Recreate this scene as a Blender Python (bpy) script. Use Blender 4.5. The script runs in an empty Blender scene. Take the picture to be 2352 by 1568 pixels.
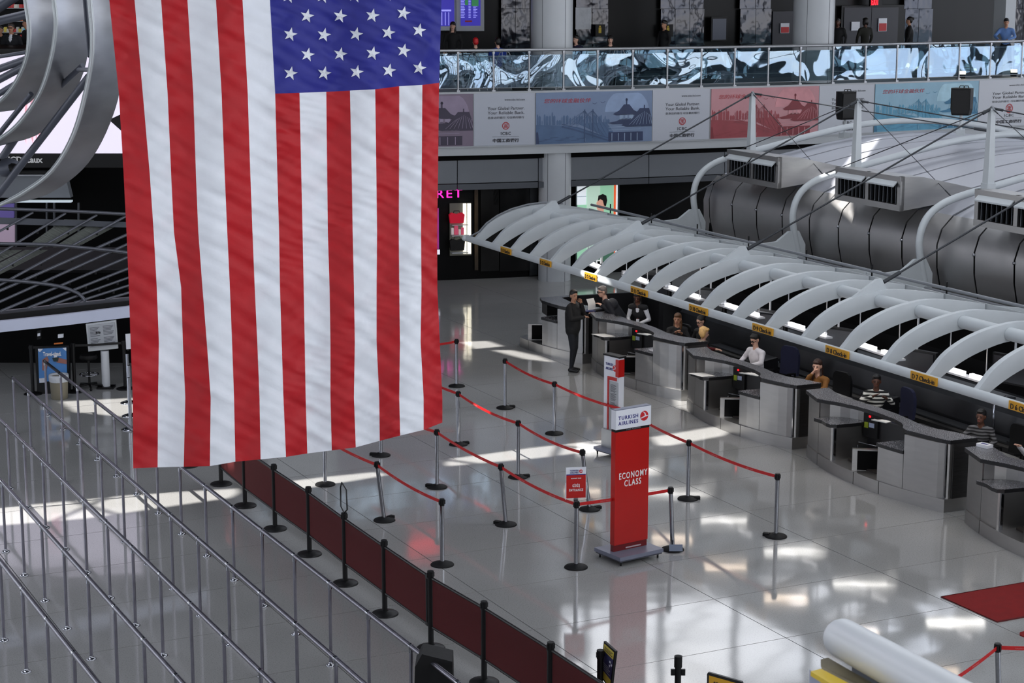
import bpy, bmesh, math, random
from mathutils import Vector, Matrix
from mathutils.geometry import tessellate_polygon
random.seed(7)
sc = bpy.context.scene
COL = sc.collection
pi = math.pi

# ------------------------------------------------------------------ camera
CAM = Vector((0, 0, 8.6)); FPX = 4413.0; PITCH = 0.1937; ROLL = 0.0012
_f = Vector((0, math.cos(PITCH), -math.sin(PITCH))); _r0 = Vector((1, 0, 0)); _u0 = _r0.cross(_f)
_r = _r0 * math.cos(ROLL) + _u0 * math.sin(ROLL); _u = -_r0 * math.sin(ROLL) + _u0 * math.cos(ROLL)
cd = bpy.data.cameras.new('camera'); cam = bpy.data.objects.new('camera', cd); COL.objects.link(cam)
cam.matrix_world = Matrix(((_r.x, _u.x, -_f.x, CAM.x), (_r.y, _u.y, -_f.y, CAM.y), (_r.z, _u.z, -_f.z, CAM.z), (0, 0, 0, 1)))
cd.sensor_width = 36; cd.lens = FPX / 2352 * 36; cd.clip_end = 500; cd.clip_start = .1
cd.dof.use_dof = True; cd.dof.focus_distance = 34; cd.dof.aperture_fstop = 18
sc.camera = cam
sc.view_settings.view_transform = 'Standard'; sc.view_settings.look = 'None'
sc.view_settings.gamma = 1; sc.view_settings.use_curve_mapping = False
sc.view_settings.exposure = 0.0
sc.cycles.max_bounces = 6; sc.cycles.diffuse_bounces = 3; sc.cycles.glossy_bounces = 4
sc.cycles.transparent_max_bounces = 12; sc.cycles.caustics_reflective = False; sc.cycles.caustics_refractive = False

# ------------------------------------------------------------------ sky, sun, large lights
w = bpy.data.worlds.new('sky'); sc.world = w; w.use_nodes = True
nt = w.node_tree; bg = nt.nodes['Background']
SKY = 3.3
tc = nt.nodes.new('ShaderNodeTexCoord'); nz = nt.nodes.new('ShaderNodeTexNoise'); nz.inputs['Scale'].default_value = 3.5; nz.inputs['Detail'].default_value = 6
rp = nt.nodes.new('ShaderNodeValToRGB'); rp.color_ramp.elements[0].position = .40; rp.color_ramp.elements[1].position = .62
rp.color_ramp.elements[0].color = (.72, .80, .96, 1); rp.color_ramp.elements[1].color = (.98, .98, 1, 1)
nt.links.new(tc.outputs['Generated'], nz.inputs['Vector']); nt.links.new(nz.outputs['Fac'], rp.inputs['Fac'])
nt.links.new(rp.outputs['Color'], bg.inputs['Color']); bg.inputs['Strength'].default_value = SKY

SUND = Vector((.60, .20, -.775)).normalized()
sl = bpy.data.lights.new('sun', 'SUN'); sl.energy = 11; sl.color = (1, .96, .90); sl.angle = .009
so = bpy.data.objects.new('sun', sl); COL.objects.link(so); so.rotation_euler = SUND.to_track_quat('-Z', 'Y').to_euler()

def area(name, loc, sx, sy, e, col=(1, 1, 1), d=(0, 0, -1)):
    l = bpy.data.lights.new(name, 'AREA'); l.shape = 'RECTANGLE'; l.size = sx; l.size_y = sy; l.energy = e; l.color = col
    o = bpy.data.objects.new(name, l); COL.objects.link(o); o.location = loc
    o.rotation_euler = Vector(d).to_track_quat('-Z', 'Y').to_euler(); return o
ROOFZ = 14.0
for i, (x, y, sx, sy, e) in enumerate([(8, 20, 12, 2.0, 420), (9, 29, 10, 2.0, 420), (8, 38, 10, 2.0, 380), (6, 47, 10, 2.0, 300)]):
    area('roof_fill_lamp', (x, y, ROOFZ - .15), sx, sy, e, (.90, .94, 1))  # area lamps added under the closed roof deck to fill the hall
area('roof_fill_lamp', (-3, 4.5, 13.6), 15, 4.5, 900, (.93, .96, 1), (0, .75, -1))  # added fill lamp, tilted to brighten the front of the flag
area('roof_fill_lamp', (-12, 26, 13.8), 6, 12, 620, (.86, .88, 1))  # added fill lamp to brighten the left part of the floor
area('roof_fill_lamp', (13, 8, 13.6), 12, 4, 1500, (.95, .97, 1), (0, .9, -1))

# ------------------------------------------------------------------ pixel rays
def ray(px, py): return (_f + _r * ((px - 1176) / FPX) - _u * ((py - 784) / FPX))
def F(px, py, z=0.0):
    d = ray(px, py); return CAM + d * ((z - CAM.z) / d.z)
def PY(px, py, Y):
    d = ray(px, py); return CAM + d * (Y / d.y)
def PP(px, py, P0, N):
    d = ray(px, py); P0 = Vector(P0); N = Vector(N); return CAM + d * ((P0 - CAM).dot(N) / d.dot(N))
def ZA(px, py, X):
    """height over the plan point X (along the pixel's ray, same depth)"""
    d = ray(px, py); return (CAM + d * (X[1] / d.y)).z

# ------------------------------------------------------------------ materials
def lin(c):
    c = [x / 255 for x in c[:3]]
    return [x / 12.92 if x <= .04045 else ((x + .055) / 1.055) ** 2.4 for x in c]
MATS = {}
def mat(name, col, rough=.5, metal=0, var=0, vs=4, bump=0, bs=30, spec=.5, emit=0, ecol=None, alpha=None, aniso=None, vec='Object'):
    if name in MATS: return MATS[name]
    m = bpy.data.materials.new(name); m.use_nodes = True; n = m.node_tree; b = n.nodes['Principled BSDF']
    c = lin(col) + [1]
    b.inputs['Base Color'].default_value = c; b.inputs['Roughness'].default_value = rough; b.inputs['Metallic'].default_value = metal
    b.inputs['Specular IOR Level'].default_value = spec
    if emit:
        b.inputs['Emission Color'].default_value = (lin(ecol) if ecol else c[:3]) + [1] if ecol else c
        b.inputs['Emission Strength'].default_value = emit
    if alpha is not None: b.inputs['Alpha'].default_value = alpha
    t = None
    def coords(scale):
        nonlocal t
        if t is None: t = n.nodes.new('ShaderNodeTexCoord')
        mp = n.nodes.new('ShaderNodeMapping'); mp.inputs['Scale'].default_value = scale
        n.links.new(t.outputs[vec], mp.inputs['Vector']); return mp
    if var:
        mp = coords(aniso or (1, 1, 1)); z = n.nodes.new('ShaderNodeTexNoise'); z.inputs['Scale'].default_value = vs; z.inputs['Detail'].default_value = 5
        n.links.new(mp.outputs[0], z.inputs['Vector'])
        r = n.nodes.new('ShaderNodeMapRange'); r.inputs[1].default_value = .3; r.inputs[2].default_value = .7; r.inputs[3].default_value = 1 - var; r.inputs[4].default_value = 1 + var
        n.links.new(z.outputs['Fac'], r.inputs[0])
        mx = n.nodes.new('ShaderNodeVectorMath'); mx.operation = 'SCALE'; mx.inputs[0].default_value = c[:3]
        n.links.new(r.outputs[0], mx.inputs['Scale']); n.links.new(mx.outputs[0], b.inputs['Base Color'])
        if metal > .5 or bump == 0:
            r2 = n.nodes.new('ShaderNodeMapRange'); r2.inputs[3].default_value = max(.02, rough - var * .4); r2.inputs[4].default_value = rough + var * .4
            n.links.new(z.outputs['Fac'], r2.inputs[0]); n.links.new(r2.outputs[0], b.inputs['Roughness'])
    if bump:
        mp = coords(aniso or (1, 1, 1)); z = n.nodes.new('ShaderNodeTexNoise'); z.inputs['Scale'].default_value = bs; z.inputs['Detail'].default_value = 3
        n.links.new(mp.outputs[0], z.inputs['Vector'])
        bp = n.nodes.new('ShaderNodeBump'); bp.inputs['Strength'].default_value = min(1, bump); bp.inputs['Distance'].default_value = .01 * max(1, bump)
        n.links.new(z.outputs['Fac'], bp.inputs['Height']); n.links.new(bp.outputs[0], b.inputs['Normal'])
    MATS[name] = m; return m
M_CHROME = mat('polished_steel', (168, 170, 176), .09, 1, .08, 30)
M_STEEL = mat('brushed_steel', (172, 171, 170), .36, 1, .04, 3, aniso=(1, 1, 5))
M_RAIL = mat('satin_rail_steel', (138, 136, 146), .30, 1, .10, 9)
M_BLACK = mat('black_plastic', (6, 6, 8), .45, 0, .1, 20, spec=.3)
M_RUBBER = mat('black_rubber', (9, 9, 11), .6, 0, .1, 20, spec=.3)
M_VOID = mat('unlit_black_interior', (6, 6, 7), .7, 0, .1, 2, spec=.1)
M_WHITE = mat('white_enamel', (205, 209, 215), .35, 0, .03, 3)
M_RED = mat('red_sign_face', (182, 22, 17), .25, 0, .03, 3)
M_SIGNW = mat('white_sign_face', (225, 228, 236), .35, 0, .02, 3)
M_NAVY = mat('navy_lettering', (34, 38, 120), .45, 0, .02, 20)
M_LETW = mat('white_lettering', (240, 238, 236), .45, 0, .02, 20)
M_LETB = mat('black_lettering', (22, 22, 26), .5, 0, .02, 20)
M_LETR = mat('red_lettering', (196, 28, 34), .5, 0, .02, 20)

# ------------------------------------------------------------------ mesh builder
def frame_of(d):
    d = Vector(d).normalized(); a = Vector((0, 0, 1)) if abs(d.z) < .95 else Vector((1, 0, 0))
    x = a.cross(d).normalized(); return x, d.cross(x), d
class MB:
    def __init__(s): s.v = []; s.f = []; s.m = []; s.s = []
    def add(s, vs, fs, mi=0, sm=False):
        o = len(s.v); s.v += [tuple(v) for v in vs]
        for f in fs: s.f.append(tuple(i + o for i in f)); s.m.append(mi); s.s.append(sm)
        return s
    def box(s, c, d, R=None, mi=0):
        vs = []
        for x in (-.5, .5):
            for y in (-.5, .5):
                for z in (-.5, .5):
                    p = Vector((x * d[0], y * d[1], z * d[2]))
                    if R is not None: p = R @ p
                    vs.append(p + Vector(c))
        return s.add(vs, [(0, 1, 3, 2), (4, 6, 7, 5), (0, 4, 5, 1), (2, 3, 7, 6), (0, 2, 6, 4), (1, 5, 7, 3)], mi)
    def cyl(s, a, b, r, r2=None, n=12, mi=0, caps=True):
        a = Vector(a); b = Vector(b); x, y, _ = frame_of(b - a); r2 = r if r2 is None else r2
        vs = [a + (x * math.cos(2 * pi * i / n) + y * math.sin(2 * pi * i / n)) * r for i in range(n)]
        vs += [b + (x * math.cos(2 * pi * i / n) + y * math.sin(2 * pi * i / n)) * r2 for i in range(n)]
        s.add(vs, [(i, (i + 1) % n, n + (i + 1) % n, n + i) for i in range(n)], mi, True)
        if caps: s.add(vs, [tuple(range(n - 1, -1, -1)), tuple(range(n, 2 * n))], mi)
        return s
    def tube(s, pts, r, n=8, mi=0, closed=False, rs=None):
        pts = [Vector(p) for p in pts]; N = len(pts); vs = []; x = None
        for k, p in enumerate(pts):
            a = pts[k - 1] if (k or closed) else p; b = pts[(k + 1) % N] if (k < N - 1 or closed) else p
            d = (b - a).normalized()
            if x is None: x, y, _ = frame_of(d)
            else:
                x = (x - d * x.dot(d)).normalized(); y = d.cross(x)
            rr = rs[k] if rs else r
            vs += [p + (x * math.cos(2 * pi * i / n) + y * math.sin(2 * pi * i / n)) * rr for i in range(n)]
        fs = []
        for k in range(N if closed else N - 1):
            o = k * n; q = ((k + 1) % N) * n
            fs += [(o + i, o + (i + 1) % n, q + (i + 1) % n, q + i) for i in range(n)]
        s.add(vs, fs, mi, True)
        if not closed: s.add(vs, [tuple(range(n - 1, -1, -1)), tuple(range((N - 1) * n, N * n))], mi)
        return s
    def prism(s, poly, vec, mi=0, sm=False):
        poly = [Vector(p) for p in poly]; vec = Vector(vec); n = len(poly)
        vs = poly + [p + vec for p in poly]
        s.add(vs, [(i, (i + 1) % n, n + (i + 1) % n, n + i) for i in range(n)], mi, sm)
        tri = tessellate_polygon([poly])
        s.add(vs, [tuple(t) for t in tri] + [tuple(i + n for i in reversed(t)) for t in tri], mi)
        return s
    def lathe(s, c, prof, n=20, mi=0, sm=True):
        c = Vector(c); vs = []
        for r, z in prof: vs += [c + Vector((r * math.cos(2 * pi * i / n), r * math.sin(2 * pi * i / n), z)) for i in range(n)]
        fs = []
        for k in range(len(prof) - 1):
            fs += [(k * n + i, k * n + (i + 1) % n, (k + 1) * n + (i + 1) % n, (k + 1) * n + i) for i in range(n)]
        s.add(vs, fs, mi, sm)
        s.add(vs, [tuple(range(n - 1, -1, -1)), tuple(range((len(prof) - 1) * n, len(prof) * n))], mi)
        return s
    def ell(s, c, r, n=12, R=None, mi=0):
        c = Vector(c); vs = []; k = max(4, n // 2)
        for j in range(1, k):
            t = pi * j / k
            for i in range(n):
                p = Vector((r[0] * math.sin(t) * math.cos(2 * pi * i / n), r[1] * math.sin(t) * math.sin(2 * pi * i / n), r[2] * math.cos(t)))
                vs.append(c + (R @ p if R is not None else p))
        a = Vector((0, 0, r[2])); b = -a; vs += [c + (R @ a if R is not None else a), c + (R @ b if R is not None else b)]
        fs = [(j * n + i, (j + 1) * n + i, (j + 1) * n + (i + 1) % n, j * n + (i + 1) % n) for j in range(k - 2) for i in range(n)]
        fs += [(len(vs) - 2, i, (i + 1) % n) for i in range(n)] + [(len(vs) - 1, (k - 2) * n + (i + 1) % n, (k - 2) * n + i) for i in range(n)]
        return s.add(vs, fs, mi, True)
    def grid(s, rows, mi=0, sm=True, flip=False):
        n = len(rows[0]); vs = [p for r in rows for p in r]
        fs = [(j * n + i, j * n + i + 1, (j + 1) * n + i + 1, (j + 1) * n + i) for j in range(len(rows) - 1) for i in range(n - 1)]
        return s.add(vs, fs, mi, sm)
    def slab(s, rows, off, mi=0, sm=True):
        """grid surface with real thickness: off(p)->second surface point or a vector"""
        top = [[Vector(p) for p in r] for r in rows]; off = Vector(off) if not callable(off) else off
        bot = [[(off(p) if callable(off) else p + off) for p in r] for r in top]
        s.grid(top, mi, sm); s.grid(bot, mi, sm)
        m = len(top); n = len(top[0])
        ring = [(0, i) for i in range(n)] + [(j, n - 1) for j in range(1, m)] + [(m - 1, i) for i in range(n - 2, -1, -1)] + [(j, 0) for j in range(m - 2, 0, -1)]
        vs = [top[a][b] for a, b in ring] + [bot[a][b] for a, b in ring]; k = len(ring)
        return s.add(vs, [(i, (i + 1) % k, k + (i + 1) % k, k + i) for i in range(k)], mi, False)
    def build(s, name, mats, parent=None, local=False):
        me = bpy.data.meshes.new(name)
        o0 = Vector((0, 0, 0))
        if parent is not None and not local:
            q = parent
            while q is not None: o0 += q.location; q = q.parent
        me.from_pydata([(v[0] - o0.x, v[1] - o0.y, v[2] - o0.z) for v in s.v], [], s.f)
        if not isinstance(mats, (list, tuple)): mats = [mats]
        for m in mats: me.materials.append(m)
        me.polygons.foreach_set('material_index', s.m); me.polygons.foreach_set('use_smooth', s.s)
        bm = bmesh.new(); bm.from_mesh(me); bmesh.ops.remove_doubles(bm, verts=bm.verts, dist=1e-5)
        bmesh.ops.recalc_face_normals(bm, faces=bm.faces)
        for e in bm.edges:
            if len(e.link_faces) == 2 and e.link_faces[0].smooth != e.link_faces[1].smooth: e.smooth = False
        bm.to_mesh(me); bm.free(); me.update()
        o = bpy.data.objects.new(name, me); COL.objects.link(o)
        if parent is not None: o.parent = parent
        return o
def tag(o, label, cat=None, group=None, kind=None):
    if label: o['label'] = label
    if cat: o['category'] = cat
    if group: o['group'] = group
    if kind: o['kind'] = kind
    return o
def struct(name, mb, m, label=None, cat=None, parent=None):
    o = mb.build(name, m, parent)
    if parent is None:
        o['kind'] = 'structure'
        if label: o['label'] = label
        if cat: o['category'] = cat
    return o
def thing(name, label, cat, loc=(0, 0, 0), rz=0, group=None):
    o = bpy.data.objects.new(name, None); COL.objects.link(o); o.location = loc; o.rotation_euler = (0, 0, rz); o.empty_display_size = .2
    return tag(o, label, cat, group)
def dup(root, loc=None, rz=None, label=None, group=None, parent=None):
    r = root.copy(); COL.objects.link(r)
    if loc is not None: r.location = loc
    if rz is not None: r.rotation_euler = (0, 0, rz)
    if label: r['label'] = label
    if group: r['group'] = group
    if parent is not None: r.parent = parent
    for ch in list(root.children): dup(ch, parent=r)
    return r
def text(name, s, size, m, parent, origin, ux, uy, align='CENTER', ext=.002, bold=0, shear=0, maxw=None, fit=None):
    """flat lettering as a mesh: origin = baseline anchor, ux/uy = unit vectors of the sign face (world axes)"""
    cu = bpy.data.curves.new(name, 'FONT'); cu.body = s; cu.size = size; cu.extrude = ext; cu.offset = bold; cu.shear = shear; cu.align_x = align; cu.resolution_u = 3; cu.space_character = 1.25 if fit and s.isupper() else 1.0
    tmp = bpy.data.objects.new(name, cu); COL.objects.link(tmp); bpy.context.view_layer.update()
    me = bpy.data.meshes.new_from_object(tmp.evaluated_get(bpy.context.evaluated_depsgraph_get()))
    bpy.data.objects.remove(tmp); bpy.data.curves.remove(cu)
    ux = Vector(ux).normalized(); uy = Vector(uy).normalized(); n = ux.cross(uy); o = Vector(origin)
    q = parent; o0 = Vector((0, 0, 0))
    while q is not None: o0 += q.location; q = q.parent
    kx = 1
    if fit and len(me.vertices):
        xs = [v.co.x for v in me.vertices]; kx = fit / max(1e-6, max(xs) - min(xs))
    me.transform(Matrix(((ux.x, uy.x, n.x, o.x - o0.x), (ux.y, uy.y, n.y, o.y - o0.y), (ux.z, uy.z, n.z, o.z - o0.z), (0, 0, 0, 1))) @ Matrix.Diagonal((kx, 1, 1, 1)))
    me.materials.clear(); me.materials.append(m)
    ob = bpy.data.objects.new(name, me); COL.objects.link(ob); ob.parent = parent; return ob
def rz_of(d): return math.atan2(d[1], d[0])
def Rz(a): return Matrix.Rotation(a, 3, 'Z')
def lerp(a, b, t): return a + (b - a) * t
def interp(tab, x):
    if x <= tab[0][0]:
        a, b = tab[0], tab[1]
    elif x >= tab[-1][0]:
        a, b = tab[-2], tab[-1]
    else:
        for a, b in zip(tab, tab[1:]):
            if a[0] <= x <= b[0]: break
    t = (x - a[0]) / (b[0] - a[0])
    return [p + (q - p) * t for p, q in zip(a[1:], b[1:])] if len(a) > 2 else a[1] + (b[1] - a[1]) * t
def smooth_poly(pts, k=6):
    """Catmull-Rom through points (tuples)"""
    P = [Vector(p) for p in pts]; out = []
    for i in range(len(P) - 1):
        p0 = P[max(0, i - 1)]; p1 = P[i]; p2 = P[i + 1]; p3 = P[min(len(P) - 1, i + 2)]
        for j in range(k):
            t = j / k
            out.append(.5 * ((2 * p1) + (p2 - p0) * t + (2 * p0 - 5 * p1 + 4 * p2 - p3) * t * t + (3 * p1 - p0 - 3 * p2 + p3) * t ** 3))
    out.append(P[-1]); return out
# ================================================================== SETTING
# --- polished floor: a slab and its single tiles
GA = -1.1084; GS, GT = 1.7321, 2.8011
ga = Vector((math.cos(GA), math.sin(GA), 0)); gp = Vector((-math.sin(GA), math.cos(GA), 0)); GO = Vector((-2.0263, 28.7712, 0))
mf = bpy.data.materials.new('polished_terrazzo'); mf.use_nodes = True; n = mf.node_tree; b = n.nodes['Principled BSDF']
b.inputs['Roughness'].default_value = .075; b.inputs['Specular IOR Level'].default_value = 1.0
tc = n.nodes.new('ShaderNodeTexCoord'); geo = n.nodes.new('ShaderNodeNewGeometry')
n1 = n.nodes.new('ShaderNodeTexNoise'); n1.inputs['Scale'].default_value = 55; n1.inputs['Detail'].default_value = 4
n2 = n.nodes.new('ShaderNodeTexNoise'); n2.inputs['Scale'].default_value = .35; n2.inputs['Detail'].default_value = 3
n.links.new(geo.outputs['Position'], n1.inputs['Vector']); n.links.new(geo.outputs['Position'], n2.inputs['Vector'])
r1 = n.nodes.new('ShaderNodeValToRGB'); r1.color_ramp.elements[0].position = .34; r1.color_ramp.elements[1].position = .5
r1.color_ramp.elements[0].color = lin((146, 146, 146)) + [1]; r1.color_ramp.elements[1].color = lin((164, 164, 163)) + [1]
n.links.new(n1.outputs['Fac'], r1.inputs['Fac'])
r2 = n.nodes.new('ShaderNodeMapRange'); r2.inputs[1].default_value = .3; r2.inputs[2].default_value = .7; r2.inputs[3].default_value = .9; r2.inputs[4].default_value = 1.07
n.links.new(n2.outputs['Fac'], r2.inputs[0])
oi = n.nodes.new('ShaderNodeObjectInfo'); r3 = n.nodes.new('ShaderNodeMapRange'); r3.inputs[3].default_value = .985; r3.inputs[4].default_value = 1.015
n.links.new(oi.outputs['Random'], r3.inputs[0])
mm = n.nodes.new('ShaderNodeMath'); mm.operation = 'MULTIPLY'; n.links.new(r2.outputs[0], mm.inputs[0]); n.links.new(r3.outputs[0], mm.inputs[1])
vm = n.nodes.new('ShaderNodeVectorMath'); vm.operation = 'SCALE'; n.links.new(r1.outputs['Color'], vm.inputs[0]); n.links.new(mm.outputs[0], vm.inputs['Scale'])
n.links.new(vm.outputs[0], b.inputs['Base Color'])
n3 = n.nodes.new('ShaderNodeTexNoise'); n3.inputs['Scale'].default_value = 1.3; n3.inputs['Detail'].default_value = 1
n.links.new(geo.outputs['Position'], n3.inputs['Vector'])
bp = n.nodes.new('ShaderNodeBump'); bp.inputs['Strength'].default_value = .25; bp.inputs['Distance'].default_value = .010
n.links.new(n3.outputs['Fac'], bp.inputs['Height']); n.links.new(bp.outputs[0], b.inputs['Normal'])
M_FLOOR = mf
M_GROUT = mat('dark_joint_filler', (60, 60, 60), .7)
fl = MB().box((2, 27, -.065), (70, 84, .09)); floor = struct('floor', fl, M_GROUT, 'polished pale terrazzo floor of large rectangular tiles', 'floor')
tm = MB(); g = .006
q0 = ga * g + gp * g; 
tm.prism([q0, ga * (GS - g) + gp * g, ga * (GS - g) + gp * (GT - g), ga * g + gp * (GT - g)], (0, 0, -.02))
tile0 = tm.build('floor_tile', M_FLOOR, None); tile0.parent = floor
cells = []
for i in range(-16, 16):
    for j in range(-26, 22):
        c = GO + ga * (GS * (j + .5)) + gp * (GT * (i + .5))
        v = c - CAM; dz = v.dot(_f)
        if dz < 5 or c.y > 58 or c.y < 12: continue
        x = v.dot(_r) / dz * FPX + 1176; y = 784 - v.dot(_u) / dz * FPX
        m = 2600 / dz * 1.2
        if -m * 1.6 < x < 2352 + m * 1.6 and 560 < y < 1568 + m * 2: cells.append((dz, i, j))
cells.sort(); far = cells[298:]; cells = cells[:298]
first = True
for dz, i, j in cells:
    o = tile0 if first else tile0.copy()
    if not first: COL.objects.link(o)
    first = False
    o.location = GO + ga * (GS * j) + gp * (GT * i)
# everything past the singly built tiles: the same tiles, joined
used = {(i, j) for _, i, j in cells}; rest = MB()
for i in range(-17, 22):
    for j in range(-30, 26):
        if (i, j) in used: continue
        o = GO + ga * (GS * j) + gp * (GT * i)
        if o.y > 66 or o.y < -14 or o.x < -30 or o.x > 34: continue
        rest.prism([o + q0, o + ga * (GS - g) + gp * g, o + ga * (GS - g) + gp * (GT - g), o + ga * g + gp * (GT - g)], (0, 0, -.02))
ro = rest.build('floor_tiles', M_FLOOR, floor); ro['kind'] = 'stuff'

# --- curve of the mezzanine edge in plan (from left to right)
Z_UP = 5.26
def _qy(x, y0, a, b): u = max(0, x - 1015); return y0 + .0144 * max(0, 1015 - x) - a * u - b * u * u
edge = [F(x, _qy(x, 212, .01436 - .0, 8.6e-6), Z_UP) for x in range(-800, 2801, 60)]
edge = [Vector((e.x, e.y, 0)) for e in edge]
_eo = {}
def edge_at(px, off=0.0, z=Z_UP):
    """plan point where the vertical surface (edge moved back by off) is met by the pixel column px"""
    if off not in _eo: _eo[off] = edge_off(off)
    P = _eo[off]; ux = (px - 1176) / FPX
    f = lambda p: p.x - ux * (p.y * math.cos(PITCH) + (CAM.z - z) * math.sin(PITCH))
    for a, b in zip(P, P[1:]):
        fa, fb = f(a), f(b)
        if fa <= 0 <= fb:
            d = (b - a).normalized(); p = a.lerp(b, -fa / (fb - fa)); return Vector((p.x, p.y, z)), d, Vector((-d.y, d.x, 0))
    d = (P[-1] - P[-2]).normalized(); return Vector((P[-1].x, P[-1].y, z)), d, Vector((-d.y, d.x, 0))
def edge_off(off): 
    out = []
    for k, e in enumerate(edge):
        d = (edge[min(k + 1, len(edge) - 1)] - edge[max(0, k - 1)]).normalized(); out.append(e + Vector((-d.y, d.x, 0)) * off)
    return out
def curtain(o1, o2, z1, z2):
    """solid band following the edge between two offsets and two heights"""
    a = edge_off(o1); b = edge_off(o2); mb = MB()
    up = Vector((0, 0, 1))
    R = [[p + up * z1 for p in a], [p + up * z2 for p in a], [p + up * z2 for p in b], [p + up * z1 for p in b], [p + up * z1 for p in a]]
    mb.grid(R, sm=False); n = len(a)
    mb.add([R[0][0], R[1][0], R[2][0], R[3][0]], [(0, 1, 2, 3)]); mb.add([R[0][-1], R[1][-1], R[2][-1], R[3][-1]], [(3, 2, 1, 0)])
    return mb
M_SOF = mat('pale_grey_soffit', (176, 180, 184), .5, 0, .04, 1)
M_PANEL = mat('mid_grey_cladding', (118, 122, 128), .42, .2, .05, 1)
M_PANELD = mat('dark_grey_cladding', (84, 87, 93), .42, .2, .05, 1)
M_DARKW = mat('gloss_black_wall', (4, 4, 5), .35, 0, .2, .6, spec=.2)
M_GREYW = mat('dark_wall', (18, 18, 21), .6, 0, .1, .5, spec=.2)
M_ROOF = mat('grey_roof_deck', (96, 100, 108), .6, 0, .1, .3)
struct('floor_mezzanine', curtain(.05, 12, Z_UP - .35, Z_UP - .02), M_SOF, 'mezzanine floor slab behind the advertising fascia', 'floor')
struct('trim_1', curtain(-.02, .14, 3.78, Z_UP), M_SOF, 'pale curved fascia carrying the row of bank adverts', 'fascia')
struct('trim_2', curtain(.02, .40, 3.56, 3.80), M_SOF, 'pale curved lip along the bottom of the advert fascia', 'trim')
struct('trim_3', curtain(.30, .42, 3.42, 3.56), M_VOID, 'dark ventilation slot running under the advert fascia', 'slot')
# --- lower cladding: single panels below the slot
clad = thing('cladding_band', 'band of grey metal panels under the mezzanine', 'cladding'); clad['kind'] = 'structure'
def seg_panels(pxs, off, z1, z2, m, name, parent, th=.05, gap=.012):
    for a, b in zip(pxs, pxs[1:]):
        mb = MB(); K = 3; rows = []
        for zz in (z1, z2):
            r = []
            for k in range(K + 1):
                px = lerp(a, b, k / K); p, d, nn = edge_at(px, off, zz)
                if k == 0: p = p + d * gap
                if k == K: p = p - d * gap
                r.append(Vector((p.x, p.y, zz)))
            rows.append(r)
        p, d, nn = edge_at((a + b) / 2, off, z1)
        mb.slab(rows, nn * th, sm=False); mb.build(name, m, parent)
seg_panels([-120, 60, 240, 420, 600, 800, 1050, 1236, 1490, 1664, 1830, 2000, 2180, 2360, 2560], .35, 2.78, 3.40, M_PANEL, 'cladding_panel', clad)
seg_panels([-120, 60, 240, 420, 600, 800, 1050, 1236, 1490, 1664, 1830, 2000, 2180, 2360, 2560], .30, 2.60, 2.76, M_PANELD, 'cladding_lip', clad)
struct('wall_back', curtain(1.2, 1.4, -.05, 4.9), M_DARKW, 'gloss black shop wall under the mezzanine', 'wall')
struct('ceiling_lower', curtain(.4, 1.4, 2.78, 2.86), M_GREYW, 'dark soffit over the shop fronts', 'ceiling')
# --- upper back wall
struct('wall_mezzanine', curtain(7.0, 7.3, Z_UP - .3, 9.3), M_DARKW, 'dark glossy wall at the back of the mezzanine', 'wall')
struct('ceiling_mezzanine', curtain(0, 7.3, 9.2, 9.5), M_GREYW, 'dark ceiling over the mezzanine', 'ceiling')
# --- clerestory: windows between white mullions above the mezzanine
struct('wall_clerestory', curtain(.05, .35, 12.9, 14.2), M_ROOF, 'grey band above the clerestory', 'wall')
cl = thing('window_clerestory', 'row of clerestory windows over the mezzanine', 'window'); cl['kind'] = 'structure'
for k in range(0, len(edge) - 1, 3):
    p = edge[k]; MB().box(p + Vector((0, .2, 11.2)), (.22, .3, 3.5)).build('window_mullion', M_SOF, cl)
blank = MB()
for a, b in zip(edge, edge[1:]):
    if b.x < 1.5: blank.add([a + Vector((0, 0, 9.4)), b + Vector((0, 0, 9.4)), b + Vector((0, 0, 13)), a + Vector((0, 0, 13)), a + Vector((0, .3, 9.4)), b + Vector((0, .3, 9.4)), b + Vector((0, .3, 13)), a + Vector((0, .3, 13))], [(0, 1, 2, 3), (7, 6, 5, 4), (0, 3, 7, 4), (1, 5, 6, 2)])
struct('wall_upper', blank, M_GREYW, 'dark blank wall over the far shops', 'wall')
cb = MB()
for a, b in zip(edge[::6], edge[6::6]):
    A = a + Vector((0, .2, 10.9)); B = b + Vector((0, .2, 10.9)); cb.cyl(A, B, .06, n=6); cb.cyl(a + Vector((0, .25, 9.4)), b + Vector((0, .25, 12.9)), .07, n=6); cb.cyl(b + Vector((0, .25, 9.4)), a + Vector((0, .25, 12.9)), .07, n=6)
cb.build('window_bracing', M_SOF, cl)

# --- side and camera-end walls
lw = MB().box((-27.2, 25, 1), (.4, 82, 2.2)).box((-27.2, 25, 10.8), (.4, 82, 6.6))  # openings between the two bands are added to brighten the left floor
for k in range(12): lw.box((-27.2, -13 + k * 7.2, 5), (.4, 1.0, 7))
struct('wall_left', lw, M_GREYW, 'dark side wall of the hall', 'wall')
rw = MB().box((30, 25, 2), (.4, 82, 4.2))
for k in range(12): rw.box((30, -13 + k * 7.2, 9), (.4, .9, 10.2))
rw.box((30, 25, 13.8), (.4, 82, .6)); rw.box((30, 25, 8.5), (.4, 82, .35))
struct('wall_right', rw, M_PANEL, 'side wall of tall windows beyond the check-in hall', 'wall')
fw = MB()
for k in range(9): fw.box((-26 + k * 7, -14, 7), (.9 if k % 2 else 1.6, .5, 14.2))
for z, h in ((.5, 1.2), (4.6, .8), (8.9, .5), (13.5, 1.2)): fw.box((2, -14, z), (60, .5, h))
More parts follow.
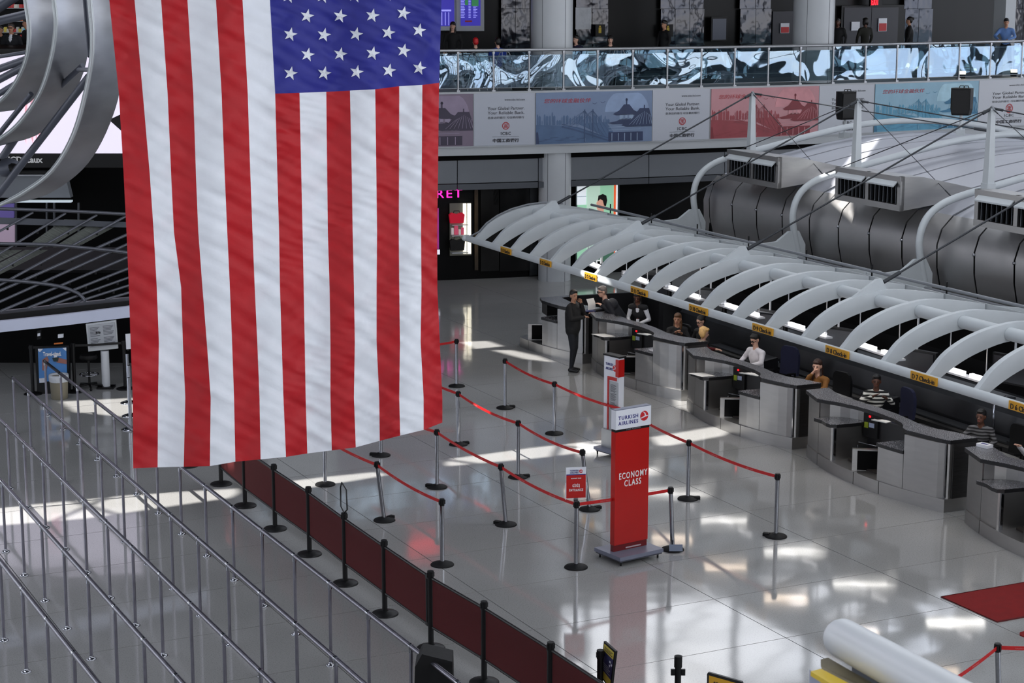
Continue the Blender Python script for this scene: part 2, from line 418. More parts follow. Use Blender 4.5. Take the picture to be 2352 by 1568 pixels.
for k in range(8): fw.cyl((-26 + k * 7, -13.9, 5), (-19 + k * 7, -13.9, 13), .22, n=8); fw.cyl((-19 + k * 7, -13.9, 5), (-26 + k * 7, -13.9, 13), .22, n=8)
struct('wall_front', fw, M_PANELD, 'glazed entrance facade with dark frames and cross bracing', 'wall')
struct('floor_gallery', MB().box((1.5, -5.2, 6.72), (57, 18.0, .4)), M_SOF, 'upper gallery slab on which the viewer stands', 'floor')
wb = MB().box((2, 70.4, 4.6), (62, .4, 9.2)); struct('wall_far', wb, M_GREYW, 'closing wall behind the mezzanine', 'wall')

# --- roof with narrow open gaps, shaped to cast the sun patches below
def to_roof(p): 
    p = Vector(p); t = (ROOFZ - p.z) / (-SUND.z); return p - SUND * t
patches = [
 [(-160, 1182), (0, 1166), (330, 1134), (545, 1122), (548, 1140), (420, 1158), (200, 1190), (0, 1206), (-160, 1222)],
 [(560, 1118), (740, 1096), (860, 1084), (892, 1090), (760, 1112), (600, 1136)],
 [(1005, 1058), (1220, 1028), (1412, 1008), (1412, 1030), (1230, 1052), (1030, 1070)],
 [(1496, 1004), (1640, 980), (1700, 978), (1660, 1000), (1500, 1030)],
 [(1058, 785), (1120, 783), (1156, 795), (1092, 801)],
 [(1130, 804), (1175, 804), (1235, 817), (1275, 832), (1205, 824)],
 [(140, 922), (300, 914), (420, 905), (420, 935), (300, 958), (172, 946)],
]
holes = [[to_roof(F(x, y)) for x, y in p] for p in patches]
holes.append([to_roof(F(x, y, 2.5)) for x, y in [(1330, 632), (1372, 622), (1400, 650), (1382, 672), (1336, 660)]])
holes.append([to_roof(F(x, y, 4.3)) for x, y in [(1860, 395), (1990, 345), (2040, 340), (1950, 385), (1890, 410)]])
outer = [Vector((-27, -14, ROOFZ)), Vector((30, -14, ROOFZ)), Vector((30, edge[-1].y + .3, ROOFZ))] + [Vector((e.x, e.y + .3, ROOFZ)) for e in reversed(edge[::4]) if -26 < e.x < 29] + [Vector((-27, edge[0].y + .3, ROOFZ))]
def ccw(p): return sum(a.x * b.y - b.x * a.y for a, b in zip(p, p[1:] + p[:1])) > 0
loops = [outer] + [h if not ccw(h) else h[::-1] for h in holes]
tri = tessellate_polygon(loops); vs = [v for l in loops for v in l]
rm = MB().add(vs, [tuple(t) for t in tri])
struct('ceiling', rm, M_ROOF, 'high grey roof deck with narrow gaps for daylight', 'ceiling')
tr = thing('roof_truss', 'steel truss under the roof gaps', 'truss'); tr['kind'] = 'structure'
for h in holes[:4]:
    a = min(h, key=lambda v: v.x); b_ = max(h, key=lambda v: v.x); L = (b_ - a).length; d = (b_ - a).normalized(); s = Vector((-d.y, d.x, 0)); mb = MB(); k = 0; x = .4
    while x < L:
        c = a + d * x; mb.cyl(c - s * 1 - d * .7 + Vector((0, 0, -.3)), c + s * 1 + d * .7 + Vector((0, 0, -.3)), .06, n=6); mb.cyl(c - s * 1 + d * .7 + Vector((0, 0, -.3)), c + s * 1 - d * .7 + Vector((0, 0, -.3)), .06, n=6)
        x += 2.3
    mb.build('truss_brace', M_SOF, tr)
# ================================================================== PEOPLE (builder)
import numpy as np
def _caps(mb, a, b, ra, rb):
    a = Vector(a); b = Vector(b); n = 14
    d = (b - a); L = d.length
    if L < 1e-4: mb.ell(a, (ra,) * 3, n); return
    x, y, d = frame_of(d); prof = []
    for k in range(5): t = pi / 2 * k / 4; prof.append((-ra * math.cos(t), ra * math.sin(t)))
    for k in range(5): t = pi / 2 * k / 4; prof.append((L + rb * math.sin(t), rb * math.cos(t)))
    vs = []; 
    for z, r in prof: vs += [a + d * z + (x * math.cos(2 * pi * i / n) + y * math.sin(2 * pi * i / n)) * max(r, .0008) for i in range(n)]
    fs = [(k * n + i, k * n + (i + 1) % n, (k + 1) * n + (i + 1) % n, (k + 1) * n + i) for k in range(len(prof) - 1) for i in range(n)]
    fs += [tuple(range(n - 1, -1, -1)), tuple(range((len(prof) - 1) * n, len(prof) * n))]
    mb.add(vs, fs, 0, True)
def fuse(prims, voxel, name):
    """one continuous skin over all primitives; each face takes the material of the nearest primitive"""
    mb = MB()
    for p in prims:
        if p[0] == 'c': _caps(mb, p[1], p[2], p[3], p[4])
        else: mb.ell(p[1], p[2], 18, p[4] if len(p) > 4 else None)
    o = mb.build(name, [], None); md = o.modifiers.new('r', 'REMESH'); md.mode = 'VOXEL'; md.voxel_size = voxel
    sm = o.modifiers.new('s', 'SMOOTH'); sm.iterations = 3; sm.factor = .5
    bpy.context.view_layer.update()
    me = bpy.data.meshes.new_from_object(o.evaluated_get(bpy.context.evaluated_depsgraph_get())); bpy.data.objects.remove(o)
    n = len(me.polygons); c = np.empty(n * 3); me.polygons.foreach_get('center', c); c = c.reshape(-1, 3)
    best = np.full(n, 1e9); mi = np.zeros(n, int)
    for p in prims:
        if p[0] == 'c':
            a = np.array(p[1]); b = np.array(p[2]); ab = b - a; t = np.clip(((c - a) @ ab) / max(ab @ ab, 1e-9), 0, 1)
            d = np.linalg.norm(c - (a + t[:, None] * ab), axis=1) - (p[3] + (p[4] - p[3]) * t); m = p[5]
        else:
            q = c - np.array(p[1])
            if len(p) > 4 and p[4] is not None: q = q @ np.array(p[4])
            r = np.array(p[2]); d = (np.linalg.norm(q / r, axis=1) - 1) * r.min(); m = p[3]
        k = d < best; best[k] = d[k]; mi[k] = m
    me.polygons.foreach_set('material_index', mi.astype(np.int32)); me.polygons.foreach_set('use_smooth', np.ones(n, bool)); return me
def mrot(yaw, pitch=0): return (Matrix.Rotation(yaw, 3, 'Z') @ Matrix.Rotation(pitch, 3, 'X'))
SKINS = {'light': (214, 168, 146), 'tan': (188, 138, 110), 'dark': (92, 58, 44)}
def person(label, loc, rz, arms, top, bottom=(20, 20, 24), skin='light', hair='short', hcol=(22, 17, 15), seat=None, lean=(0, 0), head=(0, 0), voxel=.016,
           collar=None, glasses=False, female=False, inner=None, group=None, legs=None, hands='curl', topmat=None, scale=1.0, shoe=(12, 12, 14), jacket=False, sleeve=None):
    """arms = ((elbowR, wristR), (elbowL, wristL)) in the person's own metres: x to the right, y forwards, z up"""
    T = thing('person', label, 'person', loc, rz, group)
    sk = mat('skin_' + skin, SKINS[skin], .5, 0, .04, 8)
    tm_ = topmat or mat('cloth_%d_%d_%d' % tuple(top), top, .8, 0, .08, 12, bump=.3, bs=60)
    bm_ = mat('cloth_%d_%d_%d' % tuple(bottom), bottom, .8, 0, .08, 12, bump=.3, bs=60)
    sh_ = mat('shoe_%d' % shoe[0], shoe, .4); dk = mat('eye_dark', (18, 14, 14), .3); mo = mat('lip', (140, 70, 66), .5)
    inn = mat('cloth_%d_%d_%d' % tuple(inner), inner, .7) if inner else tm_
    P = []; pz = .93 if seat is None else seat + .10
    lx, ly = lean; w_ = .90 if female else 1
    pel = Vector((0, 0, pz)); che = Vector((lx * .6, ly * .6, pz + .33)); nb = Vector((lx, ly, pz + .52)); hc = Vector((lx * 1.1, ly * 1.12 + .02, pz + .70))
    P.append(('e', tuple(pel), (.165 * (1.04 if female else .98), .125, .13), 1))
    P.append(('c', tuple(pel + Vector((0, 0, .06))), tuple(che), .125 * w_, .135 * w_, 0))
    P.append(('e', tuple(pel + Vector((lx * .25, ly * .25, .16))), (.145 * w_, .115, .15), 0))
    P.append(('e', tuple(che + Vector((0, .005, .03))), (.185 * w_, .120 * w_, .17), 0))
    P.append(('c', tuple(nb + Vector((0, -.01, -.04))), tuple(nb + Vector((0, .01, .07))), .058, .052, 2))
    if jacket:
        P.append(('e', (0, -.005, pz - .03), (.19, .145, .17), 0)); P.append(('c', (0, 0, pz + .02), tuple(che), .165, .172, 0)); P.append(('e', tuple(che + Vector((0, -.01, .08))), (.21, .13, .14), 0))
    S = []
    for sx in (1, -1):
        s = Vector((lx * .9 + sx * .185 * w_, ly * .9, pz + .46)); S.append(s)
        P.append(('c', tuple(nb + Vector((sx * .03, -.01, -.03))), tuple(s), .062, .068, 0))
    if inner: P.append(('e', tuple(che + Vector((0, .072 * w_, .07))), (.05, .062, .13), 6))
    HM = mrot(*head); hc = hc + Vector((0, 0, 0))
    P.append(('e', tuple(hc + HM @ Vector((0, -.008, .02))), (.076, .095, .100), 2, HM)); P.append(('e', tuple(hc + HM @ Vector((0, .022, -.055))), (.056, .066, .068), 2, HM))
    P.append(('c', tuple(hc + HM @ Vector((0, .088, .0))), tuple(hc + HM @ Vector((0, .106, -.030))), .009, .014, 2))
    for sx in (1, -1): P.append(('e', tuple(hc + HM @ Vector((sx * .078, -.005, -.01))), (.012, .022, .032), 2, HM))
    fing = MB()
    for k, (e, wv) in enumerate(arms):
        s = S[k]; e = Vector(e); wv = Vector(wv)
        ja = 1.22 if jacket else 1.08; P.append(('c', tuple(s), tuple(e), .056 * w_ * ja, .046 * w_ * ja, 6 if sleeve else 0)); P.append(('c', tuple(e), tuple(wv), .045 * w_ * ja, .034 * w_ * ja, 6 if sleeve else 0))
        d = (wv - e).normalized(); pc = wv + d * .055; P.append(('c', tuple(wv), tuple(wv + d * .03), .026, .027, 2))
        side = d.cross(Vector((0, 0, 1))); side = side.normalized() if side.length > .1 else Vector((1, 0, 0)); nrm = side.cross(d)
        R = Matrix((side, d, nrm)).transposed(); P.append(('e', tuple(pc), (.040, .052, .018), 2, R))
        for q, (o, L) in enumerate(((-.028, .062), (-.010, .072), (.009, .067), (.027, .052))):
            a = pc + d * .030 + side * o; c1 = nrm * (-.4 if hands == 'curl' else -.08)
            b_ = a + (d + c1 * .5).normalized() * L * .55; c_ = b_ + (d + c1 * 2).normalized() * L * .5
            _caps(fing, a, b_, .0095, .009); _caps(fing, b_, c_, .009, .0075)
        sg = -1 if k == 0 else 1
        a = pc - d * .02 + side * sg * .030; b_ = a + (d * .6 + side * sg).normalized() * .035; c_ = b_ + d * .028; _caps(fing, a, b_, .012, .010); _caps(fing, b_, c_, .010, .008)
    hips = [Vector((sx * .09, 0, pz - .02)) for sx in (1, -1)]
    if legs is None:
        if seat is None: legs = [((.10, .03, .50), (.11, -.01, .09)), ((-.10, .02, .50), (-.11, -.03, .09))]
        else: legs = [((.13, .42, seat + .06), (.14, .40, .09)), ((-.13, .42, seat + .06), (-.14, .36, .09))]
    for h, (kn, an) in zip(hips, legs):
        kn = Vector(kn); an = Vector(an)
        P.append(('c', tuple(h), tuple(kn), .088, .060, 1)); P.append(('c', tuple(kn), tuple(an + Vector((0, 0, .03))), .058, .040, 1))
        P.append(('c', (an.x, an.y - .03, .045), (an.x * 1.15, an.y + .15, .035), .044, .036, 3))
    me = fuse(P, voxel, 'person_body')
    ext = MB()
    for v_, f_ in ((fing.v, fing.f),): ext.add(v_, f_, 2, True)
    for sx in (1, -1):
        ext.ell(hc + HM @ Vector((sx * .030, .084, .004)), (.012, .008, .006), 8, HM, 4); ext.ell(hc + HM @ Vector((sx * .031, .088, .024)), (.019, .006, .004), 8, HM, 4)
    ext.ell(hc + HM @ Vector((0, .086, -.060)), (.024, .008, .008), 8, HM, 5)
    bm = bmesh.new(); bm.from_mesh(me); vv = [bm.verts.new(v) for v in ext.v]
    for f, mi in zip(ext.f, ext.m):
        try: q = bm.faces.new([vv[i] for i in f]); q.material_index = mi; q.smooth = True
        except ValueError: pass
    bmesh.ops.recalc_face_normals(bm, faces=bm.faces); bm.to_mesh(me); bm.free()
    for m in (tm_, bm_, sk, sh_, dk, mo, inn): me.materials.append(m)
    o = bpy.data.objects.new('body', me); COL.objects.link(o); o.parent = T
    # hair
    hm = mat('hair_%d_%d_%d' % tuple(hcol), hcol, .45, 0, .25, 60, bump=.5, bs=120, aniso=(1, 1, .2)); H = []
    def he(c, r): H.append(('e', tuple(hc + HM @ Vector(c)), r, 0, HM))
    if hair != 'none':
        he((0, -.020, .045), (.084, .098, .088)); he((0, -.055, .0), (.078, .06, .085))
        if hair == 'long':
            he((0, -.085, -.10), (.085, .045, .12)); he((.06, -.03, -.12), (.035, .05, .15)); he((-.06, -.03, -.12), (.035, .05, .15)); he((.07, .01, -.2), (.028, .04, .10)); he((-.07, .01, -.2), (.028, .04, .10)); he((0, .055, .085), (.06, .04, .03))
        if hair == 'bob': he((.06, -.02, -.03), (.034, .06, .09)); he((-.06, -.02, -.03), (.034, .06, .09)); he((0, .055, .08), (.062, .042, .034))
        if hair == 'bun': he((0, -.12, .06), (.045, .045, .045))
        if hair == 'short': he((0, .045, .095), (.06, .045, .022))
        hme = fuse(H, .014, 'hair'); hme.materials.append(hm); ho = bpy.data.objects.new('hair', hme); COL.objects.link(ho); ho.parent = T
    if glasses:
        g = MB()
        for sx in (1, -1):
            c = hc + HM @ Vector((sx * .033, .098, .003)); g.tube([c + HM @ Vector((.026 * math.cos(t * pi / 5), 0, .018 * math.sin(t * pi / 5))) for t in range(10)], .0045, 5, closed=True)
            g.cyl(hc + HM @ Vector((sx * .06, .095, .005)), hc + HM @ Vector((sx * .08, 0, .005)), .004, n=5)
        g.cyl(hc + HM @ Vector((-.01, .1, .004)), hc + HM @ Vector((.01, .1, .004)), .004, n=5); g.build('glasses', M_BLACK, T, local=True)
    if collar:
        c = nb + Vector((0, .02, .015)); MB().tube([c + Vector((.063 * math.cos(t * pi / 6), .058 * math.sin(t * pi / 6), .02 * math.cos(t * pi / 6 - pi / 2) - .01)) for t in range(12)], .014, 6, closed=True).build('collar', mat('collar_%d' % collar[0], collar, .7), T, local=True)
    if scale != 1: T.scale = (scale,) * 3
    return T
# ================================================================== MEZZANINE
Zr = 6.35
# handrail with posts, rods and glass
br = thing('balustrade', 'long glass and steel balustrade along the mezzanine edge', 'balustrade', edge_at(1700, .1)[0])
rail = [Vector((p.x, p.y, Zr)) for p in edge_off(.04) if p.x > -8.6]
M_RAILW = mat('pale_grey_rail', (170, 172, 176), .35, .6, .05, 4)
MB().tube([Vector((p.x, p.y, Zr)) for p in rail], .042, 8).build('handrail', M_RAILW, br)
def rail_at(px, dz=0):
    for a, b in zip(rail, rail[1:]):
        A = F(0, 0); ux = (px - 1176) / FPX
        f = lambda p: p.x - ux * (p.y * math.cos(PITCH) + (CAM.z - Zr) * math.sin(PITCH))
        if f(a) <= 0 <= f(b): return a.lerp(b, -f(a) / (f(b) - f(a)))
    return rail[-1].copy()
for dz in (-.17, -.75, -1.0): MB().tube([Vector((p.x, p.y, Zr + dz)) for p in rail], .011, 5).build('rod', M_RAILW, br)
pxs = [400, 482, 564, 645, 726, 807, 888, 969, 1050.8, 1132.4, 1214.2, 1293.4, 1371.6, 1452.3, 1532, 1610.3, 1686.9, 1764.1, 1837.7, 1913.3, 1987.5, 2060.2, 2132.5, 2203.6, 2275, 2347.4, 2420]
mg = bpy.data.materials.new('wavy_balustrade_glass'); mg.use_nodes = True; n = mg.node_tree; n.nodes.clear()
out = n.nodes.new('ShaderNodeOutputMaterial'); mix = n.nodes.new('ShaderNodeMixShader'); tr_ = n.nodes.new('ShaderNodeBsdfTransparent'); gl = n.nodes.new('ShaderNodeBsdfGlossy')
tr_.inputs['Color'].default_value = (.72, .80, .82, 1); gl.inputs['Roughness'].default_value = .02; gl.inputs['Color'].default_value = (.70, .84, 1, 1); mix.inputs[0].default_value = .17
ge = n.nodes.new('ShaderNodeNewGeometry'); wz = n.nodes.new('ShaderNodeTexNoise'); wz.inputs['Scale'].default_value = .55; wz.inputs['Detail'].default_value = 1.5; wz.inputs['Distortion'].default_value = .8
bp = n.nodes.new('ShaderNodeBump'); bp.inputs['Strength'].default_value = 1; bp.inputs['Distance'].default_value = .16
n.links.new(ge.outputs['Position'], wz.inputs['Vector']); n.links.new(wz.outputs['Fac'], bp.inputs['Height']); n.links.new(bp.outputs[0], gl.inputs['Normal'])
n.links.new(tr_.outputs[0], mix.inputs[1]); n.links.new(gl.outputs[0], mix.inputs[2]); n.links.new(mix.outputs[0], out.inputs[0])
M_GLASS = mg
pp = [rail_at(x) for x in pxs]
for k, p in enumerate(pp):
    d = (pp[min(k + 1, len(pp) - 1)] - pp[max(0, k - 1)]).normalized(); R = Rz(rz_of(d))
    MB().box((p.x, p.y, (Z_UP + Zr) / 2 - .02), (.035, .07, Zr - Z_UP - .04), R).box((p.x, p.y, Z_UP + .02), (.09, .12, .05), R).box((p.x, p.y, Zr - .06), (.06, .09, .06), R).build('post', M_RAILW, br)
    if k < len(pp) - 1:
        q = pp[k + 1]; c = (p + q) / 2; L = (q - p).length; nn = Vector((-d.y, d.x, 0))
        R = Rz(rz_of(q - p) + random.uniform(-.015, .015)); MB().box((c.x - nn.x * .02, c.y - nn.y * .02, Z_UP + .53), (L - .06, .012, .86), R).build('glass_panel', M_GLASS, br)
# columns
def column(name, px, hw, off, z0, z1, label):
    p, d, nn = edge_at(px, off, z0); r = hw / FPX * (p - CAM).dot(_f)
    t = thing(name, label, 'column', (p.x, p.y, z0)); t['kind'] = 'structure'
    mb = MB().lathe((p.x, p.y, z0), [(r, 0), (r, z1 - z0)], 40); mb.build('column_shaft', mat('white_column_cladding', (186, 190, 194), .38, 0, .03, 2), t)
    j = MB()
    for a in (-2.05, -.9): j.box((p.x + math.cos(a) * r, p.y + math.sin(a) * r, (z0 + z1) / 2), (.012, .012, z1 - z0))
    j.build('column_joint', M_PANELD, t); return t
column('pillar', 1266, 48, 1.35, Z_UP, 9.2, 'round white pillar on the mezzanine beside the departure screens')
column('pillar', 1864, 47, .95, Z_UP, 9.2, 'round white pillar on the mezzanine left of the double doors')
column('pillar', 1273, 37, .52, 0, 3.57, 'round pale pillar below the adverts beside the pink shop sign')
p, d, nn = edge_at(2300, 1.2, Z_UP); tp = thing('pillar', 'narrow flat white pillar behind the man in the blue shirt', 'column', (p.x, p.y, Z_UP)); tp['kind'] = 'structure'
MB().box((p.x, p.y, 7.2), (.42, .5, 3.9), Rz(rz_of(d))).build('column_shaft', M_SOF, tp)

# ---- adverts on the fascia
Zb0, Zb1 = 3.82, 5.21
class Panel:
    def __init__(s, a, b, name, label, group, base):
        A, _, _ = edge_at(a, -.025, Z_UP); B, _, _ = edge_at(b, -.025, Z_UP); Mm, _, nm_ = edge_at((a + b) / 2, -.025, Z_UP)
        ch = (B - A).normalized(); sg = max(0, (A - Mm).dot(Vector((-ch.y, ch.x, 0)))) + .01; A = A - nm_ * sg; B = B - nm_ * sg
        s.o = Vector((A.x, A.y, Zb0)); s.ux = Vector((B.x - A.x, B.y - A.y, 0)); s.W = s.ux.length; s.ux.normalize(); s.uy = Vector((0, 0, 1)); s.n = s.ux.cross(s.uy); s.H = Zb1 - Zb0
        s.T = thing(name, label, 'banner', s.o, 0, group)
        g = .006; q = [s.P(g, 0), s.P(s.W - g, 0), s.P(s.W - g, s.H), s.P(g, s.H)]
        MB().prism(q, -s.n * .02).build('board', base, s.T)
    def P(s, u, v, l=0): return s.o + s.ux * u + s.uy * v + s.n * (.002 * l)
    def poly(s, mb, pts, l=1):
        mb.prism([s.P(u, v, l) for u, v in pts], s.n * .0015); return mb
    def line(s, mb, pts, wd, l=2):
        for (a, b), (c, d) in zip(pts, pts[1:]):
            L = math.hypot(c - a, d - b) or 1; nx, ny = -(d - b) / L * wd / 2, (c - a) / L * wd / 2
            s.poly(mb, [(a + nx, b + ny), (a - nx, b - ny), (c - nx, d - ny), (c + nx, d + ny)], l)
    def disc(s, mb, c, r, l=1, r0=0, n=36):
        if r0 == 0: s.poly(mb, [(c[0] + r * math.cos(2 * pi * i / n), c[1] + r * math.sin(2 * pi * i / n)) for i in range(n)], l)
        else:
            for i in range(n):
                a, b = 2 * pi * i / n, 2 * pi * (i + 1) / n
                s.poly(mb, [(c[0] + r0 * math.cos(a), c[1] + r0 * math.sin(a)), (c[0] + r * math.cos(a), c[1] + r * math.sin(a)), (c[0] + r * math.cos(b), c[1] + r * math.sin(b)), (c[0] + r0 * math.cos(b), c[1] + r0 * math.sin(b))], l)
    def text(s, name, st, size, m, u, v, align='LEFT', **k): return text(name, st, size, m, s.T, s.P(u, v, 3), s.ux, s.uy, align, .001, **k)
M_ADW = mat('white_advert_print', (176, 181, 192), .4); M_ADK = mat('black_advert_print', (38, 38, 46), .5); M_ADR = mat('red_advert_print', (170, 40, 48), .5)
def white_ad(a, b, label, shade=None, mirror=0):
    p = Panel(a, b, 'advert_panel', label, None, shade or M_ADW); W, H = p.W, p.H; k = W / 1.72
    p.text('web_address', 'www.icbc-ltd.com', .075, M_ADK, W * .5, H * .86, fit=.57 * k)
    p.text('slogan', 'Your Global Partner.', .115, M_ADK, W * .225, H * .685, fit=1.03 * k)
    p.text('slogan', 'Your Reliable Bank.', .115, M_ADK, W * .225, H * .60, fit=1.03 * k)
    p.text('slogan', '您身边的银行 可信赖的银行', .068, M_ADK, W * .225, H * .515, fit=1.02 * k)
    p.text('bank_name', 'ICBC', .115, M_ADK, W * .52, H * .20, 'CENTER', bold=.002, fit=.28 * k)
    p.text('bank_name', '中国工商银行', .105, M_ADK, W * .52, H * .065, 'CENTER', bold=.003, fit=.74 * k)
    mb = MB(); p.line(mb, [(W * .30, H * .165), (W * .74, H * .165)], .006); mb.build('rule_line', M_ADK, p.T)
    mb = MB(); c = (W * .52, H * .375); r = .103 * k; p.disc(mb, c, r, 2, r * .8)
    for sy in (1, -1):
        for sx in (1, -1):
            p.line(mb, [(c[0] + sx * r * .10, c[1] + sy * r * .52), (c[0] + sx * r * .46, c[1] + sy * r * .52), (c[0] + sx * r * .46, c[1] + sy * r * .14), (c[0] + sx * r * .10, c[1] + sy * r * .14)], r * .15)
        p.line(mb, [(c[0] + r * .10, c[1]), (c[0] + r * .10, c[1] + sy * r * .5)], r * .13); p.line(mb, [(c[0] - r * .10, c[1]), (c[0] - r * .10, c[1] + sy * r * .5)], r * .13)
    mb.build('bank_emblem', M_ADR, p.T)
    return p
def city_ad(a, b, label, cols, u_shift=0):
    nm = 'print_%d_%d_%d' % cols[0]; ms = [mat(nm + '_%d' % i, c, .45, 0, .05 if i == 0 else .12, 3) for i, c in enumerate(cols)]
    p = Panel(a, b, 'advert_panel', label, None, ms[0]); W, H = p.W, p.H; S = W / 3.15 if not u_shift else 1.0
    X = lambda u: (u * 3.15 * S - u_shift)
    cl_ = lambda pts: [(min(max(X(u), .012), W - .012), min(max(v * H, .012), H - .012)) for u, v in pts]
    rnd = random.Random(3)
    mb = MB(); cx = X(.78); r = .60 * S
    if cx - r < W:
        pts = [(min(max(cx + r * math.cos(t * pi / 18), .012), W - .012), min(H * .60 + r * .95 * math.sin(t * pi / 18), H - .05)) for t in range(0, 19)]
        p.poly(mb, pts, 1); mb.build('sun_disc', ms[1], p.T)
    # water and land
    mb = MB(); p.poly(mb, cl_([(0, .01), (0, .38), (.2, .36), (.36, .32), (.62, .10), (.62, .01)]), 1); p.poly(mb, cl_([(.36, .38), (.6, .40), (.66, .22), (.64, .06)]), 1); mb.build('water', ms[2], p.T)
    # skyline
    mb = MB(); u = .01
    while u < .62:
        wd = rnd.uniform(.006, .022); h = rnd.choice([.44, .48, .5, .53, .56, .60]); 
        if u > .3: h = min(h, .52)
        if X(u + wd) < W and X(u) > 0: p.poly(mb, cl_([(u, .37), (u + wd, .37), (u + wd, h), (u + wd * .5, h + .03), (u, h)]), 2)
        u += wd + rnd.uniform(.0, .012)
    mb.build('skyline', ms[2], p.T)['kind'] = 'stuff'
    # bridge: deck, two towers, cables
    mb = MB(); dk = [(.22, .33), (.34, .26), (.48, .15), (.64, .02)]
    p.line(mb, cl_(dk), .045, 3); p.line(mb, cl_([(a_, b_ + .05) for a_, b_ in dk]), .018, 3)
    for tx, tb, th in ((.415, .02, .66), (.485, .10, .66)):
        p.line(mb, cl_([(tx, tb), (tx, th)]), .030, 4)
        for q in range(1, 4): p.line(mb, cl_([(tx, th - .02), (tx - .07 * q, .36 - .02 * q)]), .007, 3); p.line(mb, cl_([(tx, th - .02), (tx + .06 * q, .22 - .04 * q)]), .007, 3)
    mb.build('bridge', ms[4], p.T)
    mb = MB()
    for q in range(8): p.line(mb, cl_([(.03 + .045 * q, .06 + .03 * (q % 3)), (.10 + .045 * q, .07 + .03 * (q % 3))]), .008, 3)
    for bx, by in ((.50, .76), (.57, .78)): p.line(mb, cl_([(bx - .02, by + .02), (bx, by), (bx + .02, by + .025)]), .010, 3)
    p.poly(mb, cl_([(0, .01), (0, .22), (.01, .25), (.02, .22), (.03, .01)]), 3); mb.build('birds_and_ripples', ms[3], p.T)['kind'] = 'stuff'
    # pagoda: three roofs with body and windows
    def roof(mb, c, wd, y0, y1, l=5): p.poly(mb, cl_([(c - wd, y0), (c - wd * .55, y0 + (y1 - y0) * .35), (c - wd * .2, y1), (c + wd * .2, y1), (c + wd * .55, y0 + (y1 - y0) * .35), (c + wd, y0), (c + wd * .8, y0 - .03), (c - wd * .8, y0 - .03)]), l)
    mb = MB(); roof(mb, .775, .115, .56, .74); p.line(mb, cl_([(.775, .72), (.775, .86)]), .035, 5); p.disc(mb, (min(X(.775), W - .05), H * .83), .03 * S, 5) if X(.775) < W - .05 else None
    roof(mb, .775, .155, .385, .47); p.poly(mb, cl_([(.62, .02), (.62, .20), (.92, .20), (.92, .02)]), 4)
    roof(mb, .93, .20, .33, .66, 6); p.line(mb, cl_([(.93, .64), (.93, .72)]), .03, 6); mb.build('pagoda_roofs', ms[3], p.T)
    mb = MB(); p.poly(mb, cl_([(.715, .44), (.715, .54), (.835, .54), (.835, .44)]), 5)
    for q in range(5): p.line(mb, cl_([(.65 + .055 * q, .03), (.65 + .055 * q, .18)]), .02, 6)
    for q in range(9): p.line(mb, cl_([(.88 + .013 * q, .60 - .02 * abs(q - 4)), (.80 + .03 * q, .34)]), .008, 7)
    p.line(mb, cl_([(.62, .30), (.90, .31)]), .012, 6); p.line(mb, cl_([(.62, .24), (.90, .25)]), .012, 6); mb.build('pagoda_details', ms[5], p.T)
    mb = MB(); p.line(mb, cl_([(.755, .45), (.755, .53)]), .05, 7); p.line(mb, cl_([(.79, .45), (.79, .53)]), .05, 7); p.line(mb, cl_([(.42, .03), (.42, .10)]), .01, 7); mb.build('pagoda_windows', ms[0], p.T)['kind'] = 'stuff'
    if not u_shift: p.text('slogan', '您的环球金融伙伴', .13, M_ADR, W * .065, H * .80, fit=W * .40, shear=.2)
    return p
city_ad(760, 1086, 'purple advert print of a pagoda roof next to the flag', [(122, 108, 126), (142, 128, 150), (100, 90, 114), (56, 48, 68), (84, 74, 96), (150, 138, 160)], u_shift=0)
white_ad(1087, 1228, 'white bank advert between the purple and the blue prints')
city_ad(1229, 1497, 'blue advert print of a bridge and pagoda', [(116, 134, 164), (140, 160, 192), (80, 104, 138), (48, 60, 92), (66, 86, 120), (146, 166, 192)])
white_ad(1498, 1630, 'white bank advert between the blue and the red prints', mat('white_advert_print_2', (180, 184, 194), .4))
city_ad(1632, 1880, 'red advert print of a bridge and pagoda behind the masts', [(190, 136, 142), (204, 140, 146), (150, 62, 70), (124, 38, 48), (140, 60, 68), (204, 142, 148)])
white_ad(1881, 2008, 'white bank advert partly behind the smaller black loudspeaker', mat('white_advert_print_3', (186, 190, 198), .4))
city_ad(2009, 2247, 'turquoise advert print of a bridge and pagoda', [(140, 178, 198), (166, 204, 220), (84, 150, 180), (44, 108, 142), (70, 134, 164), (170, 208, 224)])
white_ad(2248, 2385, 'white bank advert at the end of the fascia next to the turquoise print', mat('white_advert_print_4', (190, 193, 200), .4))

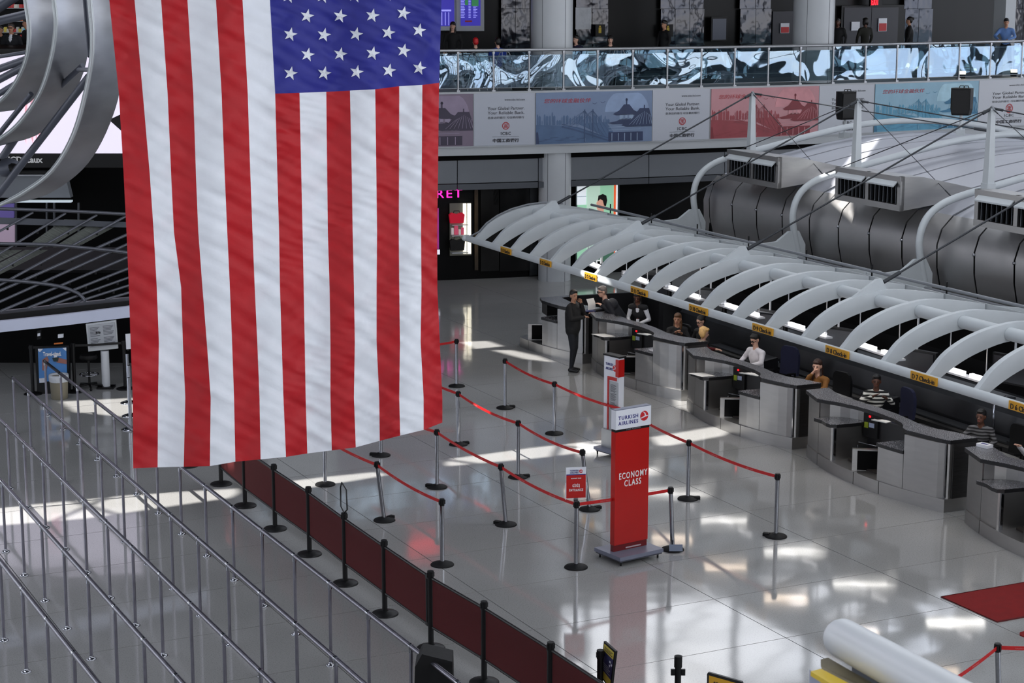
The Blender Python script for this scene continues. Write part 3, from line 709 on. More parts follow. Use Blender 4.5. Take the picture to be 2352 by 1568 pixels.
# ---- things on the mezzanine's back wall
def wallspot(px, off, py, z=None):
    """point on the surface `off` behind the edge, at a pixel"""
    p, d, nn = edge_at(px, off, 7.0); q = PP(px, py, p, nn); return q, d, nn
def wall_rect(mb, x0, y0, x1, y1, off, th, mi=0):
    a, d, nn = wallspot((x0 + x1) / 2, off, (y0 + y1) / 2)
    c = [PP(x, y, a, nn) for x, y in ((x0, y1), (x1, y1), (x1, y0), (x0, y0))]
    z0 = (c[0].z + c[1].z) / 2; z1 = (c[2].z + c[3].z) / 2; A = (c[0] + c[3]) / 2; B = (c[1] + c[2]) / 2
    q = [Vector((A.x, A.y, z0)), Vector((B.x, B.y, z0)), Vector((B.x, B.y, z1)), Vector((A.x, A.y, z1))]
    mb.prism(q, -nn * th, mi); return q, d, nn
def wall_thing(name, label, cat, parts, off=6.9, kind=None):
    """parts: (part name, material, x0,y0,x1,y1, layer thickness)"""
    x = sum(p[2] + p[4] for p in parts) / 2 / len(parts); y = max(p[5] for p in parts)
    q, d, nn = wallspot(x, off, y); T = thing(name, label, cat, q)
    if kind: T['kind'] = kind
    for pn, m, x0, y0, x1, y1, th in parts:
        mb = MB(); wall_rect(mb, x0, y0, x1, y1, off, th); mb.build(pn, m, T)
    return T
M_VGL = mat('glossy_dark_panel', (34, 34, 44), .09, .35, .5, 1.1, spec=.8, bump=6, bs=.9)
M_SCR = mat('lit_departure_screen', (30, 26, 90), .4, emit=.6, ecol=(60, 52, 190)); M_SCR2 = mat('lit_screen_rows', (150, 150, 230), .4, emit=.9, ecol=(150, 150, 235)); M_SCR3 = mat('lit_screen_green', (40, 120, 70), .4, emit=.5, ecol=(50, 130, 80))
T = wall_thing('departure_screen', 'lit departure screen with many white rows in a pale frame', 'screen', [('frame', M_SOF, 1046, -30, 1110, 71, .10), ('display', M_SCR, 1056, -30, 1101, 59, .13)], 6.0)
mb = MB()
for k in range(14): wall_rect(mb, 1058, -8 + k * 3.6, 1066 + (k % 3), -6.4 + k * 3.6, 5.86, .01); wall_rect(mb, 1076, -8 + k * 3.6, 1081, -6.4 + k * 3.6, 5.86, .01); wall_rect(mb, 1087, -8 + k * 3.6, 1096 - (k % 2) * 3, -6.6 + k * 3.6, 5.86, .01)
mb.build('display_rows', M_SCR2, T); mb = MB(); wall_rect(mb, 1068, -4, 1075, 12, 5.86, .01); wall_rect(mb, 1083, -6, 1099, 14, 5.85, .006); mb.build('display_status', M_SCR3, T); mb = MB(); wall_rect(mb, 1068, 47, 1084, 51, 5.86, .01); mb.build('display_mark', M_ADR, T)
T = wall_thing('departure_screen', 'lit departure screen half hidden behind the flag', 'screen', [('frame', M_SOF, 960, -30, 1045, 70, .10), ('display', M_SCR, 966, -30, 1041, 60, .13)], 6.05)
mb = MB(); wall_rect(mb, 1014, 22, 1036, 26, 5.9, .01); [wall_rect(mb, 1014 + 8 * k, 28, 1015.5 + 8 * k, 58, 5.9, .01) for k in range(3)]; mb.build('display_rows', M_SCR2, T)
for i, (x0, x1, lb) in enumerate([(1150, 1216, 'glossy dark wall panel left of the first mezzanine pillar'), (1322, 1396, 'glossy dark wall panel behind the white poster'), (1516, 1616, 'glossy dark wall panel between two black openings'), (1698, 1770, 'glossy dark wall panel left of the single grey door'), (2076, 2140, 'glossy dark wall panel right of the double doors'), (2322, 2375, 'glossy dark wall panel behind the man in the blue shirt')]):
    T = thing('wall_panelling', lb, 'wall panel', wallspot((x0 + x1) / 2, 6.9, 150)[0]); T['kind'] = 'structure'; n_ = 3 if x1 - x0 > 80 else 2
    for k in range(n_):
        for (ya, yb) in ((-60, 20), (21, 100), (101, 190)):
            mb = MB(); wall_rect(mb, lerp(x0, x1, k / n_) + .5, ya, lerp(x0, x1, (k + 1) / n_) - .5, yb, 6.9 - random.uniform(0, .03), .04); mb.build('panel', M_VGL, T)
wall_thing('wall_poster', 'crumpled white poster on the dark wall by the first pillar', 'poster', [('sheet', mat('crumpled_white_sheet', (190, 194, 200), .3, 0, .12, 3, bump=3, bs=4), 1321, 17, 1357, 67, .03)], 6.8)
M_YEL = mat('yellow_pictogram', (200, 170, 40), .5)
for x, lb in ((1377, 'black restroom sign with a yellow figure by the white poster'), (1533, 'black restroom sign with a yellow figure by the framed board')):
    wall_thing('restroom_sign', lb, 'sign', [('plate', M_BLACK, x - 10, 56, x + 12, 84, .03), ('figure', M_YEL, x - 3, 63, x + 3, 76, .04), ('figure_head', M_YEL, x - 2, 59, x + 2, 62, .04)], 6.7)
wall_thing('framed_board', 'grey framed board on the black wall by the restroom sign', 'board', [('frame', M_BLACK, 1632, 38, 1669, 94, .04), ('sheet', mat('slate_board', (84, 90, 106), .4), 1635, 43, 1666, 91, .05)], 6.8)
M_DOOR = mat('dark_grey_door', (46, 46, 56), .5, 0, .05, 2)
def notice(x0, y0, x1, y1, lb, red=True):
    ps = [('sheet', M_SIGNW, x0, y0, x1, y1, .02)]
    if red: ps.append(('red_block', M_LETR, x0 + 1, lerp(y0, y1, .38), x1 - 1, y1 - 1, .026))
    wall_thing('door_notice', lb, 'notice', ps, 6.8)
D = wall_thing('door_1', None, None, [('door_leaf', M_DOOR, 1771, 26, 1818, 190, .06)], 6.88, 'structure'); D['label'] = 'single dark grey door beside the second mezzanine pillar'
D = wall_thing('door_2', None, None, [('door_leaf', M_DOOR, 1934, 17, 1996, 190, .06), ('door_leaf', M_DOOR, 1997, 17, 2058, 190, .06), ('door_frame', M_BLACK, 1929, 12, 2075, 190, .03)], 6.88, 'structure'); D['label'] = 'pair of dark grey doors under the exit sign'
notice(1792, 53, 1812, 76, 'white and red notice on the single grey door')
notice(2017, 42, 2036, 72, 'white and red notice on the right leaf of the double doors')
notice(1955, 50, 1974, 70, 'small white notice on the left leaf of the double doors', False)
EX_ = wall_thing('exit_sign', 'lit red exit sign above the double doors', 'sign', [('housing', M_BLACK, 1996, -8, 2023, 14, .06)], 6.6)
q, d, nn = wallspot(2009.5, 6.5, 11); text('exit_letters', 'EXIT', .30, mat('lit_red_letters', (255, 30, 40), .5, emit=3.0, ecol=(255, 25, 40)), EX_, q + Vector((0, 0, .0)), d, (0, 0, 1), 'CENTER', .01, bold=.012, fit=.30)
RS = wall_thing('shop_light_sign', 'red lit sign high above the shops behind the flag', 'sign', [('lit_panel', mat('lit_red_panel', (255, 20, 40), .5, emit=2.5, ecol=(255, 16, 40)), 925, -128, 1000, -112, .06), ('lit_panel', MATS['lit_red_panel'], 930, -106, 990, -96, .06)], 5.6)
for x, lb in ((2209, 'small lit floor lamp on the mezzanine near the white banner end'), (2327, 'small lit floor lamp at the feet of the man in the blue shirt')):
    q, d, nn = edge_at(x, .45, Z_UP); T = thing('floor_lamp', lb, 'lamp', q)
    MB().box(q + Vector((0, 0, .06)), (.16, .12, .12)).build('housing', M_BLACK, T); MB().box(q + Vector((0, -.03, .17)), (.17, .1, .09)).build('lamp_glass', mat('lit_warm_lamp', (255, 240, 200), .4, emit=6, ecol=(255, 238, 190)), T)
# wire chairs, luggage
def wire_chair(px, off, label, rz=0):
    q, d, nn = edge_at(px, off, Z_UP); T = thing('wire_chair', label, 'chair', q, rz, 'wire chairs on the mezzanine'); m = M_RAILW
    MB().lathe((0, 0, .44), [(.20, 0), (.21, .02)], 16).build('seat', M_BLACK, T, local=True)
    MB().tube([(-.2, .12, .45), (-.22, .16, .75), (-.12, .18, .98), (0, .19, 1.02), (.12, .18, .98), (.22, .16, .75), (.2, .12, .45)], .014, 5).build('backrest', m, T, local=True)
    for x in (-.06, .06): MB().cyl((x, .16, .46), (x, .185, 1.0), .007, n=5).build('back_rod', m, T, local=True)
    for x, y in ((-.15, -.15), (.15, -.15), (-.15, .15), (.15, .15)): MB().cyl((x, y, .44), (x * 1.3, y * 1.3, 0), .013, n=5).build('leg', m, T, local=True)
    return T
for px, off, lb, rz in ((1066, 1.2, 'wire chair on the mezzanine closest to the flag', .4), (1096, .5, 'wire chair on the mezzanine, second from the flag', 2.6), (1158, .95, 'wire chair on the mezzanine left of the black bag', 0), (1262, .38, 'wire chair standing before the first mezzanine pillar', 3.0), (1424, 1.3, 'wire chair right of the first mezzanine pillar', .2)):
    wire_chair(px, off, lb, rz)
q, d, nn = edge_at(1203, .5, Z_UP); T = thing('travel_bag', 'black travel bag by the balustrade left of the pillar', 'bag', q)
MB().prism([q + d * a + Vector((0, 0, b)) for a, b in ((-.28, 0), (.25, 0), (.24, .42), (.14, .52), (-.12, .5), (-.24, .3))], nn * .3).build('body', M_RUBBER, T); MB().tube([q + d * a + nn * .15 + Vector((0, 0, b)) for a, b in ((-.05, .5), (-.02, .6), (.08, .6), (.1, .5))], .012, 5).build('handle', M_BLACK, T)

# ---- shop fronts under the mezzanine
def shop_rect(mb, x0, y0, x1, y1, off, th): 
    p, d, nn = edge_at((x0 + x1) / 2, off, 1.5)
    c = [PP(x, y, p, nn) for x, y in ((x0, y1), (x1, y1), (x1, y0), (x0, y0))]; z0 = (c[0].z + c[1].z) / 2; z1 = (c[2].z + c[3].z) / 2
    q = [Vector((c[0].x, c[0].y, z0)), Vector((c[1].x, c[1].y, z0)), Vector((c[1].x, c[1].y, z1)), Vector((c[0].x, c[0].y, z1))]; mb.prism(q, -nn * th); return q, d, nn
p, d, nn = edge_at(1036, .9, 1.5); q = PP(1062, 453, p, nn)
SS = thing('shop_sign', 'glowing pink capital letters over the black shop front', 'sign', q)
text('sign_letters', 'SECRET', .33, mat('lit_pink_letters', (255, 60, 190), .5, emit=1.6, ecol=(240, 40, 175)), SS, q, d, (0, 0, 1), 'RIGHT', .02, fit=1.50)
p, d, nn = edge_at(1058, .95, 1.5)
SW = thing('shop_window', 'lit shop window with a red bag and white lamp strips', 'display window', PP(1058, 586, p, nn))
mb = MB(); shop_rect(mb, 1033, 466, 1082, 586, 1.1, .04); mb.build('backing', mat('dim_window_back', (60, 62, 60), .5, emit=.12, ecol=(150, 150, 140)), SW)  # backing glows faintly in place of light from the strips
ML = mat('lit_lamp_strip', (255, 250, 230), .5, emit=1.7, ecol=(255, 246, 220))
for a, b in ((1063.5, 1070.5), (1073.5, 1081)): mb = MB(); shop_rect(mb, a, 467, b, 582, 1.0, .06); mb.build('lamp_strip', ML, SW)
mb = MB(); shop_rect(mb, 1034, 513.5, 1071, 515, .98, .25); mb.build('shelf', M_WHITE, SW); mb = MB(); shop_rect(mb, 1034, 538, 1071, 539.5, .98, .25); mb.build('shelf', M_WHITE, SW); mb = MB(); shop_rect(mb, 1034, 577, 1071, 579, .98, .25); mb.build('shelf', M_WHITE, SW)
def bag(px0, py0, px1, py1, col, lb, lit=.0):
    q0 = [] ; p, d, nn = edge_at((px0 + px1) / 2, .75, 1.5); a = PP(px0, py1, p, nn); b = PP(px1, py1, p, nn); h = PP(px0, py0, p, nn).z - a.z
    T = thing('handbag', lb, 'bag', a); w_ = (b - a).length
    MB().prism([a, a + d * w_, a + d * (w_ + .03) + Vector((0, 0, h * .8)), a + d * (w_ * .9) + Vector((0, 0, h)), a + d * w_ * .5 + Vector((0, 0, h * .86)), a + d * w_ * .1 + Vector((0, 0, h)), a + d * -.03 + Vector((0, 0, h * .8))], nn * .12).build('body', mat('leather_%d' % col[0], col, .35, emit=lit), T)  # lit puts a glow into the leather, standing in for window light
    MB().tube([a + d * w_ * x + nn * .06 + Vector((0, 0, h * y)) for x, y in ((.25, .9), (.3, 1.15), (.7, 1.15), (.75, .9))], .01, 5).build('handle', M_BLACK, T)
bag(1035, 489, 1065, 513, (200, 20, 50), 'red handbag on the upper shelf of the lit shop window', .35); bag(1036, 549, 1066, 576, (20, 18, 18), 'dark handbag on the bottom shelf of the lit shop window')
for k, (x0, x1, y0) in enumerate(((1036, 1041, 523), (1043, 1051, 518), (1053, 1057, 526), (1059, 1064, 522))):
    mb = MB(); q, d, nn = shop_rect(mb, x0, y0, x1, 538, .8, .08); o = mb.build('gift_box', mat('pink_gift_box', (225, 90, 120), .4, emit=.25) if k % 2 else mat('pale_gift_box', (225, 210, 210), .4, emit=.25)); tag(o, ['narrow pale box at the bag end of the middle window shelf', 'tall pink box on the middle window shelf', 'thin pale box between the pink boxes of the shop window', 'pink box beside the lamp strip on the middle shelf'][k], 'box', 'boxes in the shop window')  # box colours carry a glow that stands in for window light
# light box with a boy's head
LB = thing('light_box', 'lit green advert box with the profile of a dark-haired head', 'advert', PP(1372, 600, edge_at(1372, .9, 1.5)[0], edge_at(1372, .9, 1.5)[2]))
def lbr(x0, y0, x1, y1, m, nm, off=.85): mb = MB(); shop_rect(mb, x0, y0, x1, y1, off, .03); mb.build(nm, m, LB)
em = lambda nme, c, e=.8: mat(nme, c, .5, emit=e, ecol=c)
lbr(1321, 411, 1420, 600, M_PANELD, 'frame', .90); lbr(1325, 416, 1416, 596, em('lit_green_print', (140, 190, 160)), 'print_backdrop', .86); lbr(1325, 416, 1346, 470, em('lit_white_print', (215, 222, 228)), 'print_window', .84); lbr(1346, 416, 1376, 596, em('lit_pale_green_print', (178, 205, 188), .75), 'print_wall', .85)
lbr(1408, 416, 1412, 596, em('lit_orange_print', (220, 90, 50)), 'print_stripe', .83); lbr(1413, 416, 1416, 596, em('lit_white_print', (215, 222, 228)), 'print_stripe', .83); lbr(1325, 450, 1346, 451.5, em('lit_grey_print', (150, 160, 170)), 'print_bar', .82)
p, d, nn = edge_at(1380, .82, 1.5)
hp = lambda pts, m, nm, l: MB().prism([PP(x, y, p, nn) - nn * l for x, y in pts], -nn * .006).build(nm, m, LB)
hp([(1370, 476), (1371, 470), (1369, 466), (1372, 462), (1374, 452), (1384, 450), (1391, 458), (1390, 478), (1386, 482), (1387, 490), (1396, 500), (1400, 560), (1366, 560), (1372, 498), (1377, 486), (1372, 482)], em('lit_skin_print', (200, 150, 130), .7), 'print_face', .01)
hp([(1372, 462), (1374, 449), (1384, 445), (1392, 449), (1394, 460), (1391, 473), (1387, 472), (1384, 460), (1378, 457)], em('dark_print', (20, 16, 16), .02), 'print_hair', .02)
hp([(1362, 600), (1368, 510), (1376, 500), (1392, 500), (1406, 515), (1410, 600)], em('lit_shirt_print', (70, 110, 90), .5), 'print_shirt', .02)
mb = MB()
for k in range(11): shop_rect(mb, 1355, 424 + k * 6, 1366, 426 + k * 6, .835, .01)
mb.build('print_rows', em('lit_grey_print', (150, 160, 170)), LB)
for x, y, lb in ((1375, 605, 'small white lit letter over the shop seen between the canopy ribs'), (1396, 647, 'small white lit letter over the counters beside the dark monitors')):
    p, d, nn = edge_at(x, .8, 1.5); q = PP(x, y, p, nn); T = thing('shop_letter', lb, 'sign', q); text('letter', 'H', .26, M_LETW if False else em('lit_letter', (220, 220, 220), .7), T, q, d, (0, 0, 1), 'CENTER', .01, bold=.006)
# brown reflective strips on the black shop front
wl = thing('shop_front', 'black glass shop front with warm strips beside the lit window', 'shop front', edge_at(1120, 1.15, 0)[0]); wl['kind'] = 'structure'
for x0, x1, y0, y1, c in ((1090, 1098, 434, 620, (74, 62, 48)), (1104, 1146, 432, 622, (22, 21, 20)), (1133, 1146, 430, 470, (62, 50, 36)), (1148, 1215, 432, 622, (14, 14, 15)), (1216, 1234, 425, 632, (52, 55, 58))):
    mb = MB(); shop_rect(mb, x0, y0, x1, y1, 1.12, .02); mb.build('glass_panel', mat('shop_glass_%d_%d' % (c[0], c[1]), c, .2, 0, .6, .9), wl)
# people upstairs
def up_person(px, off, label, rz, **k):
    q, d, nn = edge_at(px, off, Z_UP); return person(label, q, rz, **k)
dn = ((.26, .02, 1.18), (.24, .10, .95)), ((-.26, .02, 1.18), (-.24, .10, .95))
up_person(2306, .72, 'man in a light blue shirt and dark trousers leaning at the balustrade', 2.7, arms=(((.30, .22, 1.22), (.16, .40, 1.12)), ((-.30, .2, 1.2), (-.14, .42, 1.12))), top=(110, 146, 205), bottom=(16, 18, 28), skin='tan', lean=(0, .06), head=(.3, -.15), hands='curl', voxel=.022, legs=[((.16, .05, .5), (.26, 0, .09)), ((-.14, .02, .5), (-.2, -.05, .09))])
up_person(1920, 3.2, 'dark-clothed person right beside the second mezzanine pillar', 2.8, arms=dn, top=(12, 12, 14), skin='dark', voxel=.028)
up_person(1983, 3.0, 'person in dark olive coat walking before the double doors', .4, arms=dn, top=(26, 26, 18), skin='dark', hair='bob', voxel=.028)
up_person(2084, 3.4, 'person with a dark backpack right of the double doors', 1.4, arms=dn, top=(14, 14, 16), skin='tan', hair='bun', voxel=.028)
up_person(1524, 3.0, 'dark-clothed person before the glossy panel by the restroom sign', 2.2, arms=dn, top=(10, 10, 12), skin='tan', voxel=.028)
def up_sit(px, off, label, top, hairc=(18, 14, 12), skin='light', rz=pi, hair='short'):
    q, d, nn = edge_at(px, off, Z_UP); return person(label, q, rz, arms=(((.24, .1, .80), (.12, .32, .76)), ((-.24, .1, .80), (-.12, .32, .76))), top=top, skin=skin, hcol=hairc, hair=hair, seat=.45, voxel=.028)
up_sit(1400, 2.0, 'seated dark-haired person above the rail between two restroom signs', (16, 16, 18), hair='bob')
up_sit(1322, 2.6, 'person in a dark blue jacket seated just right of the first pillar', (24, 28, 62), rz=2.4)
up_sit(1143, 1.4, 'person in a blue top seated behind the glass left of the pillar', (30, 60, 150), rz=.3)
up_sit(1092, 1.6, 'person with a red headscarf seated near the flag', (14, 14, 18), hairc=(190, 20, 26), rz=.2)
up_person(1040, 3.4, 'dark-haired person standing under the departure screens', 3.0, arms=dn, top=(10, 10, 12), skin='light', hair='long', voxel=.028)
# ================================================================== CHECK-IN CANOPY AND THE STEEL VAULT BEHIND IT
JP = [(1099, 553), (1129, 565), (1170, 577), (1215, 592), (1263, 607), (1310, 620), (1365, 636), (1420, 653), (1480, 672), (1542, 692), (1614, 712), (1686, 734), (1763, 757), (1842, 782), (1934, 809), (2025, 840), (2131, 869), (2242, 904), (2352, 938)]
ZT = 2.5
_J = [F(x, y, ZT) for x, y in JP]
# quadratic through the joints, parameter = joint number
_A = np.array([[1, k, k * k] for k in range(len(_J))], float); _cx = np.linalg.lstsq(_A, np.array([p.x for p in _J]), rcond=None)[0]; _cy = np.linalg.lstsq(_A, np.array([p.y for p in _J]), rcond=None)[0]
def C(k, s=0.0, z=0.0):
    """row coordinates: k = rib number along the row, s = metres back from the front tube, z = height"""
    x = _cx[0] + _cx[1] * k + _cx[2] * k * k; y = _cy[0] + _cy[1] * k + _cy[2] * k * k
    tx = _cx[1] + 2 * _cx[2] * k; ty = _cy[1] + 2 * _cy[2] * k; L = math.hypot(tx, ty)
    return Vector((x - ty / L * s, y + tx / L * s, z))
def Ct(k): 
    a = C(k - .01); b = C(k + .01); return (b - a).normalized()
def Cn(k): t = Ct(k); return Vector((-t.y, t.x, 0))
def CK(px, py, z, s=0.0):
    """row number k where the line (s, z) is met by the pixel column px"""
    lo, hi = -6, 30; 
    for _ in range(40):
        m = (lo + hi) / 2; v = C(m, s, z) - CAM
        if v.dot(_r) / v.dot(_f) * FPX + 1176 < px: lo = m
        else: hi = m
    return m
M_CAN = mat('white_painted_steel', (196, 202, 206), .42, 0, .04, 2)
M_CANG = mat('grey_painted_edge', (130, 134, 140), .45, 0, .04, 2)
cn = thing('check_in_canopy', 'white ribbed canopy arching forwards over the check-in desks', 'canopy', C(9, 1, 0))
MB().tube([C(k / 2, 0, ZT) for k in range(-1, 50)], .075, 12).build('front_tube', M_CAN, cn)
MB().ell(C(-.5, 0, ZT), (.12, .12, .08), 12).build('tube_end_cap', M_CAN, cn)
# rib profile (s, z): outer arc and inner arc
RO = [(-.02, .02), (.10, .14), (.28, .32), (.55, .48), (.90, .61), (1.3, .69), (1.7, .72), (2.2, .67), (2.85, .56)]
RI = [(2.85, .25), (2.2, .38), (1.75, .43), (1.4, .42), (1.05, .345), (.72, .24), (.42, .10), (.20, -.03)]
_ro = smooth_poly([(a, b, 0) for a, b in RO], 3); _ri = smooth_poly([(a, b, 0) for a, b in RI], 3); RO_ = [(v.x, v.y) for v in _ro]; RI_ = [(v.x, v.y) for v in _ri]
def rib(k, end=99, name='rib'):
    n = Cn(k); mb = MB(); t = Ct(k) * .05; o = C(k, 0, ZT + .02)
    P = [o + n * s + Vector((0, 0, z)) for s, z in RO_ + RI_]
    mb.prism([p - t for p in P], t * 2); return mb.build(name, M_CAN, cn)
NR = 24
for k in range(0, NR): rib(k)
# cross tubes between ribs and the two purlins behind
for k in range(0, NR - 1):
    a = C(k + .05, 1.5, ZT + .57); b = C(k + .95, 1.5, ZT + .57); MB().cyl(a, b, .105, n=14).build('cross_tube', M_CAN, cn)
for s, z, r, nm in ((2.95, .66, .03, 'top_rail'), (3.0, .32, .05, 'rear_purlin')):
    MB().tube([C(k / 2, s, ZT + z) for k in range(0, NR * 2 - 1)], r, 8).build(nm, M_CANG if s < 3 else M_CAN, cn)
mb = MB(); mb.slab([[C(k / 2, 2.88, ZT + z) for k in range(0, NR * 2 - 1)] for z in (.22, .58)], (.02, .02, 0), sm=False); mb.build('rear_web', M_CAN, cn)
for k in range(1, NR, 2): MB().cyl(C(k, 2.95, ZT + .52), C(k, 2.95, ZT + .78), .016, n=6).build('rail_clip', M_BLACK, cn)
# gusset plates where the masts' cables land
GUS = [1, 5, 9, 13, 17, 21]
for k in GUS:
    n = Cn(k); t = Ct(k) * .03; o = C(k, 0, ZT); MB().prism([o + n * s + Vector((0, 0, z)) - t for s, z in ((.72, .50), (1.46, .93), (1.56, .93), (1.68, .71), (1.2, .66))], t * 2).build('gusset', M_CAN, cn)
# curved edge cable of the first rib
MB().tube([C(-.35, 0, ZT + .05)] + [C(0, s, ZT + z + .06) for s, z in RO[1:8]], .02, 6).build('edge_cable', M_CANG, cn)
# wedge brackets at the tube, yellow signs hang there
M_YS = mat('yellow_sign_face', (206, 150, 30), .45, 0, .04, 9)
def check_sign(k, txt, lb, L=.62):
    t = Ct(k); o = C(k, -.09, ZT + .02); T = thing('check_in_sign', lb, 'sign', C(k, -.09, ZT), 0, 'yellow check-in signs on the canopy tube')
    n = -Cn(k); up = (Vector((0, 0, 1)) * .95 + n * .3).normalized(); ux = Vector((t.x, t.y, 0)).normalized()
    MB().box(o, (L, .025, .125), Matrix((ux, -n, Vector((0, 0, 1)))).transposed()).build('plate', M_YS, T)
    text('sign_text', txt, .105, M_LETB, T, o + n * .018 + Vector((0, 0, -.045)), ux, (0, 0, 1), 'CENTER', .003, bold=.001, fit=L * .86)
for px, num in ((1162, '13'), (1253, '12'), (1357, '12'), (1468, '11'), (1604, '10'), (1752, '9'), (1923, '8'), (2122, '7'), (2352, '6')):
    check_sign(CK(px, 0, ZT, -.09), 'D ' + num + ' Check-in ▶▶' if False else 'D ' + num + ' Check-in', {'13': 'small yellow check-in sign at the far end of the canopy tube', '12': 'yellow D 12 check-in sign, ' + ('second from the far canopy end' if px < 1300 else 'above the man handing over papers'), '11': 'worn yellow D 11 check-in sign over the suited clerk', '10': 'yellow D 10 check-in sign over the long-haired clerk', '9': 'yellow D 9 check-in sign over the clerk in white', '8': 'yellow D 8 check-in sign over the clerk in mustard', '7': 'yellow D 7 check-in sign right of the clapping clerk', '6': 'yellow D 6 check-in sign cut by the picture edge'}[num], .50 if px < 1400 else .62)

# ---- vault: three and more bays; (s, z) profile of the skin
VS = [(5.75, 1.9), (5.62, 2.35), (5.50, 2.85), (5.48, 3.25), (5.58, 3.55), (5.85, 3.80), (6.3, 3.98), (7.2, 4.16), (8.4, 4.38), (9.6, 4.54), (10.8, 4.60), (12.2, 4.56), (13.6, 4.40), (15, 4.1)]
M_VAULT = bpy.data.materials.new('worn_vault_steel'); M_VAULT.use_nodes = True; n = M_VAULT.node_tree; b = n.nodes['Principled BSDF']
b.inputs['Metallic'].default_value = 1; b.inputs['Base Color'].default_value = lin((182, 181, 181)) + [1]
tc = n.nodes.new('ShaderNodeTexCoord'); z1 = n.nodes.new('ShaderNodeTexNoise'); z1.inputs['Scale'].default_value = 1.6; z1.inputs['Detail'].default_value = 6; z1.inputs['Roughness'].default_value = .65
mr = n.nodes.new('ShaderNodeMapRange'); mr.inputs[1].default_value = .3; mr.inputs[2].default_value = .7; mr.inputs[3].default_value = .38; mr.inputs[4].default_value = .58
n.links.new(tc.outputs['Object'], z1.inputs['Vector']); n.links.new(z1.outputs['Fac'], mr.inputs[0]); n.links.new(mr.outputs[0], b.inputs['Roughness'])
M_VTOP = mat('brushed_roof_sheet', (176, 178, 187), .45, .25, .03, 1.2)
vt = thing('steel_vault', 'long vaulted steel housing behind the check-in canopy', 'housing', C(9, 7, 0))
VS = [(s + .25, z) for s, z in VS]
K0, K1 = CK(1612, 0, 2.3, 5.55), CK(1840, 0, 2.3, 5.55)
bay = K1 - K0
def vault_strip(ka, kb, prof, m, name):
    rows = [[C(lerp(ka, kb, j / 2), s, z) for j in range(3)] for s, z in prof]; mb = MB()
    mb.slab(rows, lambda p: p + Vector((0, 0, -.05))); return mb.build(name, m, vt)
bays = [K0 + bay * i for i in range(-0, 5)]
g = .022
for bi, kb in enumerate(bays):
    n_p = 4
    for q in range(n_p):
        ka = kb + bay * q / n_p + g; kz = kb + bay * (q + 1) / n_p - g
        vault_strip(ka, kz, VS[:6], M_VAULT, 'drum_panel'); vault_strip(ka + .02, kz - .02, VS[5:], M_VTOP, 'roof_sheet')
    MB().tube([C(kb, s + .02, z - .04) for s, z in VS], .03, 6).build('seam', M_BLACK, vt)
    # dark joint strips
    for q in range(1, n_p):
        k_ = kb + bay * q / n_p; mb = MB(); mb.slab([[C(k_ - g * 2, s + .03, z - .03), C(k_ + g * 2, s + .03, z - .03)] for s, z in VS[:6]], (0, 0, -.02)); mb.build('joint_strip', M_BLACK, vt)
        p = C(k_, 5.72, 3.2); MB().ell(p, (.035, .035, .035), 8).build('joint_clip', M_CHROME, vt)
# rounded end of the vault on the far side
vault_strip(K0 - .55, K0 - .04, [(s + .15, z - .1) for s, z in VS[:6]], M_VAULT, 'end_panel')
mb = MB(); mb.prism([C(K0 - .5, s + .2, z - .1) for s, z in VS] + [C(K0 - .5, 15, 1.9)], Cn(K0) * 0 + Ct(K0) * .05); mb.build('end_plate', M_GREYW, vt)
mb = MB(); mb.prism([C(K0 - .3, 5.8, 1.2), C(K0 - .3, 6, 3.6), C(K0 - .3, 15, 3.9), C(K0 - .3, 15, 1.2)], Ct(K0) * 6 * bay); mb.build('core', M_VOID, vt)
# pipes arching over each bay edge
PIPE = [(5.30, 2.15), (5.22, 2.5), (5.10, 2.95), (5.05, 3.35), (5.16, 3.72), (5.45, 3.98), (5.95, 4.16), (7.0, 4.36), (8.4, 4.62), (9.6, 4.80), (10.9, 4.86), (12.2, 4.80), (13.6, 4.62), (15, 4.3)]
PIPE = [(s + .25, z) for s, z in PIPE]
for i, kb in enumerate(bays + [bays[-1] + bay]):
    ps = smooth_poly([tuple(C(kb, s, z)) for s, z in PIPE], 4); MB().tube(ps, .074, 12).build('arch_pipe', M_CAN, vt)
    n_ = Cn(kb); t = Ct(kb) * .04
    MB().prism([C(kb, s, z) - t for s, z in ((5.62, 2.15), (5.62, 2.7), (5.45, 3.0), (5.2, 3.0), (4.9, 2.8), (4.3, 2.76), (4.3, 2.52), (5.25, 2.45))], t * 2).build('arm_bracket', M_CAN, vt)
    MB().box(C(kb, 4.2, 2.68) , (.16, .34, .30), Rz(rz_of(Ct(kb)))).build('arm_joint', M_CAN, vt)
    MB().prism([C(kb, s, z) - t for s, z in ((2.9, 3.02), (4.2, 2.84), (4.2, 2.5), (2.9, 2.76))], t * 2).build('arm', M_CAN, vt)
# twin rails running along the drum
for z in (2.42, 2.20):
    MB().tube([C(K0 + bay * i / 4, 5.45, z) for i in range(0, 20)], .035, 6).build('drum_rail', M_CANG, vt)
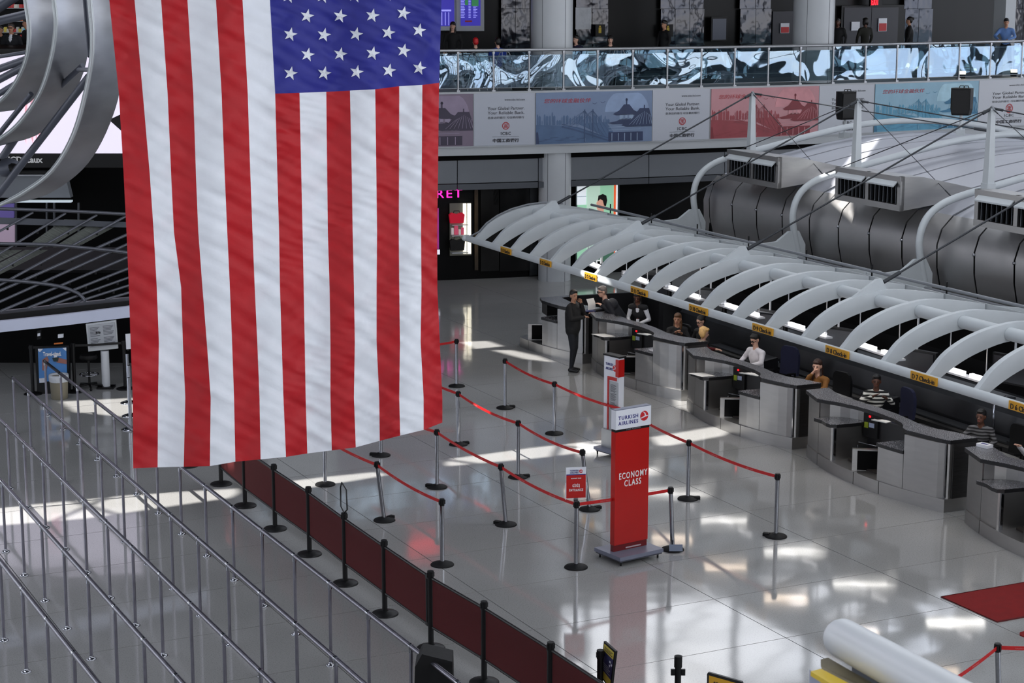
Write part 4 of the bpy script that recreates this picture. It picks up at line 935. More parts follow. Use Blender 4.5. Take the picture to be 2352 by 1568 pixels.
# louvred air boxes
M_LOUV = mat('louvre_grey', (84, 88, 94), .4, .3, .1, 3)
for i, kb in enumerate(bays[:4]):
    ka, kz = kb + bay * .34, kb + bay * .84
    T = thing('air_outlet', ['louvred air outlet box on the first vault bay behind the masts', 'louvred air outlet box on the second vault bay', 'louvred air outlet box at the picture edge on the third vault bay', 'louvred air outlet box beyond the third vault bay'][i], 'air outlet', C((ka + kz) / 2, 5.3, 3.7), 0, 'louvred air outlets on the vault')
    if i > 2: bpy.data.objects.remove(T); break
    top = lambda k, s: 4.42 if s < 6 else lerp(4.42, 4.36, min(1, (s - 6) / 1.6))
    A = [C(k, s, z) for k in (ka, kz) for s, z in ((5.38, 3.84), (5.38, 4.52), (5.9, 4.49), (7.2, 4.20), (6.4, 3.95))]
    mb = MB(); mb.add(A, [(0, 4, 3, 2, 1), (5, 6, 7, 8, 9), (1, 2, 7, 6), (2, 3, 8, 7), (3, 4, 9, 8), (0, 5, 9, 4)]); mb.build('box_shell', M_STEEL, T)
    def lab(a, b, za, zb, s0, s1): 
        m_ = MB(); m_.add([C(k, s, z) for k in (a, b) for s, z in ((s0, za), (s0, zb), (s1, zb), (s1, za))], [(0, 3, 2, 1), (4, 5, 6, 7), (0, 1, 5, 4), (1, 2, 6, 5), (2, 3, 7, 6), (3, 0, 4, 7)]); return m_
    lab(ka + .02, kz - .02, 3.86, 4.50, 5.44, 5.47).build('dark_back', M_VOID, T)
    for (a, b) in ((ka, ka + .10), ((ka + kz) / 2 - .05, (ka + kz) / 2 + .05), (kz - .10, kz)): lab(a, b, 3.84, 4.52, 5.34, 5.44).build('frame_post', M_STEEL, T)
    for (z0, z1) in ((3.84, 3.96), (4.42, 4.52)): lab(ka, kz, z0, z1, 5.33, 5.44).build('frame_rail', M_STEEL, T)
    for hh in (0, 1):
        a = ka + .10 if hh == 0 else (ka + kz) / 2 + .05; b = (ka + kz) / 2 - .05 if hh == 0 else kz - .10
        m_ = MB(); m_.add([C(a, 5.34, 4.43), C(b, 5.34, 4.43), C(b, 5.24, 4.34), C(a, 5.24, 4.34), C(a, 5.34, 4.40), C(b, 5.34, 4.40), C(b, 5.24, 4.31), C(a, 5.24, 4.31)], [(0, 1, 2, 3), (7, 6, 5, 4), (3, 2, 6, 7), (0, 3, 7, 4), (1, 5, 6, 2), (0, 4, 5, 1)]); m_.build('flap', M_CAN, T)
        for q in range(7):
            k_ = lerp(a, b, (q + .5) / 7); m_ = MB(); m_.box(C(k_, 5.38, 4.19), (.012, .09, .44), Rz(rz_of(Ct(k_)) + .5)); m_.build('fin', M_LOUV, T)
# masts, cables, loudspeakers
mast_top = []
def onrow(px, py, s):
    """point on the vertical row surface at s behind the tube, seen at a pixel"""
    lo, hi = -4, 34
    for _ in range(40):
        m = (lo + hi) / 2; v = C(m, s, 4.5) - CAM
        if v.dot(_r) / v.dot(_f) * FPX + 1176 < px: lo = m
        else: hi = m
    p = C(m, s, 0); q = PP(px, py, p, Cn(m)); return q, m
for i, (bx, by, tx, ty) in enumerate([(1725, 353, 1726, 214), (1966, 383, 1969, 231), (2270, 420, 2273, 248), (2650, 480, 2655, 270)]):
    b_, k = onrow(bx, by, 6.6); t_, _ = onrow(tx, ty, 6.6)
    T = thing('mast', ['white tapered mast before the red advert print', 'white tapered mast between the two black loudspeakers', 'white tapered mast near the picture edge before the last white advert', 'white tapered mast outside the frame'][i], 'mast', b_, 0, 'masts on the steel vault')
    zt = t_.z; zb = b_.z; top = Vector((b_.x, b_.y, zt)); mast_top.append(top)
    mb = MB(); R = Rz(rz_of(Ct(k))); v1 = [b_ + R @ Vector((x * .085, y * .08, 0)) for x, y in ((-1, -1), (1, -1), (1, 1), (-1, 1))]; v2 = [top + R @ Vector((x * .045, y * .05, 0)) for x, y in ((-1, -1), (1, -1), (1, 1), (-1, 1))]
    mb.add(v1 + v2, [(3, 2, 1, 0), (4, 5, 6, 7), (0, 1, 5, 4), (1, 2, 6, 5), (2, 3, 7, 6), (3, 0, 4, 7)]); mb.build('shaft', M_CAN, T)
    mb = MB(); mb.prism([top + R @ Vector((x, -.02, z)) for x, z in ((-.12, -.06), (0, .05), (.12, -.06), (0, -.02))], R @ Vector((0, .04, 0))); mb.build('head_plate', M_CANG, T)
    MB().box(b_ + Vector((0, 0, -.12)), (.2, .2, .24), R).build('foot', M_CAN, T)
M_CAB = mat('dark_steel_cable', (52, 55, 60), .5, .4)
def cable(a, b, lb, r=.016):
    T = thing('stay_cable', lb, 'cable', a, 0, 'stay cables of the canopy'); MB().cyl(a, b, r, n=6).build('wire', M_CAB, T)
    d = (b - a).normalized(); MB().cyl(b - d * .35, b - d * .02, r * 2, n=8).build('turnbuckle', M_CAB, T); MB().cyl(a + d * .02, a + d * .22, r * 1.8, n=8).build('clamp', M_CAB, T)
gp_ = lambda k: C(k, 1.6, ZT + .86)
for i in range(4):
    cable(mast_top[i], gp_(GUS[i + 0] if i < 6 else 21), ['stay cable from the first mast down to the canopy end', 'stay cable from the second mast to the canopy over the standing man', 'stay cable from the third mast to the canopy over the white-shirted clerk', 'stay cable from beyond the frame to the canopy over the clapping clerk'][i], .018)
for i in range(4):
    t_ = mast_top[i]; kk = K0 + bay * (i + 1); q = C(kk, 10.5, 4.95); cable(t_, q, ['back stay from the first mast towards the smaller loudspeaker', 'back stay from the second mast over the vault', 'back stay from the third mast over the vault', 'back stay outside the frame'][i], .014)
for i in range(3):
    cable(mast_top[i], C(K0 + bay * (i + .97), 6.2, 4.1), ['thin cross cable from the first mast to the second pipe', 'thin cross cable from the second mast to the third pipe', 'thin cross cable from the third mast'][i], .007)
    if i < 2: cable(mast_top[i + 1], C(K0 + bay * i, 6.1, 4.2), ['thin cross cable from the second mast to the first pipe', 'thin cross cable from the third mast to the second pipe'][i], .010)
def loudspeaker(px, py0, py1, hw, s, rz, lb):
    a, k = onrow(px, py1, s); b_, _ = onrow(px, py0, s); h = b_.z - a.z; wd = hw * 2 / FPX * (a - CAM).dot(_f)
    T = thing('loudspeaker', lb, 'loudspeaker', a, rz)
    w2 = wd / 2; mb = MB(); pr = [(-w2, -.16), (w2 * .75, -.16), (w2, .04), (w2 * .6, .22), (-w2 * .6, .22), (-w2, .04)]
    vs = [(x * .86, y * .86, 0) for x, y in pr] + [(x, y, h * .25) for x, y in pr] + [(x, y, h) for x, y in pr]
    mb.add(vs, [tuple(range(5, -1, -1)), tuple(range(12, 18))] + [(j * 6 + i, j * 6 + (i + 1) % 6, j * 6 + 6 + (i + 1) % 6, j * 6 + 6 + i) for j in (0, 1) for i in range(6)]); mb.build('cabinet', M_RUBBER, T, local=True)
    MB().box((-w2 * .12, -.17, h * .5), (w2 * 1.6, .02, h * .86)).build('grille', M_BLACK, T, local=True)
    for x in (-.3, .1): MB().tube([(x * w2, 0, h), (x * w2 + .02, 0, h + .05), (x * w2 + .1, 0, h + .05), (x * w2 + .12, 0, h)], .012, 5).build('handle', M_BLACK, T, local=True)
    MB().cyl((0, .02, 0), (0, .02, -.42), .035, n=8).build('post', M_CAN, T, local=True); MB().box((0, .02, -.4), (.2, .2, .14)).build('bracket', M_CAN, T, local=True)
loudspeaker(1942, 210, 274, 23, 10.6, .5, 'black loudspeaker on the vault left of the middle mast')
loudspeaker(2208, 202, 264, 25, 10.8, -.25, 'black loudspeaker on the vault above the turquoise advert')
# ================================================================== CHECK-IN DESKS
mg_ = bpy.data.materials.new('speckled_granite'); mg_.use_nodes = True; n = mg_.node_tree; b = n.nodes['Principled BSDF']; b.inputs['Roughness'].default_value = .22
ge = n.nodes.new('ShaderNodeNewGeometry'); v1 = n.nodes.new('ShaderNodeTexNoise'); v1.inputs['Scale'].default_value = 70; v1.inputs['Detail'].default_value = 3
cr = n.nodes.new('ShaderNodeValToRGB'); cr.color_ramp.elements[0].position = .44; cr.color_ramp.elements[0].color = lin((72, 72, 78)) + [1]; cr.color_ramp.elements[1].position = .68; cr.color_ramp.elements[1].color = lin((176, 177, 183)) + [1]
e_ = cr.color_ramp.elements.new(.55); e_.color = lin((96, 97, 103)) + [1]
n.links.new(ge.outputs['Position'], v1.inputs['Vector']); n.links.new(v1.outputs['Fac'], cr.inputs['Fac']); n.links.new(cr.outputs['Color'], b.inputs['Base Color'])
M_GRAN = mg_
M_DSTEEL = mat('dark_brushed_steel', (84, 83, 84), .38, 1, .12, 4, aniso=(1, 1, 8))
M_DPANEL = mat('dark_desk_panel', (20, 20, 23), .35, 0, .1, 3)
M_MAT = mat('brown_rubber_mat', (44, 38, 34), .8, 0, .2, 8, bump=.3)
def arcv(u): return -.34 * max(0, 1 - abs((u - 2.05) / 2.05) ** 2.2)
def desk(label, origin, ang, half=False, led=True, paper=1, ku=1.0):
    T = thing('check_in_desk', label, 'desk', origin, 0, 'steel check-in desks in a row')
    U = Vector((math.cos(ang), math.sin(ang), 0)); Vv = Vector((-U.y, U.x, 0)); O = Vector(origin)
    L = lambda u, v, z=0: O + U * (u * ku) + Vv * v + Vector((0, 0, z))
    def pr(poly, z0, z1, m, nm, par=None): return MB().prism([L(u, v, z0) for u, v in poly], (0, 0, z1 - z0)).build(nm, m, par or T)
    def slab(poly, z0, z1, nm):
        s = pr(poly, z0, z1 - .004, M_DPANEL, nm); cx = sum(p[0] for p in poly) / len(poly); cy = sum(p[1] for p in poly) / len(poly)
        MB().prism([L(u, v, z1 - .006) for u, v in poly], (0, 0, .006)).build('granite_surface', M_GRAN, s); return s
    js = [0, .62, 1.95, 2.65, 4.04] if not half else [1.2, 1.95, 4.04]
    for a, b_ in zip(js, js[1:]):
        N = 6; us = [a + .008 + (b_ - a - .016) * i / N for i in range(N + 1)]
        back = [(b_ - .008 + (.02 if b_ > 4 else 0), .6), (a + .008, .6)]
        front = [(u, arcv(u)) for u in us]
        if half and a == 1.2: front = [(1.30, .45), (1.2, .25), (1.22, -.02), (1.32, -.16)] + [(u, arcv(u)) for u in us if u > 1.4]
        pr(front + back, 0, .215, M_STEEL, 'plinth_panel')
    pr([(.1 if not half else 1.3, .05), (2.0, arcv(2) + .03), (4.0, .03), (4.02, .58), (.1 if not half else 1.35, .58)], 0, .19, M_VOID, 'plinth_core')
    af = lambda u: arcv(u) + .03
    if not half:
        pr([(0, .02), (.14, af(.14)), (.30, af(.30)), (.45, af(.45)), (.575, af(.575)), (.575, .55), (-.02, .55)], .215, 1.12, M_STEEL, 'end_pod')
        pr([(.585, af(.585)), (.8, af(.8)), (1.0, af(1.0)), (1.12, af(1.12)), (1.16, -.18), (1.17, .5), (.585, .5)], .215, .79, M_STEEL, 'low_pod')
        # concave steel back above the low shelf
        cv = [(.58, -.12), (.62, .05), (.72, .20), (.86, .31), (1.02, .37), (1.20, .40)]
        pr(cv + [(1.20, .52), (.58, .52)], .84, 1.12, M_STEEL, 'curved_back')
        slab([(.585, -.255), (.8, arcv(.8) - .01), (1.0, arcv(1.0) - .02), (1.12, arcv(1.12)), (1.18, -.18), (1.22, .10), (1.22, .39), (1.02, .36), (.86, .30), (.72, .19), (.62, .05)], .79, .85, 'low_shelf')
        MB().box(L(1.155, -.20, .50), (.03, .05, .57), Rz(ang)).build('corner_trim', M_CHROME, T)
        pr([(1.20, .46), (1.55, .48), (2.12, .56), (2.12, .60), (1.20, .52)], .215, .93, M_DPANEL, 'recess_wall')
        pr([(1.20, .36), (1.50, .44), (1.52, .52), (1.20, .50)], .60, 1.02, M_BLACK, 'keypad_housing')
        fr = lambda u: .36 + (u - 1.2) * .267 - .006
        def plate(u0, u1, z0, z1, m, nm): MB().prism([L(u0, fr(u0), z0), L(u1, fr(u1), z0), L(u1, fr(u1), z1), L(u0, fr(u0), z1)], Vv * -.006).build(nm, m, T)
        plate(1.23, 1.31, .76, .86, mat('yellow_green_sticker', (160, 176, 40), .5), 'sticker'); plate(1.33, 1.44, .78, .86, mat('pale_blue_label', (180, 190, 215), .5), 'label_plate')
        if led: plate(1.325, 1.36, .955, .985, mat('red_led', (255, 20, 20), .5, emit=5, ecol=(255, 10, 20)), 'red_light')
        pr([(1.25, .02), (1.95, -.1), (2.62, -.05), (2.62, .5), (1.9, .45), (1.25, .3)], .20, .245, M_MAT, 'scale_platform')
        # rail of the conveyor opening
        MB().tube([L(1.2, .27, .50), L(1.55, .38, .50), L(2.3, .5, .50)], .012, 6).build('conveyor_rail', M_CHROME, T)
        MB().tube([L(1.2, .26, .455), L(1.2, .26, .25)], .010, 6).build('conveyor_rail', M_CHROME, T)
        pr([(2.14, .60), (2.6, .62), (2.6, .66), (2.14, .64)], .215, .42, M_DPANEL, 'kick_plate')
        # fallen and stacked papers
        PM = mat('white_paper', (232, 232, 230), .7)
        for q in range(paper):
            s = pr([(1.45 + .16 * q, .34 + .05 * q), (1.75 + .16 * q, .44 + .05 * q), (1.70 + .16 * q, .58 + .05 * q), (1.42 + .16 * q, .48 + .05 * q)], .932 + .004 * q, .945 + .004 * q, PM, 'paper_stack')
    # belt guard wall
    a_, b_ = (1.80, -.27), (2.30, .50)
    d = Vector((b_[0] - a_[0], b_[1] - a_[1])).normalized(); nx, ny = -d.y * .05, d.x * .05
    pr([(a_[0] + nx, a_[1] + ny), (a_[0] - nx, a_[1] - ny), (b_[0] - nx, b_[1] - ny), (b_[0] + nx, b_[1] + ny)], .215, .58, M_STEEL, 'belt_guard')
    pr([(a_[0] - nx + .05, a_[1] - ny + .07), (a_[0] - nx * 1.25 + .05, a_[1] - ny * 1.25 + .07), (b_[0] - nx * 1.25, b_[1] - ny * 1.25), (b_[0] - nx, b_[1] - ny)], .225, .555, M_VOID, 'guard_panel')
    # stepped pod and tall pod
    pr([(2.56, af(2.56)), (2.8, af(2.8)), (3.0, af(3.0)), (3.165, af(3.165)), (3.165, .50), (2.60, .50)], .215, .79, M_STEEL, 'step_pod')
    slab([(2.54, af(2.54) - .02), (2.8, af(2.8) - .02), (3.17, af(3.17) - .02), (3.17, .50), (2.58, .50)], .79, .85, 'step_shelf')
    pr([(3.06, .18), (3.17, .12), (3.17, .50), (2.62, .50), (2.60, .42), (2.9, .34)], .85, 1.12, M_DSTEEL, 'step_back')
    pr([(3.175, af(3.175)), (3.4, af(3.4)), (3.65, af(3.65)), (3.86, af(3.86)), (3.97, .03), (4.0, .07), (4.02, .55), (3.175, .55)], .215, 1.12, M_STEEL, 'tall_pod')
    MB().box(L(3.965, .025, .67), (.035, .035, .90), Rz(ang)).build('corner_trim', M_CHROME, T)
    pr([(4.01, .12), (4.035, .12), (4.045, .56), (4.02, .56)], .02, 1.12, M_DSTEEL, 'side_panel')
    back = [(-.11, .02), (-.10, .50), (.30, .38), (.64, .27), (.92, .32), (1.25, .36), (1.6, .39), (2.15, .38), (2.57, .33), (2.85, .29), (3.06, .28), (3.33, .35), (3.6, .46), (4.06, .56)]
    front = [(4.04, .04), (3.9, -.02), (3.55, -.09), (3.13, -.17), (2.98, -.12), (2.86, -.02), (2.70, .06), (2.41, .12), (2.0, .14), (1.65, .13), (1.35, .09), (1.0, -.01), (.57, -.19)]
    if half:
        pr([(1.3, .5), (1.45, .1), (1.62, .0), (1.75, .1), (1.75, .5)], .215, .45, M_DPANEL, 'recess_block')
        back = [(1.95, -.05), (1.98, .9), (2.12, .9), (2.2, .38), (2.57, .33), (2.85, .29), (3.06, .28), (3.33, .35), (3.6, .46), (4.06, .56)]; front = front[:4] + [(2.8, -.20), (2.3, -.18)]
        pr([(2.0, -.02), (2.52, -.15), (2.56, .3), (2.2, .36), (2.1, .8), (2.02, .8)], .85, 1.12, M_DSTEEL, 'raised_box')
        pr([(2.02, .86), (2.1, .86), (2.4, 2.6), (2.3, 2.6)], 0, 1.18, M_DPANEL, 'return_wall'); pr([(2.3, 2.5), (3.9, 2.0), (3.92, 2.1), (2.32, 2.62)], 0, 1.24, M_DPANEL, 'return_wall')
    slab(back[::-1] + [] if False else [p for p in back] + front, 1.12, 1.185, 'worktop')
    return T, L
DESKS = []
for (ax, ay, ang, half, lb), ku in zip(((0, 0, -62.6, True, 'steel check-in desk at the far end of the row by the standing man'), (1358, 842, -63.2, False, 'steel check-in desk under the clerk with the lanyard'), (1577, 938, -63.4, False, 'steel check-in desk before the clerk in the white shirt'),
                                (1852, 1047, -65.0, False, 'steel check-in desk before the clapping clerk'), (2215, 1199, -65.9, False, 'steel check-in desk cut by the picture edge beside the red carpet')), (.93, .93, .905, .985, .98)):
    a = math.radians(ang)
    if half: B = F(1338.5, 835); o = B - Vector((math.cos(a), math.sin(a), 0)) * 4.0 * ku
    else: o = F(ax, ay)
    DESKS.append(desk(lb, o, a, half, paper=2 if ax == 1577 else 1, ku=ku))
def DL(i, u, v, z=0): return DESKS[i][1](u, v, z)
# ---- baggage belt housing behind the clerks
bh = thing('baggage_belt', 'long dark baggage belt housing running behind the clerks', 'conveyor', C(9, 3.3, 0))
def rowprism(prof, k0, k1, m, nm, par=bh, step=1.0):
    ks = [k0]; 
    while ks[-1] + step < k1: ks.append(ks[-1] + step)
    ks.append(k1); mb = MB(); n_ = len(prof); vs = [C(k, s, z) for k in ks for s, z in prof]
    mb.add(vs, [(j * n_ + i, j * n_ + (i + 1) % n_, (j + 1) * n_ + (i + 1) % n_, (j + 1) * n_ + i) for j in range(len(ks) - 1) for i in range(n_)] + [tuple(range(n_ - 1, -1, -1)), tuple(range((len(ks) - 1) * n_, len(ks) * n_))])
    return mb.build(nm, m, par)
M_BELT = mat('dark_belt_steel', (58, 60, 64), .34, .7, .15, 2)
rowprism([(3.6, 0), (3.6, .50), (3.64, .55), (3.9, .55), (3.9, 0)], 4.5, 23, M_DPANEL, 'front_skirt')
rowprism([(3.62, .552), (3.88, .552), (3.88, .58), (3.62, .58)], 4.5, 23, M_BELT, 'ledge')
rowprism([(3.92, 0), (3.92, .62), (4.0, .95), (4.15, 1.12), (4.3, 1.2), (4.42, 1.2), (4.42, 0)], 2.5, 23, M_BELT, 'curved_hood')
rowprism([(4.42, 0), (4.42, .9), (5.2, .9), (5.2, 0)], 0, 23, M_DPANEL, 'belt_bed')
for k in (6.2, 10.1, 14.0, 17.8):
    rowprism([(3.5, .60), (3.5, .66), (3.9, .66), (3.9, .60)], k, k + .6, M_BELT, 'ledge_step'); rowprism([(3.2, 0), (3.2, .72), (3.6, .78), (3.6, 0)], k + .9, k + 1.0, M_DPANEL, 'partition')
struct('wall_vault_base', MB(), M_VOID) if False else None
# dark space beneath the vault
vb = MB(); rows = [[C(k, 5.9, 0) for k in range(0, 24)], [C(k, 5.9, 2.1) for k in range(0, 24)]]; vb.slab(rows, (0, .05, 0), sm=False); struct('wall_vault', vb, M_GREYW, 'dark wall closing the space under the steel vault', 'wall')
for k in (13.4, 17.5): # bent chrome hand hoops on the housing
    p = C(k, 3.7, 0); MB().tube([C(k, 3.75, .58), C(k, 3.75, 1.12), C(k, 3.8, 1.2), C(k, 4.0, 1.25), C(k, 4.2, 1.20)], .022, 8).build('hoop', M_CHROME, bh)
    MB().tube([C(k + 1, 3.75, .58), C(k + 1, 3.75, 1.08), C(k + 1, 3.82, 1.16), C(k + 1, 4.1, 1.2)], .022, 8).build('hoop', M_CHROME, bh)
# ---- strip lights hung behind the canopy
uz = lambda z: Vector((0, 0, z))
M_TUBE = mat('lit_fluorescent_tube', (255, 252, 244), .5, emit=3.0, ecol=(250, 250, 255))
fx = [((1350, 600), (1384, 614)), ((1438, 627), (1488, 646)), ((1535, 656), (1609, 682)), ((1663, 696), (1745, 723)), ((1808, 740), (1899, 768)), ((1972, 787), (2066, 818)), ((2179, 845), (2266, 871))]
for i, (a, b) in enumerate(fx):
    A = F(a[0], a[1], 2.15); B = F(b[0], b[1], 2.15); d = (B - A); Ln = d.length; d.normalize(); c = (A + B) / 2; R = Rz(rz_of(d))
    T = thing('strip_light', ['strip light behind the canopy nearest the far shops', 'strip light behind the canopy over the D 12 sign', 'strip light behind the canopy over the long-haired clerk', 'strip light behind the canopy left of the D 9 sign', 'strip light behind the canopy between the D 9 and D 8 signs', 'strip light behind the canopy over the clapping clerk', 'strip light behind the canopy near the D 6 sign'][i], 'light', c, 0, 'strip lights behind the canopy')
    MB().box(c - uz(.05), (Ln + .15, .15, .03), R).build('housing', M_WHITE, T); MB().box(A - d * .06 + uz(.01), (.09, .12, .07), R).build('end_block', M_WHITE, T)
    for t in (.24, .78): MB().box(A + d * Ln * t + uz(.0), (Ln * .36, .07, .045), R).build('tube_cover', M_TUBE, T)
    for t in (.02, .98): p = A + d * Ln * t; MB().cyl(p, p + uz(.75), .010, n=5).build('hanger', M_WHITE, T)
    area('strip_lamp', c - uz(.10), Ln, .3, 7, (1, .97, .92))
# black screens under the canopy
for i, (x, y) in enumerate(((1508, 655), (1632, 690), (1768, 742), (1925, 782), (2105, 835), (2330, 850))):
    q = F(x, y, 1.95); k = CK(x, 0, 1.95, 4.2); T = thing('monitor', ['black hanging monitor over the suited clerk', 'black hanging monitor by the D 10 sign', 'black hanging monitor left of the D 9 sign', 'black hanging monitor over the mustard clerk', 'black hanging monitor over the clapping clerk', 'black hanging monitor near the D 6 sign'][i], 'monitor', q, 0, 'hanging monitors under the canopy'); R = Rz(rz_of(Ct(k)) + .25)
    MB().box(q, (.85, .07, .5), R).build('housing', M_BLACK, T); MB().box(q - Cn(k) * .04, (.78, .02, .43), R).build('display', mat('off_screen', (12, 13, 18), .12, spec=.7), T)
    MB().cyl(q + uz(.25), q + uz(.85), .02, n=6).build('hanger', M_WHITE, T)
# under-canopy warm lights
for k in range(3, 22, 2): area('canopy_lamp', C(k, 1.3, ZT + .30), .8, .35, 5, (1, .80, .62))

# ---- office chairs
M_NAVYF = mat('navy_chair_fabric', (24, 28, 58), .85, bump=.3, bs=80)
def office_chair(p, rz, label, fabric=None, hi=.62):
    hi *= .82
    fabric = fabric or M_RUBBER; T = thing('office_chair', label, 'chair', p, rz, 'office chairs behind the desks')
    MB().lathe((0, 0, .44), [(.22, 0), (.25, .03), (.23, .09)], 18).build('seat', fabric, T, local=True)
    rows = [[(x, -.24 + .05 * abs(x * 4) ** 2 * .4 - .03 * math.sin(z * pi), .58 + z * hi) for x in (-.22, -.15, -.05, .05, .15, .22)] for z in (0, .25, .5, .75, .92, 1)]
    rows[-1] = [(x * .6, y, z) for x, y, z in rows[-1]]; rows[-2] = [(x * .85, y, z) for x, y, z in rows[-2]]; MB().slab(rows, (0, -.06, 0)).build('backrest', fabric, T, local=True)
    MB().cyl((0, -.02, .10), (0, -.02, .45), .028, n=10).build('gas_column', M_CHROME, T, local=True); MB().tube([(0, -.1, .44), (0, -.28, .46), (0, -.31, .7)], .022, 6).build('back_support', M_BLACK, T, local=True)
    for a in range(5):
        t = a * 2 * pi / 5 + .3; x, y = math.cos(t), math.sin(t); MB().prism([(x * .03 - y * .02, y * .03 + x * .02, .10), (x * .03 + y * .02, y * .03 - x * .02, .10), (x * .28 + y * .015, y * .28 - x * .015, .07), (x * .28 - y * .015, y * .28 + x * .015, .07)], (0, 0, .03)).build('base_arm', M_BLACK, T, local=True)
        MB().cyl((x * .28 - .02, y * .28, .03), (x * .28 + .02, y * .28, .03), .03, n=10).build('castor', M_BLACK, T, local=True)
    for sx in (-1, 1): MB().tube([(sx * .24, -.12, .46), (sx * .27, -.10, .66), (sx * .27, .14, .68)], .02, 6).build('armrest', M_BLACK, T, local=True)
    return T
# directions: clerks face the passengers (towards -normal)
def face(k_or_ang, extra=0): return k_or_ang + extra
ANG = math.radians(-63.5)           # row direction
FR = ANG - pi / 2                    # direction towards the passengers
def rz_face(off=0): return FR - pi / 2 + off      # rotates local +y to FR
STR = bpy.data.materials.new('black_white_striped_knit'); STR.use_nodes = True; n = STR.node_tree; b = n.nodes['Principled BSDF']; b.inputs['Roughness'].default_value = .85
tc = n.nodes.new('ShaderNodeTexCoord'); wv = n.nodes.new('ShaderNodeTexWave'); wv.bands_direction = 'Z'; wv.inputs['Scale'].default_value = 4.6; wv.inputs['Distortion'].default_value = 1.2; wv.inputs['Detail Scale'].default_value = .6
cr = n.nodes.new('ShaderNodeValToRGB'); cr.color_ramp.interpolation = 'CONSTANT'; cr.color_ramp.elements[0].color = lin((16, 16, 18)) + [1]; cr.color_ramp.elements[1].position = .5; cr.color_ramp.elements[1].color = lin((215, 214, 208)) + [1]
n.links.new(tc.outputs['Object'], wv.inputs['Vector']); n.links.new(wv.outputs['Fac'], cr.inputs['Fac']); n.links.new(cr.outputs['Color'], b.inputs['Base Color'])
STR2 = STR.copy(); STR2.name = 'charcoal_grey_striped_knit'
for nd in STR2.node_tree.nodes:
    if nd.type == 'VALTORGB': nd.color_ramp.elements[1].color = lin((96, 96, 100)) + [1]; nd.color_ramp.elements[0].color = lin((22, 22, 26)) + [1]
    if nd.type == 'TEX_WAVE': nd.inputs['Scale'].default_value = 6.2; nd.inputs['Distortion'].default_value = 2.5
def at_head(px, py, zh): p = F(px, py, zh); return Vector((p.x, p.y, 0))
# 1 standing passenger in black
mp = at_head(1316, 690, 1.66)
person('standing man in a black jacket and dark trousers resting his chin on his hand', F(1315, 853), math.radians(-118), arms=(((.26, .08, 1.17), (-.08, .21, 1.17)), ((-.22, .16, 1.18), (-.04, .17, 1.47))), top=(13, 13, 15), bottom=(20, 24, 32), skin='tan', hair='short', hcol=(24, 20, 18), head=(-.55, -.05), voxel=.014, jacket=True,
       legs=[((.08, .04, .50), (.07, .0, .09)), ((-.09, .02, .50), (-.10, -.06, .09))], scale=1.02)
# 2 suited clerk leaning over with papers
cs = at_head(1392, 668, 1.66)
Sm = person('grey-haired clerk in a dark suit and glasses handing over papers', cs + Vector((.36, .16, 0)), rz_face(-.3), jacket=True, arms=(((.24, .30, 1.20), (.13, .58, 1.18)), ((-.25, .25, 1.18), (-.10, .46, 1.33))), top=(26, 28, 36), bottom=(18, 18, 22), skin='light', hair='short', hcol=(112, 104, 100), lean=(0, .38), head=(.15, -.15), inner=(225, 228, 236), glasses=True, voxel=.014)
pr_ = thing('paper_sheets', 'white sheets held up by the suited clerk', 'paper', F(1350, 712, 1.21))
q = F(1350, 712, 1.21); e1 = Vector((.16, .02, .02)); e2 = Vector((-.05, .04, .24)); rows = [[q + e1 * a + e2 * b_ + Vector((.03, -.03, 0)) * math.sin(b_ * 2.6) for a in (0, .5, 1)] for b_ in (0, .3, .6, 1)]
MB().slab(rows, (.003, -.004, 0)).build('sheet', mat('white_paper', (232, 232, 230), .7), pr_)
MB().prism([q + Vector(v) for v in ((-.06, -.06, -.03), (.16, -.05, -.03), (.18, .08, -.01), (-.02, .08, -.01))], (0, 0, .012)).build('passport_stack', mat('navy_booklet', (26, 34, 84), .5), pr_)
# 3 clerk with vest and lanyard
cv_ = at_head(1456, 686, 1.52)
Vs = person('clerk in a dark waistcoat over a white blouse with a red lanyard', cv_ + Vector((.16, .10, 0)), rz_face(.7), arms=(((.25, .14, 1.12), (.12, .36, 1.06)), ((-.25, .14, 1.12), (-.10, .38, 1.06))), top=(18, 18, 22), sleeve=(206, 208, 216), inner=(206, 208, 216), bottom=(16, 16, 20), skin='dark', hair='long', head=(.1, -.35), female=True, lean=(0, .20), voxel=.014, scale=.97)
MB().tube([(-.05, .16, 1.36), (-.02, .19, 1.2), (0, .19, 1.12), (.02, .19, 1.2), (.05, .16, 1.36)], .008, 5).build('lanyard', M_LETR, Vs, local=True); MB().box((0, .20, 1.08), (.07, .01, .09)).build('badge', M_SIGNW, Vs, local=True)
# 4 long-haired clerk
cl_ = at_head(1556, 736, 1.24)
person('seated clerk with long fair hair raising both hands', cl_, rz_face(1.15), arms=(((.24, .16, .86), (.09, .34, 1.04)), ((-.24, .16, .86), (-.06, .34, 1.02))), top=(15, 15, 17), skin='tan', hair='long', hcol=(96, 66, 42), head=(-.35, -.1), seat=.48, female=True, voxel=.014)
office_chair(cl_ - Vector((math.cos(FR + 1.15), math.sin(FR + 1.15), 0)) * .26, rz_face(.15), 'office chair of the long-haired clerk')
# 5 standing colleague with glasses, leaning
cg = at_head(1604, 738, 1.36) + Vector((.16, .1, 0))
person('colleague in black with glasses and hair tied back behind the blond woman', cg, rz_face(.1), seat=.56, arms=(((.26, .12, .95), (.2, .3, .82)), ((-.26, .12, .95), (-.2, .3, .82))), top=(17, 15, 17), skin='light', hair='bun', head=(.1, -.3), female=True, lean=(0, .1), glasses=True, voxel=.014)
